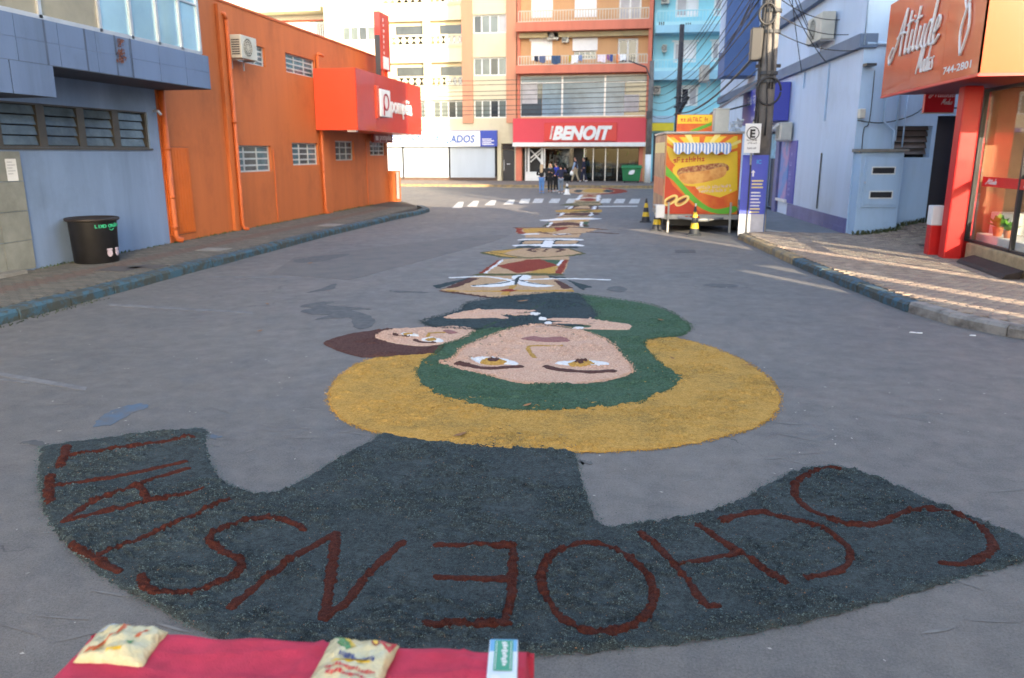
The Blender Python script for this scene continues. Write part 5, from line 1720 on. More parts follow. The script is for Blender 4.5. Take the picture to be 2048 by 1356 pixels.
# things on the trailer roof
u0, u1, z0, z1 = TR.rect(1354, 229, 1425, 263, -.6)
rsn = thing('roof_sign', TR.pt((u0 + u1) / 2, tz1 + .06, -.6), 'orange and yellow sign board standing on the trailer roof', 'sign')
sb_ = fb('sign_board', TR, u0, u1, tz1 + .07, z1, -.66, -.6, M_or_p, rsn)
fb('sign_stripe', TR, u0 + .01, u1 - .01, z1 - .25, z1 - .01, -.6, -.597, M_yel, sb_)
scribble(TR, u0 + .08, z1 - .19, u1 - u0 - .16, .12, -.597, M_redp, sb_)
MB().fpoly(TR, [(u0 + .35, tz1 + .09), (u1 - .02, tz1 + .34), (u1 - .02, tz1 + .24), (u0 + .6, tz1 + .09)], -.6, -.597).build('sign_swoosh', M_lime, sb_)
wbx = fb('roof_cooler', TR, u1 + .04, u1 + .44, tz1 + .06, tz1 + .66, -.9, -.5, M_acw, None, .02)
tag(wbx, 'white cooler box on the trailer roof beside the sign', 'box')
fb('cooler_lid', TR, u1 + .03, u1 + .45, tz1 + .661, tz1 + .70, -.91, -.49, M_acw, wbx, .01)
# bags and bundled plastic on the roof
r = random.Random(11)
mb = MB()
for k in range(26):
    c = TR.pt(u1 + .5 + r.random() * .35, tz1 + .08 + r.random() * .3, -.6 + r.uniform(-.15, .15))
    s = r.uniform(.05, .11)
    vs_ = [Vector(c) + Vector((r.uniform(-1, 1), r.uniform(-1, 1), r.uniform(-1, 1))) * s for _ in range(4)]
    i = len(mb.v)
    mb.v += [tuple(v) for v in vs_]
    mb.f += [(i, i + 1, i + 2), (i, i + 2, i + 3), (i, i + 3, i + 1), (i + 1, i + 3, i + 2)]
o = mb.build('plastic_bundle', mat('crumpled_plastic', C(190, 200, 210, .85), .3, .15))
tag(o, 'crumpled pale plastic bundle on the right end of the trailer roof', 'bundle')

# ================================================================ TRAFFIC CONES
M_cy = mat('cone_yellow', C(226, 190, 50, .9), .55, .15, 12)
M_ck = mat('cone_black', (.03, .033, .04), .6, .2)
def cone(x, y, label, bands, h=.74, group='traffic cones', top=None):
    t = thing('traffic_cone', (x, y, 0), label, 'cone', group)
    MB().box(x - .19, x + .19, y - .19, y + .19, .0, .035).build('cone_base', bands[0], t, bevel=.01)
    nbd = len(bands)
    zz = np.linspace(.035, h, nbd + 1)
    for i, m in enumerate(bands):
        r0 = .145 * (1 - zz[i] / h) + .025 * (zz[i] / h)
        r1 = .145 * (1 - zz[i + 1] / h) + .025 * (zz[i + 1] / h)
        MB().lathe((x, y), [(r0, zz[i] + .0005), (r1, zz[i + 1] - .0005)], 22).build('cone_band', m, t, smooth=False)
    if top:
        MB().tube([(x, y, h), (x + .01, y, h + .08)], .02, 8).build('cone_tip', top, t)
kb = [M_ck, M_cy, M_ck, M_cy, M_ck]
x, y = G(1388, 470); cone(x, y, 'black and yellow cone in front of the middle of the trailer', kb, .78, top=M_white)
x, y = G(1313, 461); cone(x, y, 'black and yellow cone at the left front corner of the trailer', kb, .76)
x, y = G(1291, 444); cone(x, y, 'black and yellow cone farthest back, left of the trailer wheel', kb, .76)
x, y = G(1134, 389); cone(x, y, 'white cone with a dark tip beside the group of people', [M_white, M_white, M_acg, M_white, M_ck], .72)

# ================================================================ POLES, PARKING SIGN, CABLES
M_pole = mat('weathered_concrete_pole', C(124, 120, 116, .8), .9, .2, 4, .3, 20)
M_poled = mat('dark_wood_pole', C(82, 80, 84, .6), .9, .2, 4)
up = thing('utility_pole', (3.05, 21.7, .1), 'thick concrete utility pole wrapped in cables behind the parking sign', 'pole')
px_, py_ = 3.12, 21.75
MB().tube([(px_, py_, 0), (px_ + .0, py_, 9.5)], [.23, .17], 14).build('pole_shaft', M_pole, up, smooth=True)
for z, r_ in ((5.7, .235), (5.2, .24), (4.2, .245), (4.0, .25)):
    MB().tube([(px_, py_, z - .04), (px_, py_, z + .04)], r_, 14).build('pole_band', M_acg, up)
mb = MB()
r = random.Random(4)
for k in range(9):
    a = r.uniform(2.2, 5.2)
    pts = [(px_ + (.22 + .02 * (k % 3)) * math.cos(a + .25 * math.sin(z * 1.3 + k)), py_ + .23 * math.sin(a + .25 * math.sin(z * 1.3 + k)), z) for z in np.linspace(2.2 + r.random() * 2, 9.2, 16)]
    mb.tube(pts, .022, 5)
mb.build('riser_cables', M_black, up, smooth=True)
MB().tube([(px_ + .02 + .3 * math.cos(t), py_ - .22, 3.75 + .34 * math.sin(t)) for t in np.linspace(0, 6.2, 20)], .03, 6).build('cable_coil', M_black, up, smooth=True)
MB().tube([(px_ - .15 + .2 * math.cos(t), py_ - .26, 5.6 + .25 * math.sin(t)) for t in np.linspace(0, 6.2, 20)], .03, 6).build('cable_coil', M_black, up, smooth=True)
MB().box(px_ - .5, px_ - .22, py_ - .2, py_ + .1, 4.5, 5.3).build('cable_box', M_black, up, bevel=.03)
MB().box(px_ - .32, px_ + .3, py_ - .05, py_ + .05, 4.34, 4.42).build('cross_arm', M_poled, up)
# information board wrapped round the pole foot
IB = Fr((2.72, 21.42), (.99, .14))
ib = thing('information_board', IB.pt(.35, .0), 'tall blue information board with white foot strapped to the pole', 'sign')
u0, u1, z0, z1 = IB.rect(1481, 310, 1531, 474)
fb('board', IB, u0, u1, .62, z1, -.05, .0, mat('board_blue', C(78, 90, 190, .95), .45, .06, 1.5), ib)
fb('board_foot', IB, u0, u1, .05, .618, -.05, .0, mat('worn_white_board', C(206, 204, 210, .85), .6, .15, 3), ib)
fb('strap', IB, u0 + .19, u0 + .225, .05, z1 + .9, .005, .03, M_acg, ib)
fb('board_edge', IB, u1 + .002, u1 + .03, .05, z1, -.3, .0, M_dkblue, ib)
text('IC', IB, u0 + .36, z1 - .22, .1, .001, mat('cyan_print', C(70, 160, 220, .9), .5, 0), ib, bold=.04, depth=.002)
MB().fpoly(IB, [(u0 + .27, z1 - .55), (u0 + .31, z1 - .55), (u0 + .31, z1 - .45), (u0 + .345, z1 - .45), (u0 + .29, z1 - .38), (u0 + .235, z1 - .45), (u0 + .27, z1 - .45)], .0, .004).build('arrow_mark', M_white, ib)
for k, (w_, m_) in enumerate(((.3, M_pyel), (.28, M_pyel), (.3, M_pyel), (.24, M_white), (.26, M_white), (.22, M_white), (.26, M_white), (.24, M_white), (.26, M_pyel), (.25, M_pyel))):
    z = z1 - .68 - .085 * k - (.05 if k > 2 else 0)
    fb('printed_line', IB, u0 + .27, u0 + .27 + w_, z, z + .035, .0, .003, m_, ib)
PS = Fr((2.75, 21.3), (.99, .14))
u0, u1, z0, z1 = PS.rect(1489, 247, 1521, 306)
ps = thing('parking_sign', PS.pt((u0 + u1) / 2, z0), 'white parking sign with a circled black E on the pole', 'sign')
fb('plate', PS, u0, u1, z0, z1, .0, .012, M_signw, ps, .004)
cu = (u0 + u1) / 2
ring = [PS.pt(cu + .155 * math.cos(t), z1 - .24 + .155 * math.sin(t), .014) for t in np.linspace(0, 6.2832, 25)]
MB().tube(ring, .013, 5, cap=False).build('ring_mark', M_black, ps)
text('E', PS, cu - .075, z1 - .345, .2, .012, M_black, ps, bold=.05, depth=.003)
scribble(PS, u0 + .06, z0 + .3, u1 - u0 - .12, .045, .012, M_black, ps)
scribble(PS, u0 + .06, z0 + .23, u1 - u0 - .12, .045, .012, M_black, ps)
scribble(PS, u0 + .06, z0 + .1, u1 - u0 - .12, .045, .012, M_black, ps)
MB().tube([PS.pt(cu, z0 - .3, -.03), PS.pt(cu, z1 + .05, -.03)], .025, 8).build('sign_post', M_frame, ps)
# far poles
fp = thing('far_utility_pole', (3.0, 46, 0), 'slim dark pole rising behind the hot dog trailer', 'pole')
qx, qy = 1.75, 46.0
r_ = ray(1357, 200); qx, qy = r_[0] / r_[1] * 46.0, 46.0
MB().tube([(qx, qy, 0), (qx, qy, 9.05)], [.16, .13], 10).build('pole_shaft', M_poled, fp, smooth=True)
MB().tube([(qx - .1, qy, 4.2), (qx + .5, qy - .1, 5.3)], .16, 6).build('cable_bundle', M_black, fp)
for z in (5.2, 4.7):
    MB().tube([(qx - .25, qy - .1, z), (qx + .25, qy - .1, z)], .05, 6).build('insulator_arm', M_black, fp)
r_ = ray(1297, 300); qx2, qy2 = r_[0] / r_[1] * 56.3, 56.3
fp2 = thing('pale_utility_pole', (qx2, qy2, .15), 'concrete pole with white painted foot right of the red store sign', 'pole')
MB().tube([(qx2, qy2, 3.0 - .9), (qx2, qy2, 8.3)], [.2, .15], 10).build('pole_shaft', M_pole, fp2, smooth=True)
MB().tube([(qx2, qy2, .1), (qx2, qy2, 2.1)], [.22, .205], 10).build('white_foot', M_white, fp2, smooth=True)
fb('pole_box', FF, qx2 - .25, qx2 + .12, 4.5, 5.0, 2.6, 2.9, M_acg, fp2)
MB().tube([(qx2, qy2 - .1, 7.0), (qx2 - .4, qy2 - .2, 7.9), (qx2 - 1.6, qy2 - .5, 8.3)], .05, 6).build('street_lamp_arm', M_acg, fp2)
# cables
def cable(a, b, sag, r_, label, group):
    pts = []
    for t in np.linspace(0, 1, 15):
        pts.append((a[0] + (b[0] - a[0]) * t, a[1] + (b[1] - a[1]) * t, a[2] + (b[2] - a[2]) * t - sag * 4 * t * (1 - t)))
    o = MB().tube(pts, r_, 5).build('overhead_cable', M_black, smooth=True)
    tag(o, label, 'cable', group)
P0 = (px_, py_)
g1, l1 = 'cables between the concrete pole and the dark pole', 'black overhead cable running from the concrete pole to the slim dark pole'
for k in range(12):
    cable((P0[0] - .15, P0[1], 4.4 + .38 * k), (qx + .05 * (k % 3), qy, 4.0 + .33 * k), .25 + .1 * (k % 4), .014, l1, g1)
cable((P0[0] - .15, P0[1], 4.9), (qx, qy, 4.4), .5, .035, 'thick black overhead cable sagging between the concrete and dark poles', None)
g2, l2 = 'cables across the store front', 'thin black overhead cable crossing in front of the store building'
for k in range(8):
    cable((qx2, qy2, 5.0 + .34 * k), (-40, 57.2, 5.3 + .34 * k), .25 + .06 * (k % 3), .02, l2, g2)
g3, l3 = 'cables between the two far poles', 'thin black overhead cable between the dark pole and the pale pole'
for k in range(6):
    cable((qx, qy, 4.4 + .5 * k), (qx2, qy2, 4.8 + .45 * k), .3, .016, l3, g3)
g4, l4 = 'service drops to the pale blue building', 'thin service cable slanting from the concrete pole to the pale blue building'
for k in range(7):
    b_ = RW.pt(9.2 - .9 * k, 4.7 + (k % 3) * .5, .1)
    cable((P0[0] + .15, P0[1], 5.2 + .4 * k), b_, .15, .012, l4, g4)
g5, l5 = 'cables fanning out above the trailer', 'thin cable fanning from the concrete pole towards the turquoise building'
for k in range(9):
    cable((P0[0] - .15, P0[1], 6.0 + .3 * k), (1.5 + .9 * k, 57.6, 5.2 + .75 * k), .5, .016, l5, g5)

# ================================================================ SAWDUST CARPET
def saw_mat(name, col, col2, scale=22, bump=.6, speck=None, patch=None, grain=.34):
    m = bpy.data.materials.new(name)
    m.use_nodes = True
    N, L = m.node_tree.nodes, m.node_tree.links
    p = N['Principled BSDF']
    p.inputs['Roughness'].default_value = .95
    p.inputs['Specular IOR Level'].default_value = .15
    tc = N.new('ShaderNodeTexCoord')
    def noise(sc, det=5, r=.7):
        n = N.new('ShaderNodeTexNoise')
        n.inputs['Scale'].default_value = sc
        n.inputs['Detail'].default_value = det
        n.inputs['Roughness'].default_value = r
        L.new(tc.outputs['Object'], n.inputs['Vector'])
        return n.outputs[0]
    def ramp(src, a, b):
        r = N.new('ShaderNodeMapRange')
        r.inputs[1].default_value, r.inputs[2].default_value = a, b
        L.new(src, r.inputs[0])
        return r.outputs[0]
    def mix(f, a, b):
        x = N.new('ShaderNodeMix')
        x.data_type = 'RGBA'
        L.new(f, x.inputs[0])
        for k, c in ((6, a), (7, b)):
            if isinstance(c, tuple): x.inputs[k].default_value = (*c, 1)
            else: L.new(c, x.inputs[k])
        return x.outputs[2]
    mean = tuple((a + b) / 2 for a, b in zip(col, col2))
    def mixc(src, k, f):
        x = N.new('ShaderNodeMix')
        x.data_type = 'RGBA'
        x.blend_type = 'MULTIPLY' if k < 1 else 'SCREEN'
        x.inputs[0].default_value = 1.0
        L.new(src, x.inputs[6])
        x.inputs[7].default_value = (k, k, k, 1) if k < 1 else (*[(k - 1) * v * 1.6 for v in mean], 1)
        return x.outputs[2]
    c = mix(ramp(noise(scale), .35, .68), col, col2)
    if patch:
        c = mix(ramp(noise(1.5, 4), .46, .62), c, mix(ramp(noise(scale * 1.3), .4, .66), patch, mean))
    c = mix(ramp(noise(170, 3, .7), .42, .66), c, mix(ramp(noise(300, 2), .4, .6), tuple(min(v * 1.7, .9) for v in col2), tuple(v * .45 for v in col)))
    c = mix(ramp(noise(48, 4, .75), .34, .66), mixc(c, 1 - grain, 0), mixc(c, 1 + grain * .8, 0))
    if speck:
        c = mix(ramp(noise(75, 1, .5), .735, .75), c, speck)
    L.new(c, p.inputs['Base Color'])
    b = N.new('ShaderNodeBump')
    b.inputs['Strength'].default_value = bump
    b.inputs['Distance'].default_value = .01
    L.new(noise(140, 5, .75), b.inputs['Height'])
    L.new(b.outputs[0], p.inputs['Normal'])
    return m

S_dark = saw_mat('sawdust_slate', C(38, 46, 48, .58), C(88, 99, 101, .74), 13, .9, C(170, 130, 100, .6), patch=C(40, 54, 58, .58), grain=.30)
S_navy = saw_mat('sawdust_navy', C(46, 58, 62, .74), C(70, 84, 88, .78), 26, .8)
S_green = saw_mat('sawdust_green', C(50, 78, 60, .82), C(82, 108, 86, .86), 26, .8, C(150, 140, 80, .6))
S_ochre = saw_mat('sawdust_ochre', C(170, 126, 54, .94), C(198, 154, 84, .96), 16, .7, patch=C(120, 106, 66, .72), grain=.28)
S_skin = saw_mat('sawdust_skin', C(212, 156, 130, .84), C(230, 184, 158, .86), 22, .5, C(180, 90, 70, .6))
S_brown = saw_mat('sawdust_brown', C(78, 52, 50, .72), C(108, 78, 72, .76), 30, .9, C(160, 110, 80, .6))
S_rust = saw_mat('sawdust_rust', C(68, 34, 28, .66), C(98, 52, 42, .72), 40, .95, grain=.25)
S_white = saw_mat('chalk_white', (.66, .66, .66), (.74, .74, .74), 30, .3, grain=.1)
S_mauve = saw_mat('sawdust_mauve', C(172, 122, 116, .74), C(156, 108, 106, .74), 24, .5)
S_red = saw_mat('sawdust_red', C(142, 58, 46, .66), C(164, 76, 60, .68), 24, .5)
S_peach = saw_mat('sawdust_peach', C(206, 164, 122, .64), C(220, 184, 146, .66), 18, .5)
S_olive = saw_mat('sawdust_olive', C(90, 92, 60, .62), C(112, 112, 78, .66), 24, .5)

def seg_dist(px, py, poly, closed):
    P = np.array(poly)
    A = P
    B = np.roll(P, -1, 0)
    if not closed:
        A, B = P[:-1], P[1:]
    d = np.full(px.shape, 1e9)
    for (ax, ay), (bx, by) in zip(A, B):
        vx, vy = bx - ax, by - ay
        l2 = vx * vx + vy * vy + 1e-12
        t = np.clip(((px - ax) * vx + (py - ay) * vy) / l2, 0, 1)
        d = np.minimum(d, (px - ax - t * vx) ** 2 + (py - ay - t * vy) ** 2)
    return np.sqrt(d)

def inside(px, py, poly):
    r = np.zeros(px.shape, bool)
    n = len(poly)
    for i in range(n):
        x0, y0 = poly[i]
        x1, y1 = poly[(i + 1) % n]
        c = ((y0 > py) != (y1 > py))
        with np.errstate(divide='ignore', invalid='ignore'):
            xi = (x1 - x0) * (py - y0) / (y1 - y0 if y1 != y0 else 1e-9) + x0
        r ^= c & (px < xi)
    return r

def clump(x, y):
    """height of the loose sawdust, shared by every layer so that layers never cross"""
    a = fbm(x * 14 + 3.1, y * 14, 4, 11)
    b = fbm(x * 42, y * 30, 3, 23)
    rid = 1 - np.abs(2 * fbm(x * 9 + 9, y * 22, 3, 37) - 1)
    rough = np.clip((fbm(x * 2.6 + 5, y * 3.4, 3, 51) - .40) / .16, 0.12, 1.25)
    return (np.clip((a - .38), 0, 1) * .018 + np.clip(b - .5, 0, 1) * .020 + np.clip(rid - .80, 0, 1) * .07) * rough + .002

SAW = []
def saw(name, shapes, m, parent, base, thick, res, rag=.012, soft=.05, amp=1.0, label=None, fine=1.0):
    """a bed of sawdust. shapes: ('poly', pts) or ('line', pts, width) in ground metres; one mesh"""
    V, Fc = [], []
    allp = np.array([q for s in shapes for q in s[1]])
    mw = max([s[2] for s in shapes if s[0] == 'line'] + [0])
    x0, y0 = allp.min(0) - mw - .05
    x1, y1 = allp.max(0) + mw + .05
    nx, ny = int((x1 - x0) / res) + 2, int((y1 - y0) / res) + 2
    X, Y = np.meshgrid(x0 + np.arange(nx) * res, y0 + np.arange(ny) * res, indexing='ij')
    sd = np.full(X.shape, -1e9)
    for s in shapes:
        if s[0] == 'poly':
            d = seg_dist(X, Y, s[1], True)
            d = np.where(inside(X, Y, s[1]), d, -d)
        else:
            d = s[2] / 2 * (.75 + .5 * fbm(X * 9, Y * 9, 2, 71)) - seg_dist(X, Y, s[1], False)
        sd = np.maximum(sd, d)
    k = .5 / max(res * 2.5, .02)
    sd = sd + (fbm(X * k, Y * k, 4, 5) - .5) * rag * 2.2 + (vnoise(X / res * .45, Y / res * .45, 77) - .5) * res * 1.6
    gxx, gyy = np.gradient(sd, res)
    gl = np.sqrt(gxx ** 2 + gyy ** 2) + 1e-6
    cell = (sd[:-1, :-1] > 0) | (sd[1:, :-1] > 0) | (sd[:-1, 1:] > 0) | (sd[1:, 1:] > 0)
    outm = sd < 0
    mv = np.clip(-sd / gl, 0, res * 1.2)
    Xs = np.where(outm, X + gxx / gl * mv, X)
    Ys = np.where(outm, Y + gyy / gl * mv, Y)
    prof = np.clip(sd / soft, 0, 1) ** .6
    under = np.full(X.shape, .0015)
    uamp = np.zeros(X.shape)
    for (ax0, ay0, r0, zb0, sd0, am0) in SAW:
        ii = np.rint((Xs - ax0) / r0).astype(int)
        jj = np.rint((Ys - ay0) / r0).astype(int)
        okk = (ii >= 0) & (jj >= 0) & (ii < zb0.shape[0]) & (jj < zb0.shape[1])
        if not okk.any():
            continue
        zz = zb0[ii[okk], jj[okk]]
        zz = np.where(sd0[ii[okk], jj[okk]] > -r0 * 1.5, zz, 0)
        under[okk] = np.maximum(under[okk], zz)
        uamp[okk] = np.maximum(uamp[okk], np.where(sd0[ii[okk], jj[okk]] > -r0 * 1.5, am0[ii[okk], jj[okk]], 0))
    uamp = np.maximum(uamp, amp * (.25 + .75 * prof))
    SAW.append((x0, y0, res, under + thick * np.maximum(prof, 0), sd, uamp))
    Z = under + thick * np.maximum(prof, 0) + clump(Xs, Ys) * uamp
    used = np.zeros(X.shape, bool)
    used[:-1, :-1] |= cell; used[1:, :-1] |= cell; used[:-1, 1:] |= cell; used[1:, 1:] |= cell
    idx = -np.ones(X.shape, int)
    idx[used] = np.arange(used.sum())
    co = np.stack([Xs[used], Ys[used], Z[used]], 1)
    q = np.stack([idx[:-1, :-1][cell], idx[1:, :-1][cell], idx[1:, 1:][cell], idx[:-1, 1:][cell]], 1)
    me = bpy.data.meshes.new(name)
    me.vertices.add(len(co))
    me.vertices.foreach_set('co', co.ravel())
    me.loops.add(q.size)
    me.loops.foreach_set('vertex_index', q.ravel().astype(np.int32))
    me.polygons.add(len(q))
    me.polygons.foreach_set('loop_start', np.arange(0, q.size, 4, dtype=np.int32))
    me.polygons.foreach_set('loop_total', np.full(len(q), 4, dtype=np.int32))
    me.update(calc_edges=True)
    me.materials.append(m)
    return link(name, me, parent, smooth=True, label=label)

def Zc(ox, oy, s):
    return lambda pts: [G(ox + x / s, oy + y / s) for x, y in pts]
z1_ = Zc(850, 360, 4.096)
z2_ = Zc(600, 560, 2.048)
z3_ = Zc(50, 820, 1.9505)
z4_ = Zc(1000, 820, 1.954)
gp = lambda pts: [G(*q) for q in pts]
def poly(pts, k=5): return ('poly', spline(pts, k))
def flat(pts): return ('poly', pts)
def line(pts, w, k=5): return ('line', spline(pts, k, False) if k > 1 else pts, w)
def ell(zf, cx, cy, rx, ry): return ('poly', zf([(cx + rx * math.cos(t), cy + ry * math.sin(t)) for t in np.linspace(0, 6.2832, 25)[:-1]]))

# --- banner with the lettering
bt = thing('sawdust_banner', (-.5, 4, 0), 'dark slate sawdust banner with rust-red upside-down lettering, nearest the viewer', 'sawdust carpet')
banner = gp([(92, 893), (200, 878), (330, 865), (408, 859), (412, 890), (424, 930), (450, 965), (490, 985), (540, 990), (590, 970), (640, 940), (700, 905), (745, 880), (775, 866), (900, 855), (1050, 862), (1140, 885), (1152, 915), (1160, 950), (1178, 1005), (1208, 1055), (1300, 1046), (1400, 1030), (1480, 1003), (1540, 967), (1600, 942), (1660, 933), (1700, 941), (1800, 975), (1900, 1020), (2048, 1077), (2110, 1105), (2048, 1125), (1950, 1150), (1850, 1180), (1700, 1222), (1550, 1258), (1400, 1283), (1250, 1300), (1100, 1311), (1040, 1313), (900, 1325), (700, 1318), (500, 1295), (400, 1262), (330, 1225), (230, 1170), (150, 1110), (100, 1050), (80, 990), (77, 940), (82, 905)])
saw('sawdust_bed', [poly(banner, 3)], S_dark, bt, .001, .012, .0085, rag=.02, soft=.03, amp=1.05)
W = .050
letters = [
    ('S', [line(z4_([(1325, 243), (1260, 240), (1200, 265), (1155, 300), (1150, 345), (1190, 385), (1250, 420), (1320, 450), (1390, 462), (1460, 458), (1520, 440), (1570, 415), (1630, 400), (1700, 402), (1780, 422), (1860, 460), (1910, 505), (1925, 545), (1890, 585), (1820, 612), (1720, 610)]), W)]),
    ('C', [line(z4_([(870, 447), (930, 422), (1020, 412), (1100, 428), (1190, 455), (1280, 490), (1350, 540), (1370, 590), (1330, 635), (1205, 668)]), W)]),
    ('H', [line(z4_([(550, 492), (640, 570), (740, 690), (810, 775), (845, 775)]), W), line(z4_([(775, 462), (890, 540), (1115, 690)]), W), line(z4_([(715, 612), (940, 572)]), W)]),
    ('O', [line(z4_([(360, 535), (290, 540), (210, 575), (170, 630), (165, 700), (200, 780), (260, 840), (340, 880), (410, 885), (500, 865), (570, 815), (600, 750), (585, 680), (540, 620), (480, 575), (420, 545), (350, 535)]), W)]),
    ('E', [line(z3_([(1610, 537), (1750, 541), (1905, 545)]), W), line(z3_([(1903, 540), (1900, 700), (1870, 850)]), W * 1.05), line(z3_([(1880, 848), (1720, 850), (1575, 850)]), W * 1.1), line(z3_([(1605, 662), (1740, 668), (1890, 675)]), W)]),
    ('N', [line(z3_([(805, 780), (960, 655), (1090, 560), (1215, 492)]), W), line(z3_([(1215, 492), (1195, 650), (1172, 825)]), W * 1.2, 1), line(z3_([(1172, 820), (1250, 765), (1340, 655), (1470, 525)]), W * 1.1)]),
    ('S', [line(z3_([(1090, 475), (1020, 445), (930, 430), (830, 455), (740, 490), (720, 525), (770, 560), (840, 600), (830, 650), (750, 695), (640, 725), (520, 732), (470, 705), (455, 660)]), W)]),
    ('T', [line(z3_([(790, 360), (560, 470), (265, 590)]), W), line(z3_([(180, 535), (270, 590), (365, 640)]), W * 1.1)]),
    ('A', [line(z3_([(150, 445), (250, 380), (400, 320), (530, 270), (630, 238)]), W), line(z3_([(150, 445), (300, 410), (480, 370), (690, 325)]), W), line(z3_([(445, 310), (485, 370)]), W)]),
    ('T', [line(z3_([(625, 210), (400, 260), (110, 310)]), W), line(z3_([(100, 270), (96, 320), (98, 370)]), W * 1.3)]),
    ('T', [line(z3_([(655, 115), (400, 155), (160, 190)]), W), line(z3_([(165, 150), (155, 190), (138, 230)]), W * 1.3)]),
]
for ch, sh in letters:
    saw('letter', sh, S_rust, bt, .0135, .012, .0085, rag=.012, soft=.02, amp=1.05, label='rust-red sawdust letter ' + ch)

# loose crumbs along the edges and over the bed
def crumbs(name, m, parent, pts, n, spread, smin, smax, zbase, seed):
    r = np.random.default_rng(seed)
    V, Fc = [], []
    P = np.array(pts)
    for k in range(n):
        i = r.integers(len(P))
        a, b = P[i], P[(i + 1) % len(P)]
        t = r.random()
        q = a + (b - a) * t + r.normal(0, spread, 2)
        s = r.uniform(smin, smax)
        z = zbase if np.isscalar(zbase) else zbase(q[0], q[1])
        an = r.random() * 6.28
        i0 = len(V)
        for j in range(3):
            V.append((q[0] + s * math.cos(an + j * 2.1), q[1] + s * math.sin(an + j * 2.1), z))
        V.append((q[0], q[1], z + s * r.uniform(.6, 1.3)))
        Fc += [(i0, i0 + 1, i0 + 3), (i0 + 1, i0 + 2, i0 + 3), (i0 + 2, i0, i0 + 3)]
    me = bpy.data.meshes.new(name)
    me.from_pydata(V, [], Fc)
    me.materials.append(m)
    o = link(name, me, parent)
    o['kind'] = 'stuff'
    return o
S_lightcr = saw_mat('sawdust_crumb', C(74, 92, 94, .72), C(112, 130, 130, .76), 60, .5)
S_darkcr = saw_mat('sawdust_crumb_dark', C(40, 56, 62, .62), C(76, 94, 98, .66), 60, .5)
bsp = spline(banner, 4)
crumbs('edge_crumbs', S_lightcr, bt, bsp, 5200, .016, .002, .006, .008, 1)
crumbs('stray_crumbs', S_darkcr, bt, bsp, 900, .07, .0012, .0035, .001, 2)
lp = [q for _, sh in letters for s in sh for q in s[1]]
def near_letter_crumbs():
    r = np.random.default_rng(8)
    V, Fc = [], []
    for _, sh in letters:
        for s in sh:
            P = np.array(s[1])
            L_ = np.hypot(*(P[1:] - P[:-1]).T).sum()
            for k in range(int(L_ * 170)):
                i = r.integers(len(P) - 1)
                t = r.random()
                q = P[i] + (P[i + 1] - P[i]) * t
                d = P[i + 1] - P[i]
                d = np.array([-d[1], d[0]]) / (np.hypot(*d) + 1e-9)
                q = q + d * r.choice([-1, 1]) * (s[2] * .62 + abs(r.normal(0, .008)))
                sz = r.uniform(.0025, .006)
                z = .012 + float(clump(np.array([q[0]]), np.array([q[1]]))[0]) * 1.05
                an = r.random() * 6.28
                i0 = len(V)
                for j in range(3):
                    V.append((q[0] + sz * math.cos(an + j * 2.1), q[1] + sz * math.sin(an + j * 2.1), z))
                V.append((q[0], q[1], z + sz))
                Fc += [(i0, i0 + 1, i0 + 3), (i0 + 1, i0 + 2, i0 + 3), (i0 + 2, i0, i0 + 3)]
    me = bpy.data.meshes.new('letter_crumbs')
    me.from_pydata(V, [], Fc)
    me.materials.append(S_lightcr)
    o = link('letter_crumbs', me, bt)
    o['kind'] = 'stuff'
near_letter_crumbs()
# crumbs over the bed
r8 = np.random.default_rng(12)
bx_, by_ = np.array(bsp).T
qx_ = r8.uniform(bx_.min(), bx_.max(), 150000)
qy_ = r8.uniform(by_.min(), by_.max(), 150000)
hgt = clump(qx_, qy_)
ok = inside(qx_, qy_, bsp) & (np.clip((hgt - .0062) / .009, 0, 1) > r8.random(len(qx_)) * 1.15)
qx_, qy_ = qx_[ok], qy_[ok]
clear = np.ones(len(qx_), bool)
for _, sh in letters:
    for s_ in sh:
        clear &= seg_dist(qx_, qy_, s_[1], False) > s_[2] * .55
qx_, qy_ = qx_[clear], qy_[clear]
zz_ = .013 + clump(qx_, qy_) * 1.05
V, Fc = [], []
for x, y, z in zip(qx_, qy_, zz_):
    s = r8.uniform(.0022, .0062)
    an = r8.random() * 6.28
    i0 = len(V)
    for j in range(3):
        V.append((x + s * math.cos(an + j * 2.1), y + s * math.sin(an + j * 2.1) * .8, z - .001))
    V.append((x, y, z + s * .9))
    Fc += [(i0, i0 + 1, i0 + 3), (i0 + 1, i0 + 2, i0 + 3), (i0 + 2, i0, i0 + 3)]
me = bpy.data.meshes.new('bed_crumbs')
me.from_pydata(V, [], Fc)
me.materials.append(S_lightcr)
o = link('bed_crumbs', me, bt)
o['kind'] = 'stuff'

# --- figure: halo, veil, faces, hands
pt_ = thing('sawdust_portrait', (-.8, 8.5, 0), 'large upside-down sawdust portrait with green veil, ochre halo and a child beside', 'sawdust carpet')
halo = z2_([(545, 305), (400, 315), (270, 330), (190, 375), (140, 420), (118, 470), (125, 515), (160, 560), (230, 600), (330, 630), (430, 650), (560, 670), (700, 687), (850, 695), (1000, 703), (1150, 708), (1300, 703), (1450, 695), (1600, 672), (1750, 640), (1860, 605), (1930, 565), (1965, 510), (1955, 450), (1915, 400), (1850, 350), (1770, 310), (1680, 275), (1590, 250), (1510, 238), (1440, 245), (1408, 262), (1380, 330), (1400, 400), (1300, 480), (1000, 500), (700, 470), (590, 420), (570, 340)])
hal = saw('halo', [poly(halo, 4)], S_ochre, pt_, .014, .010, .014, rag=.02, soft=.06, amp=1.1)
crumbs('edge_crumbs', S_ochre, hal, spline(halo, 4), 4200, .018, .003, .009, .006, 5)
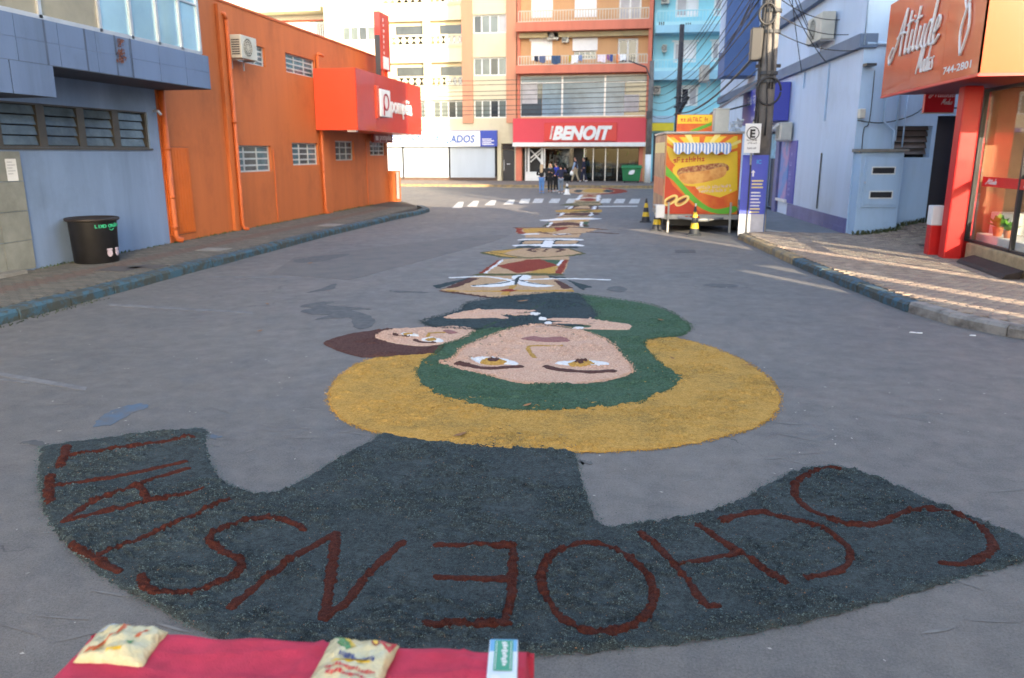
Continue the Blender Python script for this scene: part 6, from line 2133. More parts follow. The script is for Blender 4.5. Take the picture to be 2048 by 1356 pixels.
veil = z2_([(1100, 60), (1180, 66), (1250, 75), (1400, 95), (1500, 125), (1570, 165), (1600, 200), (1560, 230), (1480, 240), (1420, 250), (1415, 272), (1440, 308), (1480, 350), (1540, 390), (1565, 405), (1530, 440), (1450, 480), (1400, 502), (1300, 520), (1150, 538), (1000, 542), (850, 535), (720, 518), (600, 490), (530, 460), (490, 415), (480, 375), (500, 340), (545, 312), (570, 290), (590, 268), (650, 250), (700, 225), (740, 205), (800, 180), (900, 150), (1000, 100)])
vl = saw('veil', [poly(veil, 4)], S_green, pt_, .026, .008, .014, rag=.02, soft=.06, amp=1.1)
crumbs('edge_crumbs', S_green, vl, spline(veil, 4), 4200, .022, .003, .010, .016, 6)
navy = z2_([(505, 180), (560, 197), (640, 201), (720, 205), (800, 203), (900, 198), (1050, 192), (1160, 190), (1215, 165), (1200, 120), (1160, 80), (1130, 60), (1000, 55), (880, 68), (780, 78), (690, 95), (660, 120), (590, 147), (520, 165)])
nv = saw('cloak', [poly(navy, 4)], S_navy, pt_, .038, .008, .018, rag=.03, soft=.06, amp=.9)
face = z2_([(640, 320), (660, 290), (720, 260), (780, 235), (850, 210), (930, 193), (990, 190), (1060, 195), (1160, 215), (1240, 245), (1290, 280), (1330, 330), (1365, 375), (1330, 400), (1260, 418), (1150, 430), (1000, 432), (900, 428), (800, 405), (700, 380), (620, 360), (575, 343), (610, 335)])
fc = saw('face', [poly(face, 4)], S_skin, pt_, .050, .008, .012, rag=.02, soft=.06, amp=1.1)
K = .064
crumbs('edge_crumbs', S_skin, fc, spline(face, 4), 2200, .018, .003, .009, .026, 7)
crumbs('edge_crumbs', S_navy, nv, spline(navy, 4), 2200, .03, .003, .010, .018, 8)
def mark(name, shapes, m, par, base=K, res=.011, th=.009): return saw(name, shapes, m, par, base, th, res, rag=.004, soft=.02, amp=.5)
mark('eye_white', [poly(z2_([(700, 335), (740, 328), (800, 328), (860, 338), (895, 348), (880, 356), (800, 352), (740, 350), (715, 345)]))], S_white, fc)
mark('eye_white', [poly(z2_([(1045, 350), (1080, 342), (1180, 338), (1262, 346), (1262, 356), (1220, 362), (1100, 358)]))], S_white, fc)
mark('iris', [poly(z2_([(738, 345), (790, 333), (843, 343), (838, 353), (790, 357), (750, 353)]))], S_ochre, fc, K + .009)
mark('iris', [poly(z2_([(1098, 352), (1150, 343), (1202, 352), (1190, 362), (1150, 364), (1112, 362)]))], S_ochre, fc, K + .009)
mark('pupil', [ell(z2_, 795, 342, 26, 6)], S_brown, fc, K + .018)
mark('pupil', [ell(z2_, 1150, 350, 28, 6)], S_brown, fc, K + .018)
mark('eyebrow', [line(z2_([(650, 352), (700, 362), (770, 370), (830, 367), (900, 362)]), .10)], S_brown, fc, K + .004)
mark('eyebrow', [line(z2_([(1010, 362), (1060, 375), (1150, 383), (1215, 384), (1280, 381)]), .10)], S_brown, fc, K + .004)
mark('nose', [line(z2_([(960, 325), (940, 300), (935, 282), (948, 277), (1000, 277), (1070, 282)]), .05)], S_ochre, fc, K + .001)
mark('mouth', [poly(z2_([(905, 248), (955, 238), (1000, 244), (1050, 240), (1105, 255), (1050, 262), (960, 258)]))], S_mauve, fc, K + .001)
hn = saw('hand', [poly(z2_([(588, 156), (640, 140), (720, 128), (830, 123), (920, 126), (965, 130), (940, 136), (880, 138), (940, 143), (975, 148), (930, 152), (830, 149), (850, 157), (845, 163), (790, 158), (740, 160), (660, 161), (600, 162)]))], S_skin, pt_, .052, .008, .016, rag=.008, soft=.03, amp=.5)
mark('fingernail', [ell(z2_, 962, 147, 22, 5)], S_white, hn, .066)
hn = saw('hand', [poly(z2_([(1005, 167), (1060, 162), (1120, 163), (1190, 166), (1260, 174), (1350, 186), (1345, 207), (1250, 207), (1170, 205), (1140, 201), (1190, 196), (1190, 190), (1110, 186), (1035, 184), (1045, 179), (1110, 177), (1040, 173)]))], S_skin, pt_, .052, .008, .016, rag=.008, soft=.03, amp=.5)
for c in ((995, 166, 18, 5), (1017, 182, 16, 5), (1140, 201, 24, 5)):
    mark('fingernail', [ell(z2_, *c)], S_white, hn, .066)
saw('child_hair', [poly(z2_([(95, 258), (180, 228), (280, 210), (440, 200), (560, 230), (590, 275), (565, 300), (530, 306), (430, 312), (330, 316), (255, 318), (200, 305), (130, 282)]))], S_brown, pt_, .028, .010, .014, rag=.014, soft=.04, amp=.9)
ch_ = saw('child_face', [poly(z2_([(305, 240), (350, 215), (450, 198), (560, 194), (660, 196), (720, 208), (690, 235), (640, 250), (590, 265), (520, 275), (440, 272), (370, 260)]))], S_skin, pt_, .044, .008, .015, rag=.010, soft=.04, amp=.5)
mark('eye_white', [poly(z2_([(410, 228), (435, 223), (465, 228), (488, 240), (455, 241), (425, 237)]))], S_white, ch_, .057)
mark('eye_white', [poly(z2_([(497, 252), (530, 246), (565, 249), (588, 255), (565, 263), (515, 259)]))], S_white, ch_, .057)
mark('iris', [ell(z2_, 443, 233, 22, 5)], S_ochre, ch_, .066)
mark('iris', [ell(z2_, 535, 255, 22, 5)], S_ochre, ch_, .066)
mark('eyebrow', [line(z2_([(388, 232), (405, 239), (440, 242)]), .06)], S_brown, ch_, .06)
mark('eyebrow', [line(z2_([(470, 252), (495, 262), (550, 264)]), .06)], S_brown, ch_, .06)
mark('nose', [line(z2_([(520, 242), (545, 222), (590, 219)]), .05)], S_ochre, ch_, .058)
mark('mouth', [poly(z2_([(585, 210), (620, 210), (645, 220), (610, 224)]))], S_mauve, ch_, .058)
# dry leaves lying on the picture
for i, (a, b, l, lb) in enumerate(((1045, 603, .11, 'curled tan leaf on the navy cloak'), (920, 871, .07, 'dry leaf on the lower edge of the ochre halo'), (1054, 812, .06, 'thin dry twig leaf at the border of veil and halo'), (1345, 718, .05, 'pale leaf on the right part of the ochre halo'), (1500, 732, .06, 'small dry leaf on the right rim of the ochre halo'), (1322, 641, .06, 'pale leaf on the right shoulder of the green veil'))):
    leaf(a, b, l, lb, col=(200, 160, 110) if i else (170, 120, 60), z=.035)

# --- small panels further up the street: each a bed with its figures
def panel(label, bed, m, parts, base=.0, res=.03, loc=None):
    c = np.mean(np.array(bed[1]), 0)
    t = thing('street_carpet', (c[0], c[1], 0), label, 'sawdust carpet', 'panels along the street')
    saw('sawdust_bed', [bed], m, t, .004 + base, .008, res, rag=.012, soft=.05, amp=.4)
    for i, (nm, shp, mm) in enumerate(parts):
        for one in shp:
            saw(nm, [one], mm, t, 0, .006, res, rag=.010, soft=.05, amp=.4)
Pz = z1_
panel('dove panel: peach sawdust with white wings and brown borders, nearest of the street panels', flat(Pz([(120, 905), (350, 803), (430, 786), (1010, 786), (1060, 802), (1220, 890), (1215, 915), (960, 930), (640, 970), (540, 960)])), S_peach, [
    ('border', [flat(Pz([(125, 903), (350, 805), (440, 812), (260, 887)])), flat(Pz([(1050, 825), (1100, 828), (1222, 890), (1130, 902), (1110, 880)])), line(Pz([(125, 910), (540, 965), (645, 972)]), .09, 1)], S_brown),
    ('feather', [flat(Pz([(65, 865), (370, 800), (345, 822), (100, 892)])), flat(Pz([(1165, 818), (1230, 838), (1385, 880), (1325, 882), (1300, 905), (1270, 890), (1210, 850)])), flat(Pz([(1010, 790), (1140, 795), (1170, 806), (1020, 806)]))], S_navy),
    ('gold_band', [flat(Pz([(125, 905), (260, 912), (640, 910), (960, 907), (1220, 904), (1215, 916), (960, 918), (640, 922), (200, 918)])), flat(Pz([(700, 865), (757, 868), (720, 900), (690, 950), (620, 945), (670, 900)]))], S_ochre),
    ('red_oval', [ell(Pz, 683, 911, 66, 11)], S_red),
    ('dove', [ell(Pz, 790, 800, 82, 24), poly(Pz([(370, 873), (480, 862), (600, 845), (690, 828), (740, 820), (742, 850), (705, 868), (560, 882), (440, 882)])), poly(Pz([(760, 823), (850, 838), (950, 858), (1065, 874), (930, 882), (800, 868), (755, 850)])), line(Pz([(220, 800), (380, 795), (520, 798), (640, 815), (720, 825)]), .11), line(Pz([(790, 822), (930, 818), (1100, 810), (1300, 812), (1500, 818)]), .08)], S_white),
    ('dove_outline', [line(Pz([(795, 785), (760, 815), (740, 860)]), .05), line(Pz([(740, 828), (600, 855), (400, 872)]), .06), line(Pz([(775, 828), (900, 858), (1050, 872)]), .06)], S_navy)], res=.028)
panel('diamond panel: red sawdust diamond between peach and ochre fields with red borders', flat(Pz([(428, 780), (630, 650), (1185, 626), (1168, 700), (1122, 780)])), S_peach, [
    ('red_border', [flat(Pz([(430, 776), (590, 660), (637, 654), (490, 772)])), flat(Pz([(1130, 660), (1180, 655), (1122, 776), (1060, 772)]))], S_red),
    ('ochre_field', [flat(Pz([(800, 776), (900, 745), (1088, 708), (1060, 774)]))], S_ochre),
    ('green_field', [flat(Pz([(925, 654), (1120, 660), (1088, 705)]))], S_green),
    ('red_diamond', [flat(Pz([(590, 705), (850, 656), (940, 653), (1085, 706), (960, 737), (760, 769)]))], S_red),
    ('white_edge', [line(Pz([(637, 658), (490, 771)]), .06, 1), line(Pz([(1120, 662), (1090, 705)]), .06, 1)], S_white),
    ('dark_edge', [line(Pz([(425, 779), (800, 775), (1122, 778)]), .16, 1)], S_olive)], res=.032)
panel('pointed panel: long peach and ochre sawdust lozenge with dark arcs', flat(Pz([(460, 598), (560, 577), (790, 561), (1180, 563), (1305, 604), (1190, 622), (850, 645), (620, 630)])), S_peach, [
    ('ochre_field', [flat(Pz([(475, 598), (790, 564), (690, 588), (640, 605), (760, 638), (620, 627)]))], S_ochre),
    ('dark_arc', [line(Pz([(910, 563), (862, 572), (858, 580), (905, 592)]), .12), line(Pz([(1075, 563), (1122, 572), (1125, 580), (1080, 594)]), .12), line(Pz([(1000, 572), (968, 590)]), .08, 1), line(Pz([(900, 578), (940, 578)]), .1, 1)], S_brown),
    ('dark_edge', [line(Pz([(460, 598), (620, 631), (850, 646), (1190, 622), (1305, 604), (1180, 563)]), .1, 1), line(Pz([(470, 596), (790, 561)]), .07, 1), line(Pz([(540, 600), (850, 642)]), .07, 1)], S_olive)], res=.035)
panel('white cross panel: dark green sawdust with white bars and a white block', flat(Pz([(745, 557), (805, 484), (1265, 482), (1250, 559)])), S_navy, [
    ('tan_field', [flat(Pz([(815, 505), (970, 503), (950, 527), (790, 527)])), flat(Pz([(1070, 503), (1250, 500), (1248, 527), (1060, 527)]))], S_peach),
    ('white_bar', [line(Pz([(770, 538), (1250, 537)]), .34, 1), line(Pz([(812, 491), (1000, 489), (1240, 491)]), .34), flat(Pz([(978, 500), (1060, 500), (1040, 556), (945, 556)]))], S_white)], res=.04)
panel('pen panel: ochre and red sawdust quill pointing right', flat(Pz([(822, 472), (818, 440), (750, 432), (742, 396), (1175, 390), (1440, 400), (1380, 412), (1275, 440), (1255, 472)])), S_peach, [
    ('ochre_field', [flat(Pz([(800, 402), (1170, 393), (1050, 430), (810, 438)]))], S_ochre),
    ('red_field', [flat(Pz([(745, 399), (805, 399), (790, 420), (830, 440), (770, 441), (748, 427)])), flat(Pz([(1060, 393), (1185, 391), (1080, 425)]))], S_red),
    ('white_bar', [line(Pz([(832, 447), (905, 445)]), .3, 1), line(Pz([(1090, 452), (1160, 447)]), .3, 1)], S_white),
    ('dark_edge', [line(Pz([(742, 392), (1175, 388), (1485, 408)]), .14, 1), line(Pz([(1340, 428), (1450, 432), (1570, 441)]), .13, 1), line(Pz([(1270, 442), (1100, 455), (940, 432)]), .12, 1)], S_brown)], res=.045)
panel('leaf panel: peach sawdust with brown leaves between dark green edges', flat(Pz([(962, 382), (1020, 343), (1337, 343), (1332, 386)])), S_green, [
    ('peach_field', [flat(Pz([(1010, 384), (1045, 344), (1282, 344), (1290, 385)]))], S_peach),
    ('leaves', [line(Pz([(1040, 377), (1170, 357), (1285, 376)]), .5), line(Pz([(1090, 374), (1250, 370)]), .5, 1)], S_brown),
    ('white_edge', [line(Pz([(1040, 348), (1012, 383)]), .09, 1), line(Pz([(1282, 348), (1284, 383)]), .09, 1)], S_white)], res=.055)
panel('white bar panel: peach sawdust strip with one long white bar', flat(Pz([(1010, 342), (1100, 301), (1395, 303), (1330, 344)])), S_peach, [
    ('white_bar', [line(Pz([(1010, 331), (1180, 321), (1365, 318)]), .6)], S_white),
    ('gold_field', [flat(Pz([(1130, 338), (1320, 333), (1310, 341), (1120, 343)]))], S_ochre)], res=.06)
panel('star panel: peach sawdust with a brown star inside a white frame', flat(Pz([(1098, 300), (1128, 266), (1392, 266), (1372, 301)])), S_olive, [
    ('peach_field', [flat(Pz([(1110, 298), (1138, 268), (1370, 268), (1358, 298)]))], S_peach),
    ('star', [line(Pz([(1170, 285), (1350, 277)]), .8, 1), line(Pz([(1230, 274), (1290, 292)]), .5, 1)], S_brown),
    ('white_edge', [line(Pz([(1108, 298), (1136, 268)]), .12, 1), line(Pz([(1372, 270), (1358, 298)]), .12, 1)], S_white)], res=.07)
panel('wide ochre panel: plain ochre sawdust band across the street', flat(Pz([(1065, 252), (1150, 241), (1450, 244), (1445, 266), (1180, 268), (1075, 262)])), S_ochre, [
    ('olive_field', [flat(Pz([(1170, 262), (1400, 246), (1330, 265)]))], S_olive)], res=.08)
panel('brown panel: dark brown sawdust with a pale centre and white edges', flat(Pz([(1152, 242), (1190, 208), (1422, 212), (1410, 246)])), S_brown, [
    ('peach_field', [flat(Pz([(1215, 236), (1270, 212), (1340, 214), (1360, 236)]))], S_peach),
    ('white_edge', [line(Pz([(1180, 240), (1205, 216)]), .12, 1), line(Pz([(1390, 215), (1378, 243)]), .14, 1)], S_white)], res=.08)
panel('olive panel: narrow olive and tan sawdust band before the crossing', flat(Pz([(1100, 206), (1190, 192), (1450, 196), (1448, 211), (1200, 213)])), S_olive, [
    ('peach_field', [flat(Pz([(1130, 203), (1440, 199), (1430, 206)]))], S_peach)], res=.09)
panel('farthest street panel: red diamonds in a white frame on the crossing', flat(Pz([(1205, 190), (1275, 118), (1438, 120), (1432, 194)])), S_peach, [
    ('red_diamond', [flat(Pz([(1260, 165), (1345, 145), (1420, 165), (1340, 178)])), flat(Pz([(1290, 133), (1350, 124), (1410, 133), (1350, 141)]))], S_red),
    ('olive_field', [flat(Pz([(1215, 188), (1240, 178), (1425, 180), (1425, 192)]))], S_olive),
    ('white_edge', [line(Pz([(1245, 165), (1282, 122)]), .16, 1), line(Pz([(1425, 125), (1415, 175)]), .16, 1), line(Pz([(1255, 150), (1415, 150)]), .22, 1)], S_white)], res=.1)
panel('round sun: red-rimmed ochre sawdust disc with dark spots near the far kerb', ell(Pz, 1395, 92, 262, 27), S_red, [
    ('tan_field', [ell(Pz, 1340, 92, 210, 24)], S_peach),
    ('gold_field', [ell(Pz, 1395, 90, 110, 17)], S_ochre),
    ('dark_spot', [ell(Pz, 1255, 93, 38, 11), ell(Pz, 1500, 93, 40, 11)], S_navy),
    ('white_mark', [line(Pz([(1340, 52), (1420, 54)]), .5, 1)], S_white)], res=.13)

# ================================================================ TABLE WITH RED CLOTH, FOREGROUND
TZ = .93
tA, tB, tC, tD = G(200, 1267, TZ), G(1052, 1306, TZ), G(1035, 1700, TZ), G(-130, 1700, TZ)
# straight table: far edge along tA-tB, near edge parallel
ex, ey = tB[0] - tA[0], tB[1] - tA[1]
el = math.hypot(ex, ey)
ex, ey = ex / el, ey / el
nxv, nyv = ey, -ex                                   # towards the viewer
def tp(u, v): return (tA[0] + ex * u + nxv * v, tA[1] + ey * u + nyv * v)
DEP = .62
M_cloth = mat('red_cloth', C(206, 56, 84, .86), .92, .15, 9, .5, 260)
M_wood = mat('table_wood', C(140, 110, 80, .8), .6, .15, 5)
tb_ = thing('table', (*tp(el / 2, DEP / 2), 0), 'low altar table hidden under the red cloth in the foreground', 'table')
MB().prism([tp(.02, .02), tp(el - .02, .02), tp(el - .02, DEP - .02), tp(.02, DEP - .02)], TZ - .035, TZ - .006).build('table_top', M_wood, tb_)
for u in (.06, el - .06):
    for v in (.06, DEP - .06):
        x, y = tp(u, v)
        MB().tube([(x, y, 0), (x, y, TZ - .035)], .025, 8).build('leg', M_wood, tb_)
nu, nv_ = 120, 60
mb = MB()
r = np.random.default_rng(3)
ovh = .12
us = np.linspace(-ovh, el + ovh, nu)
vsn = np.linspace(-.02, DEP + ovh, nv_)
idx = {}
for i, u in enumerate(us):
    for j, v in enumerate(vsn):
        uc, vc = min(max(u, 0), el), min(max(v, 0), DEP)
        ou, ov = abs(u - uc), abs(v - vc)
        x, y = tp(uc + (u - uc) * .18, vc + (v - vc) * .18)
        # slow folds and a few sharp creases
        f = .0035 * math.sin(u * 5 + v * 9) + .0025 * math.sin(u * 13 - v * 6 + 1.2)
        f += .006 * math.exp(-((v - .12 - .05 * math.sin(u * 3)) / .012) ** 2) * (0.5 + .5 * math.sin(u * 4))
        f += .009 * math.exp(-((u - .62 + .25 * v) / .010) ** 2) + .007 * math.exp(-((u - 1.0 - .1 * v) / .009) ** 2) + .006 * math.exp(-((v - .22 + .12 * u) / .009) ** 2) + .005 * math.exp(-((v - .05 - .03 * math.sin(u * 6)) / .008) ** 2)
        f += .003 * math.sin(u * 31 + 4 * math.sin(v * 12)) * math.sin(v * 17 + u * 5)
        z = TZ + .006 + f - (ou + ov) * .98
        if v < 0:
            z = TZ + .002 + f * .5 + v * .4
        edge = .008 * math.sin(u * 11) + .006 * math.sin(u * 27 + 2)
        if j < 3:
            x += -nxv * edge * (1 - j / 3)
            y += -nyv * edge * (1 - j / 3)
        mb.v.append((x, y, z))
for i in range(nu - 1):
    for j in range(nv_ - 1):
        a = i * nv_ + j
        mb.f.append((a, a + nv_, a + nv_ + 1, a + 1))
co_ = mb.build('red_cloth', M_cloth, smooth=True)
tag(co_, 'red cloth spread over the table at the bottom of the picture', 'tablecloth')

# food packets: pillow-shaped bags
M_pack = mat('cream_plastic_bag', C(240, 228, 178, .66), .2, .05, 9, .5, 55, spec=.6, coat=.2)
def pillow(c, ax, ay, hw, hh, th, name, m, parent, tilt=0.0, n=22, seed=0):
    """cushion mesh in the local frame ax (right), ay (up the bag); returns place(u, v, lift) on the top skin"""
    ph = seed * 1.7
    def top(u, v):
        e = max(0.0, (1 - abs(u) ** 3.2)) ** .5 * max(0.0, (1 - abs(v) ** 4)) ** .5
        w = .22 * math.sin(5 * u + 3 * v + ph) + .16 * math.sin(9 * v - 4 * u + ph) + .13 * math.sin(14 * u + 6 * v) + .10 * math.sin(23 * u - 17 * v + ph)
        return th * e * (1 + w * .6)
    def out(u, v):
        k = 1 - .05 * (1 - v * v) * abs(u) ** 2 + .012 * math.sin(9 * v + ph) * abs(u)
        return u * hw * k, v * hh * (1 - .03 * (1 - u * u)) + .01 * hh * math.sin(11 * u + ph)
    def place(u, v, lift=0.0):
        a, b = out(u, v)
        return (c[0] + ax[0] * a + ay[0] * b, c[1] + ax[1] * a + ay[1] * b, c[2] + top(u, v) * 1.0 + tilt * (v + 1) * .5 + .006 + lift)
    mb = MB()
    g = np.linspace(-1, 1, n)
    for u in g:
        for v in g:
            mb.v.append(place(u, v))
    for u in g:
        for v in g:
            p = place(u, v)
            mb.v.append((p[0], p[1], c[2] + .003 + tilt * (v + 1) * .3))
    for i in range(n - 1):
        for j in range(n - 1):
            a = i * n + j
            mb.f.append((a, a + n, a + n + 1, a + 1))
            b = n * n + a
            mb.f.append((b, b + 1, b + n + 1, b + n))
    for i in range(n - 1):
        for (p, q) in ((i * n, (i + 1) * n), ((i + 1) * n + n - 1, i * n + n - 1), (i + 1, i), ((n - 1) * n + i, (n - 1) * n + i + 1)):
            mb.f.append((p, n * n + p, n * n + q, q))
    o = mb.build(name, m, parent, smooth=True)
    return o, place
def decal(place, pts, m, parent, name, lift=.0012, n=7):
    """printed patch that follows the bag's skin: polygon in (u, v), fan of small cells"""
    mb = MB()
    k = len(pts)
    cu = sum(p[0] for p in pts) / k
    cv = sum(p[1] for p in pts) / k
    rings = 5
    for q in range(rings + 1):
        f = q / rings
        for p in pts:
            mb.v.append(place(cu + (p[0] - cu) * f, cv + (p[1] - cv) * f, lift))
    for q in range(rings):
        for j in range(k):
            j2 = (j + 1) % k
            mb.f.append((q * k + j, (q + 1) * k + j, (q + 1) * k + j2, q * k + j2))
    return mb.build(name, m, parent, smooth=True)
def on_bag_text(s, place, u, v, w, h, m, parent, shear=0, bold=.0, lift=.0016):
    c = bpy.data.curves.new('t', 'FONT')
    c.body = s
    c.shear = shear
    c.offset = bold
    c.resolution_u = 3
    t = bpy.data.objects.new('tmp', c)
    COL.objects.link(t)
    dg = bpy.context.evaluated_depsgraph_get()
    dg.update()
    me = bpy.data.meshes.new_from_object(t.evaluated_get(dg))
    bpy.data.objects.remove(t)
    bm = bmesh.new()
    bm.from_mesh(me)
    bmesh.ops.triangulate(bm, faces=bm.faces)
    bmesh.ops.subdivide_edges(bm, edges=[e for e in bm.edges if e.calc_length() > .25], cuts=2)
    bm.to_mesh(me)
    bm.free()
    xs = [q.co.x for q in me.vertices]
    x0, x1 = min(xs), max(xs)
    for q in me.vertices:
        q.co = place(u + (q.co.x - x0) / (x1 - x0) * w, v + q.co.y / .73 * h, lift)
    me.materials.clear()
    me.materials.append(m)
    return link('lettering', me, parent)
def unit(a, b):
    l = math.hypot(b[0] - a[0], b[1] - a[1])
    return ((b[0] - a[0]) / l, (b[1] - a[1]) / l), l
PZ = TZ + .008
MD = {k: mat('pack_' + k, C(*v, .75), .35, .08, 8) for k, v in dict(red=(214, 44, 50), orange=(226, 110, 50), green=(70, 150, 70), yellow=(240, 200, 50), blue=(50, 60, 130), pale=(236, 226, 190), grey=(170, 180, 190), brown=(150, 70, 40)).items()}
# left bag
c0 = G(243, 1284, PZ + .02)
(axr, l_) = unit(G(150, 1312, PZ), G(296, 1324, PZ))
(ayr, l2_) = unit(G(150, 1312, PZ), G(205, 1250, PZ))
b1 = thing('flour_bag', (*c0, PZ), 'cream bag of flour with orange print lying on the left of the red cloth', 'food bag', 'food bags on the red cloth')
o1, pl = pillow((*c0, PZ), axr, ayr, .094, .074, .032, 'bag', M_pack, b1, seed=1)
decal(pl, [(-.95, .3), (-.5, .9), (-.2, .95), (-.6, .3)], MD['grey'], o1, 'printed_patch')
decal(pl, [(-.55, -.8), (-.45, -.8), (-.05, .3), (.02, .9), (-.08, .9), (-.2, .3)], MD['orange'], o1, 'printed_patch', .0016)
decal(pl, [(-.75, -.85), (-.5, -.7), (-.42, -.45), (-.7, -.6)], MD['orange'], o1, 'printed_patch', .002)
decal(pl, [(.38, .05), (.5, .05), (.62, .6), (.5, .6)], MD['orange'], o1, 'printed_patch', .0016)
decal(pl, [(.3, -.35), (.42, -.35), (.45, -.1), (.34, -.12)], MD['green'], o1, 'printed_patch', .0016)
decal(pl, [(-.15, -.75), (.3, -.72), (.3, -.62), (-.15, -.65)], MD['yellow'], o1, 'printed_patch', .0016)
# middle bag
c1 = G(702, 1331, PZ + .02)
(axr, l_) = unit(G(622, 1350, PZ), G(768, 1364, PZ))
(ayr, l2_) = unit(G(622, 1350, PZ), G(662, 1280, PZ))
b2 = thing('flour_bag', (*c1, PZ), 'cream bag with a corn cob picture in the middle of the red cloth', 'food bag', 'food bags on the red cloth')
o2, pl = pillow((*c1, PZ), axr, ayr, .094, .112, .032, 'bag', M_pack, b2, seed=2)
decal(pl, [(-.9, .96), (-.55, .96), (-.1, .45), (-.25, .32), (-.55, .5)], MD['green'], o2, 'printed_patch')
decal(pl, [(-.6, .97), (-.4, .97), (-.02, .45), (-.12, .38), (-.35, .6)], MD['yellow'], o2, 'printed_patch', .002)
decal(pl, [(.2, .98), (.95, .98), (.9, .5), (.72, .62), (.5, .75)], MD['red'], o2, 'printed_patch')
decal(pl, [(.45 + .12 * math.cos(t), .66 + .12 * math.sin(t)) for t in np.linspace(0, 6.28, 13)[:-1]], MD['brown'], o2, 'printed_badge', .002)
decal(pl, [(.45 + .07 * math.cos(t), .66 + .07 * math.sin(t)) for t in np.linspace(0, 6.28, 13)[:-1]], MD['yellow'], o2, 'printed_badge', .0028)
decal(pl, [(-.5, -.1), (.55, -.05), (.55, .0), (-.5, -.05)], MD['yellow'], o2, 'printed_patch')
def bag_lines(pl, v, u0, u1, h, m, par, seed):
    r = random.Random(seed)
    u = u0
    while u < u1:
        w = r.uniform(.03, .07)
        decal(pl, [(u, v), (u + w, v), (u + w + .01, v + h * r.uniform(.7, 1.1)), (u + .01, v + h)], m, par, 'blurred_lettering', .0016)
        u += w + r.uniform(.012, .03)
bag_lines(pl, .06, -.38, -.02, .17, MD['blue'], o2, 7)
bag_lines(pl, .0, .0, .62, .13, MD['blue'], o2, 8)
bag_lines(pl, -.34, -.62, .75, .1, MD['red'], o2, 1)
bag_lines(pl, -.52, -.5, .55, .1, MD['red'], o2, 2)
bag_lines(pl, -.78, -.7, .8, .05, MD['orange'], o2, 3)
# milk carton, lying with its front up
m0 = thing('milk_carton', (*G(1006, 1318, PZ), PZ), 'white and green milk carton lying at the right end of the red cloth', 'carton')
p00, p10, p11, p01 = G(977, 1368, PZ + .06), G(1028, 1368, PZ + .06), G(1031, 1279, PZ + .06), G(985, 1277, PZ + .06)
mid0 = ((p00[0] + p10[0]) / 2, (p00[1] + p10[1]) / 2)
mid1 = ((p01[0] + p11[0]) / 2, (p01[1] + p11[1]) / 2)
(dv, lv) = unit(mid0, mid1)
hw = .036
du_ = (dv[1], -dv[0])
def cp_(u, v): return (mid1[0] + du_[0] * u - dv[0] * v, mid1[1] + du_[1] * u - dv[1] * v)
LV = .20
MB().prism([cp_(-hw, 0), cp_(hw, 0), cp_(hw, LV), cp_(-hw, LV)], PZ - .001, PZ + .06).build('carton_body', mat('carton_white', (.62, .68, .74), .35, .04), m0, bevel=.003)
MCg = mat('carton_green', C(60, 160, 120, .8), .35, .06)
MCb = mat('carton_blue', C(110, 176, 220, .8), .35, .06)
def cface(name, u0, u1, v0, v1, m, lift):
    return MB().prism([cp_(u0, v0), cp_(u1, v0), cp_(u1, v1), cp_(u0, v1)], PZ + .06 + lift - .0006, PZ + .06 + lift).build(name, m, m0)
cface('printed_patch', -hw + .002, hw - .002, .003, .05, MCb, .001)
cface('printed_panel', -.022, .024, .008, .125, MCg, .002)
for k in range(9):
    cface('blurred_lettering', -.004 + .002 * (k % 3), .008 + .003 * (k % 2), .016 + .0105 * k, .023 + .0105 * k, M_white, .003)
cface('printed_border', -.018, -.0165, .014, .12, M_white, .003)
cface('printed_border', .0185, .02, .014, .12, M_white, .003)
MB().prism([cp_(-.016 + .012 * math.cos(t), .15 + .01 * math.sin(t)) for t in np.linspace(0, 6.28, 15)[:-1]], PZ + .06, PZ + .062).build('screw_cap', M_white, m0)

# ================================================================ PEOPLE
def skin_mesh(name, joints, edges, m, parent, sub=2, root=0):
    """one continuous surface grown round a skeleton: joints = {key: (xyz, r) or (xyz, (rx, ry))}"""
    keys = list(joints)
    me = bpy.data.meshes.new('tmp')
    me.from_pydata([joints[k][0] for k in keys], [(keys.index(a), keys.index(b)) for a, b in edges], [])
    o = bpy.data.objects.new('tmp', me)
    COL.objects.link(o)
    md = o.modifiers.new('s', 'SKIN')
    md.use_smooth_shade = True
    sv = me.skin_vertices[0].data if me.skin_vertices else None
    if sv is None:
        bpy.context.view_layer.objects.active = o
        bm = bmesh.new(); bm.from_mesh(me)
        bm.verts.layers.skin.verify(); bm.to_mesh(me); bm.free()
        sv = me.skin_vertices[0].data
    for i, k in enumerate(keys):
        r_ = joints[k][1]
        sv[i].radius = r_ if isinstance(r_, tuple) else (r_, r_)
        sv[i].use_root = (i == root)
    ss = o.modifiers.new('d', 'SUBSURF')
    ss.levels = ss.render_levels = sub
    dg = bpy.context.evaluated_depsgraph_get()
    dg.update()
    out = bpy.data.meshes.new_from_object(o.evaluated_get(dg))
    bpy.data.objects.remove(o)
    out.materials.clear()
    out.materials.append(m)
    out.name = name
    return link(name, out, parent, smooth=True)

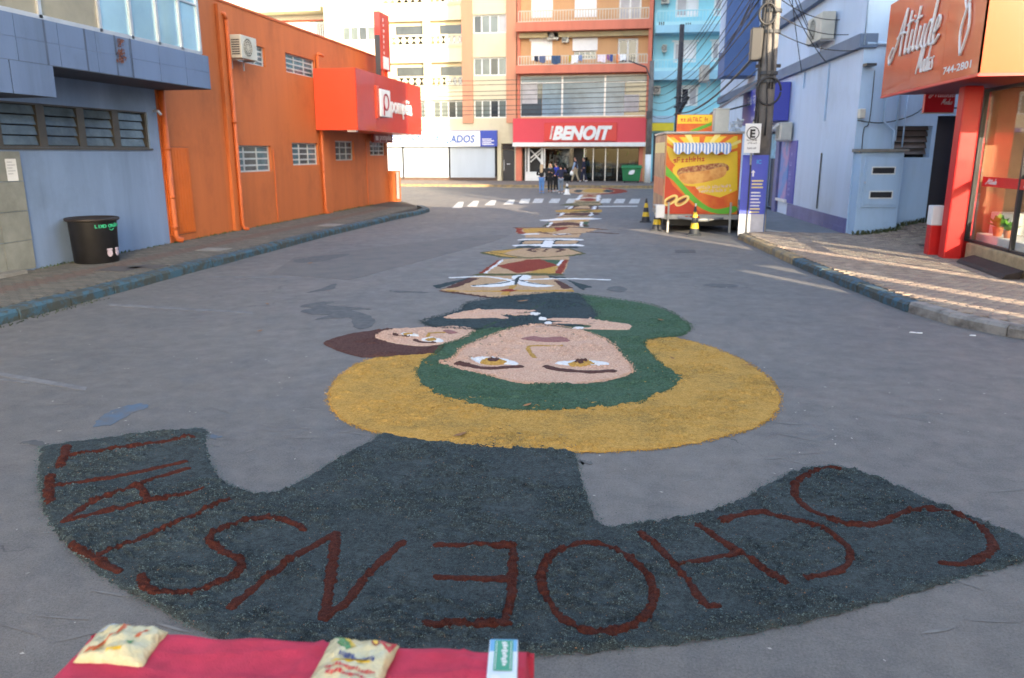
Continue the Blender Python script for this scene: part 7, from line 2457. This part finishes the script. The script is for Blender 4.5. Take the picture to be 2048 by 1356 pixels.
M_skinp = mat('skin', C(206, 150, 122, .8), .55, .06, 9)
M_shoe = mat('dark_shoe', (.03, .03, .035), .5, .1)
def person(x, y, z, h, face, label, top, trous, hair, hairlen, arms, stride=0.0, group=None, shoes=None, sleeves=None, scarf=None, nm='person', skinm=None, coat=False, cat='person'):
    """face = heading in radians (0 = looks along +x). arms: two hand positions in body axes (forward, left, up as share of height)"""
    t = thing(nm, (x, y, z), label, cat, group)
    c, s = math.cos(face), math.sin(face)
    def B(f, l, u): return (x + (f * c - l * s) * h, y + (f * s + l * c) * h, z + u * h)
    sk = skinm or M_skinp
    J = {'pel': (B(0, 0, .53), (.075 * h, .06 * h)), 'wai': (B(0, 0, .62), (.07 * h, .055 * h)), 'che': (B(.0, 0, .74), (.085 * h, .062 * h)), 'nek0': (B(0, 0, .83), .04 * h), 'nek': (B(.005, 0, .86), .03 * h), 'hd0': (B(.012, 0, .905), (.042 * h, .048 * h)), 'hd1': (B(.01, 0, .955), (.045 * h, .052 * h)), 'hd2': (B(.004, 0, .985), (.03 * h, .035 * h)), 'nose': (B(.062, 0, .925), .010 * h)}
    E = [('pel', 'wai'), ('wai', 'che'), ('che', 'nek0'), ('nek0', 'nek'), ('nek', 'hd0'), ('hd0', 'hd1'), ('hd1', 'hd2'), ('hd0', 'nose')]
    TJ, TE = {}, []
    UJ = {'pel': (B(0, 0, .50), (.092 * h, .075 * h)), 'wai': (B(0, 0, .62), (.085 * h, .068 * h)), 'che': (B(0, 0, .735), (.1 * h, .075 * h)), 'nek': (B(0, 0, .825), .05 * h)}
    UE = [('pel', 'wai'), ('wai', 'che'), ('che', 'nek')]
    SJ, SE = {}, []
    for i, sd in enumerate((1, -1)):
        st_ = stride * sd
        hip, kn, an, toe = (0, .048 * sd, .5), (st_ * .5 + .012, .05 * sd, .28), (st_ * (1 if st_ > 0 else 1.15), .05 * sd, .04 + (.03 if st_ < 0 else 0)), (st_ * (1 if st_ > 0 else 1.1) + .075, .06 * sd, .015)
        J['hip%d' % i] = (B(*hip), .055 * h); J['kn%d' % i] = (B(*kn), .035 * h); J['an%d' % i] = (B(*an), .022 * h); J['toe%d' % i] = (B(*toe), .018 * h)
        E += [('pel', 'hip%d' % i), ('hip%d' % i, 'kn%d' % i), ('kn%d' % i, 'an%d' % i), ('an%d' % i, 'toe%d' % i)]
        TJ.update({'p': (B(0, 0, .53), (.085 * h, .07 * h)), 'h%d' % i: (B(*hip), .064 * h), 'k%d' % i: (B(*kn), .044 * h), 'a%d' % i: (B(an[0], an[1], .06), .031 * h)})
        TE += [('p', 'h%d' % i), ('h%d' % i, 'k%d' % i), ('k%d' % i, 'a%d' % i)]
        hf, hl, hu = arms[i]
        sh = (0, .105 * sd, .81)
        ha = (hf, hl * sd, hu)
        mid = tuple((a + b) / 2 for a, b in zip(sh, ha))
        dd = math.dist(sh, ha)
        bend = math.sqrt(max(.0, (.34 / 2) ** 2 - (dd / 2) ** 2))
        elb = (mid[0] - bend * .45, mid[1] + bend * .55 * sd, mid[2] - bend * .7)
        J['sh%d' % i] = (B(*sh), .036 * h); J['el%d' % i] = (B(*elb), .025 * h); J['ha%d' % i] = (B(*ha), .018 * h)
        fin = tuple(b + (b - a) * .25 for a, b in zip(elb, ha))
        J['fi%d' % i] = (B(*fin), (.02 * h, .01 * h))
        E += [('che', 'sh%d' % i), ('sh%d' % i, 'el%d' % i), ('el%d' % i, 'ha%d' % i), ('ha%d' % i, 'fi%d' % i)]
        UJ['s%d' % i] = (B(*sh), .047 * h); UJ['e%d' % i] = (B(*elb), .036 * h)
        wr = tuple(a + (b - a) * .85 for a, b in zip(elb, ha))
        UJ['w%d' % i] = (B(*wr), .027 * h)
        UE += [('che', 's%d' % i), ('s%d' % i, 'e%d' % i), ('e%d' % i, 'w%d' % i)]
        # shoe
        sj = {'a': (B(an[0] - .02, an[1], an[2] - .01), .03 * h), 'b': (B(toe[0] - .02, toe[1], .022), .028 * h), 'c': (B(toe[0] + .012, toe[1], .018), .02 * h)}
        skin_mesh('shoe', sj, [('a', 'b'), ('b', 'c')], shoes or M_shoe, t, 1)
    if coat:
        UJ['low'] = (B(-.005, 0, .40), (.1 * h, .085 * h)); UE.append(('pel', 'low'))
    skin_mesh('body', J, E, sk, t, 2)
    skin_mesh('trousers', TJ, TE, trous, t, 2)
    skin_mesh('jacket', UJ, UE, top, t, 2)
    if sleeves:
        for i in (0, 1):
            ks = {k: (UJ[k + str(i)][0], UJ[k + str(i)][1] * 1.12) for k in 'sew'}
            skin_mesh('sleeve', ks, [('s', 'e'), ('e', 'w')], sleeves, t, 1)
    if scarf:
        skin_mesh('scarf', {'a': (B(.03, .05, .83), .035 * h), 'b': (B(.05, -.0, .82), .04 * h), 'c': (B(.03, -.05, .83), .035 * h), 'd': (B(-.03, 0, .835), .035 * h)}, [('a', 'b'), ('b', 'c'), ('c', 'd'), ('d', 'a')], scarf, t, 1)
    if hair:
        HJ = {'a': (B(.012, 0, .985), (.045 * h, .048 * h)), 'b': (B(-.016, 0, .955), (.055 * h, .05 * h)), 'c': (B(-.03, 0, .905), (.052 * h, .038 * h))}
        HE = [('a', 'b'), ('b', 'c')]
        if hairlen > 0:
            HJ['d'] = (B(-.05, 0, .905 - hairlen * .5), (.062 * h, .035 * h)); HJ['e'] = (B(-.055, 0, .905 - hairlen), (.045 * h, .022 * h))
            HE += [('c', 'd'), ('d', 'e')]
            for q in (1, -1):
                HJ['s%d' % q] = (B(-.0, .048 * q, .90), .02 * h); HJ['t%d' % q] = (B(.0, .06 * q, .83), .018 * h)
                HE += [('b', 's%d' % q), ('s%d' % q, 't%d' % q)]
        skin_mesh('hair', HJ, HE, hair, t, 2)
    # small facial features
    fm = MB()
    for q in (1, -1):
        e = Vector(B(.058, .018 * q, .945))
        for k in range(1):
            fm.lathe((e.x, e.y), [(.001, e.z - .008 * h / 1.7), (.009, e.z), (.001, e.z + .008 * h / 1.7)], 6)
    fm.build('eyes', M_black, t)
    return t
cl = lambda n, r, g, b: mat(n, C(r, g, b, .85), .85, .15, 12)
Jb, Bk, Nv, Gy, Kh, Rb = cl('blue_denim', 92, 140, 200), cl('black_cloth', 30, 30, 34), cl('navy_cloth', 36, 40, 66), cl('grey_denim', 120, 134, 150), cl('khaki_cloth', 182, 166, 136), cl('bright_blue_cloth', 44, 62, 176)
Hbl, Hbr, Hdk = cl('blond_hair', 188, 164, 132), cl('brown_hair', 120, 90, 70), cl('dark_hair', 38, 30, 28)
Wsh = mat('white_shoe', (.6, .6, .6), .6, .05)
up_ = math.pi / 2
def GP(px, py): return G(px, py)
x, y = G(1083, 386); person(x, y, 0, 1.62, up_ - .15, 'woman with long fair hair, black top and blue jeans, seen from behind', Bk, Jb, Hbl, .22, ((.12, .1, .62), (.10, .12, .60)), group='people standing on the cross street', shoes=Jb)
x, y = G(1100, 385); person(x, y, 0, 1.64, -up_ + .25, 'blond woman in dark coat, grey scarf and black leggings facing the viewer', Bk, Bk, cl('light_blond_hair', 214, 190, 140), .16, ((.16, .04, .68), (.16, .06, .70)), group='people standing on the cross street', scarf=cl('grey_scarf', 130, 134, 142), coat=True)
x, y = G(1112, 384); person(x, y, 0, 1.66, math.pi - .5, 'person in a bright blue jacket and black trousers between the others', Rb, Bk, Hdk, 0, ((.2, .06, .72), (.18, .08, .66)), stride=.03, group='people standing on the cross street', shoes=Wsh)
x, y = G(1121, 387); person(x, y, 0, 1.56, up_ + .2, 'person in navy jacket and grey jeans seen from behind, holding up a phone', Nv, Gy, Hdk, .0, ((.14, .1, .62), (.14, .16, .86)), group='people standing on the cross street', shoes=Wsh)
xs_, ys_ = G(1146, 366, .15)
person(xs_, 57.0, .15, 1.76, math.pi - .1, 'man in navy vest and khaki trousers walking past the store', Nv, Kh, Hdk, 0, ((.10, .12, .47), (-.06, .12, .48)), stride=.13, sleeves=cl('pale_blue_sleeve', 150, 170, 200))
person(xs_ + .55, 57.7, .15, 1.74, math.pi, 'person in dark navy clothes walking just behind the man with the bag', Nv, Nv, Hdk, 0, ((.08, .12, .47), (-.06, .12, .48)), stride=.12, shoes=Wsh)
bg = MB().lathe((xs_ - .25, 56.9), [(.05, .62), (.13, .68), (.14, .80), (.08, .92), (.02, .98)], 10).build('shopping_bag', M_white, smooth=True)
tag(bg, 'white carrier bag held by the walking man', 'bag')
# mannequins in the corner shop
Mq = mat('mannequin_cream', (.62, .58, .52), .4, .04)
for i, (mx_, my_, tcol, lb) in enumerate(((7.5, 15.95, cl('white_dress', 232, 230, 226), 'shop mannequin in white clothes beside the red column'), (6.95, 14.35, cl('grey_dress', 150, 156, 164), 'shop mannequin in grey top near the right edge'), (8.9, 16.0, cl('blue_dress', 60, 80, 140), 'shop mannequin in blue farther right in the corner shop'))):
    person(mx_, my_, .642, 1.68, math.pi, lb, tcol, cl('white_trouser', 224, 222, 216), None, 0, ((.06, .13, .48), (.04, .14, .48)), nm='mannequin', skinm=Mq, group='shop mannequins', cat='mannequin')
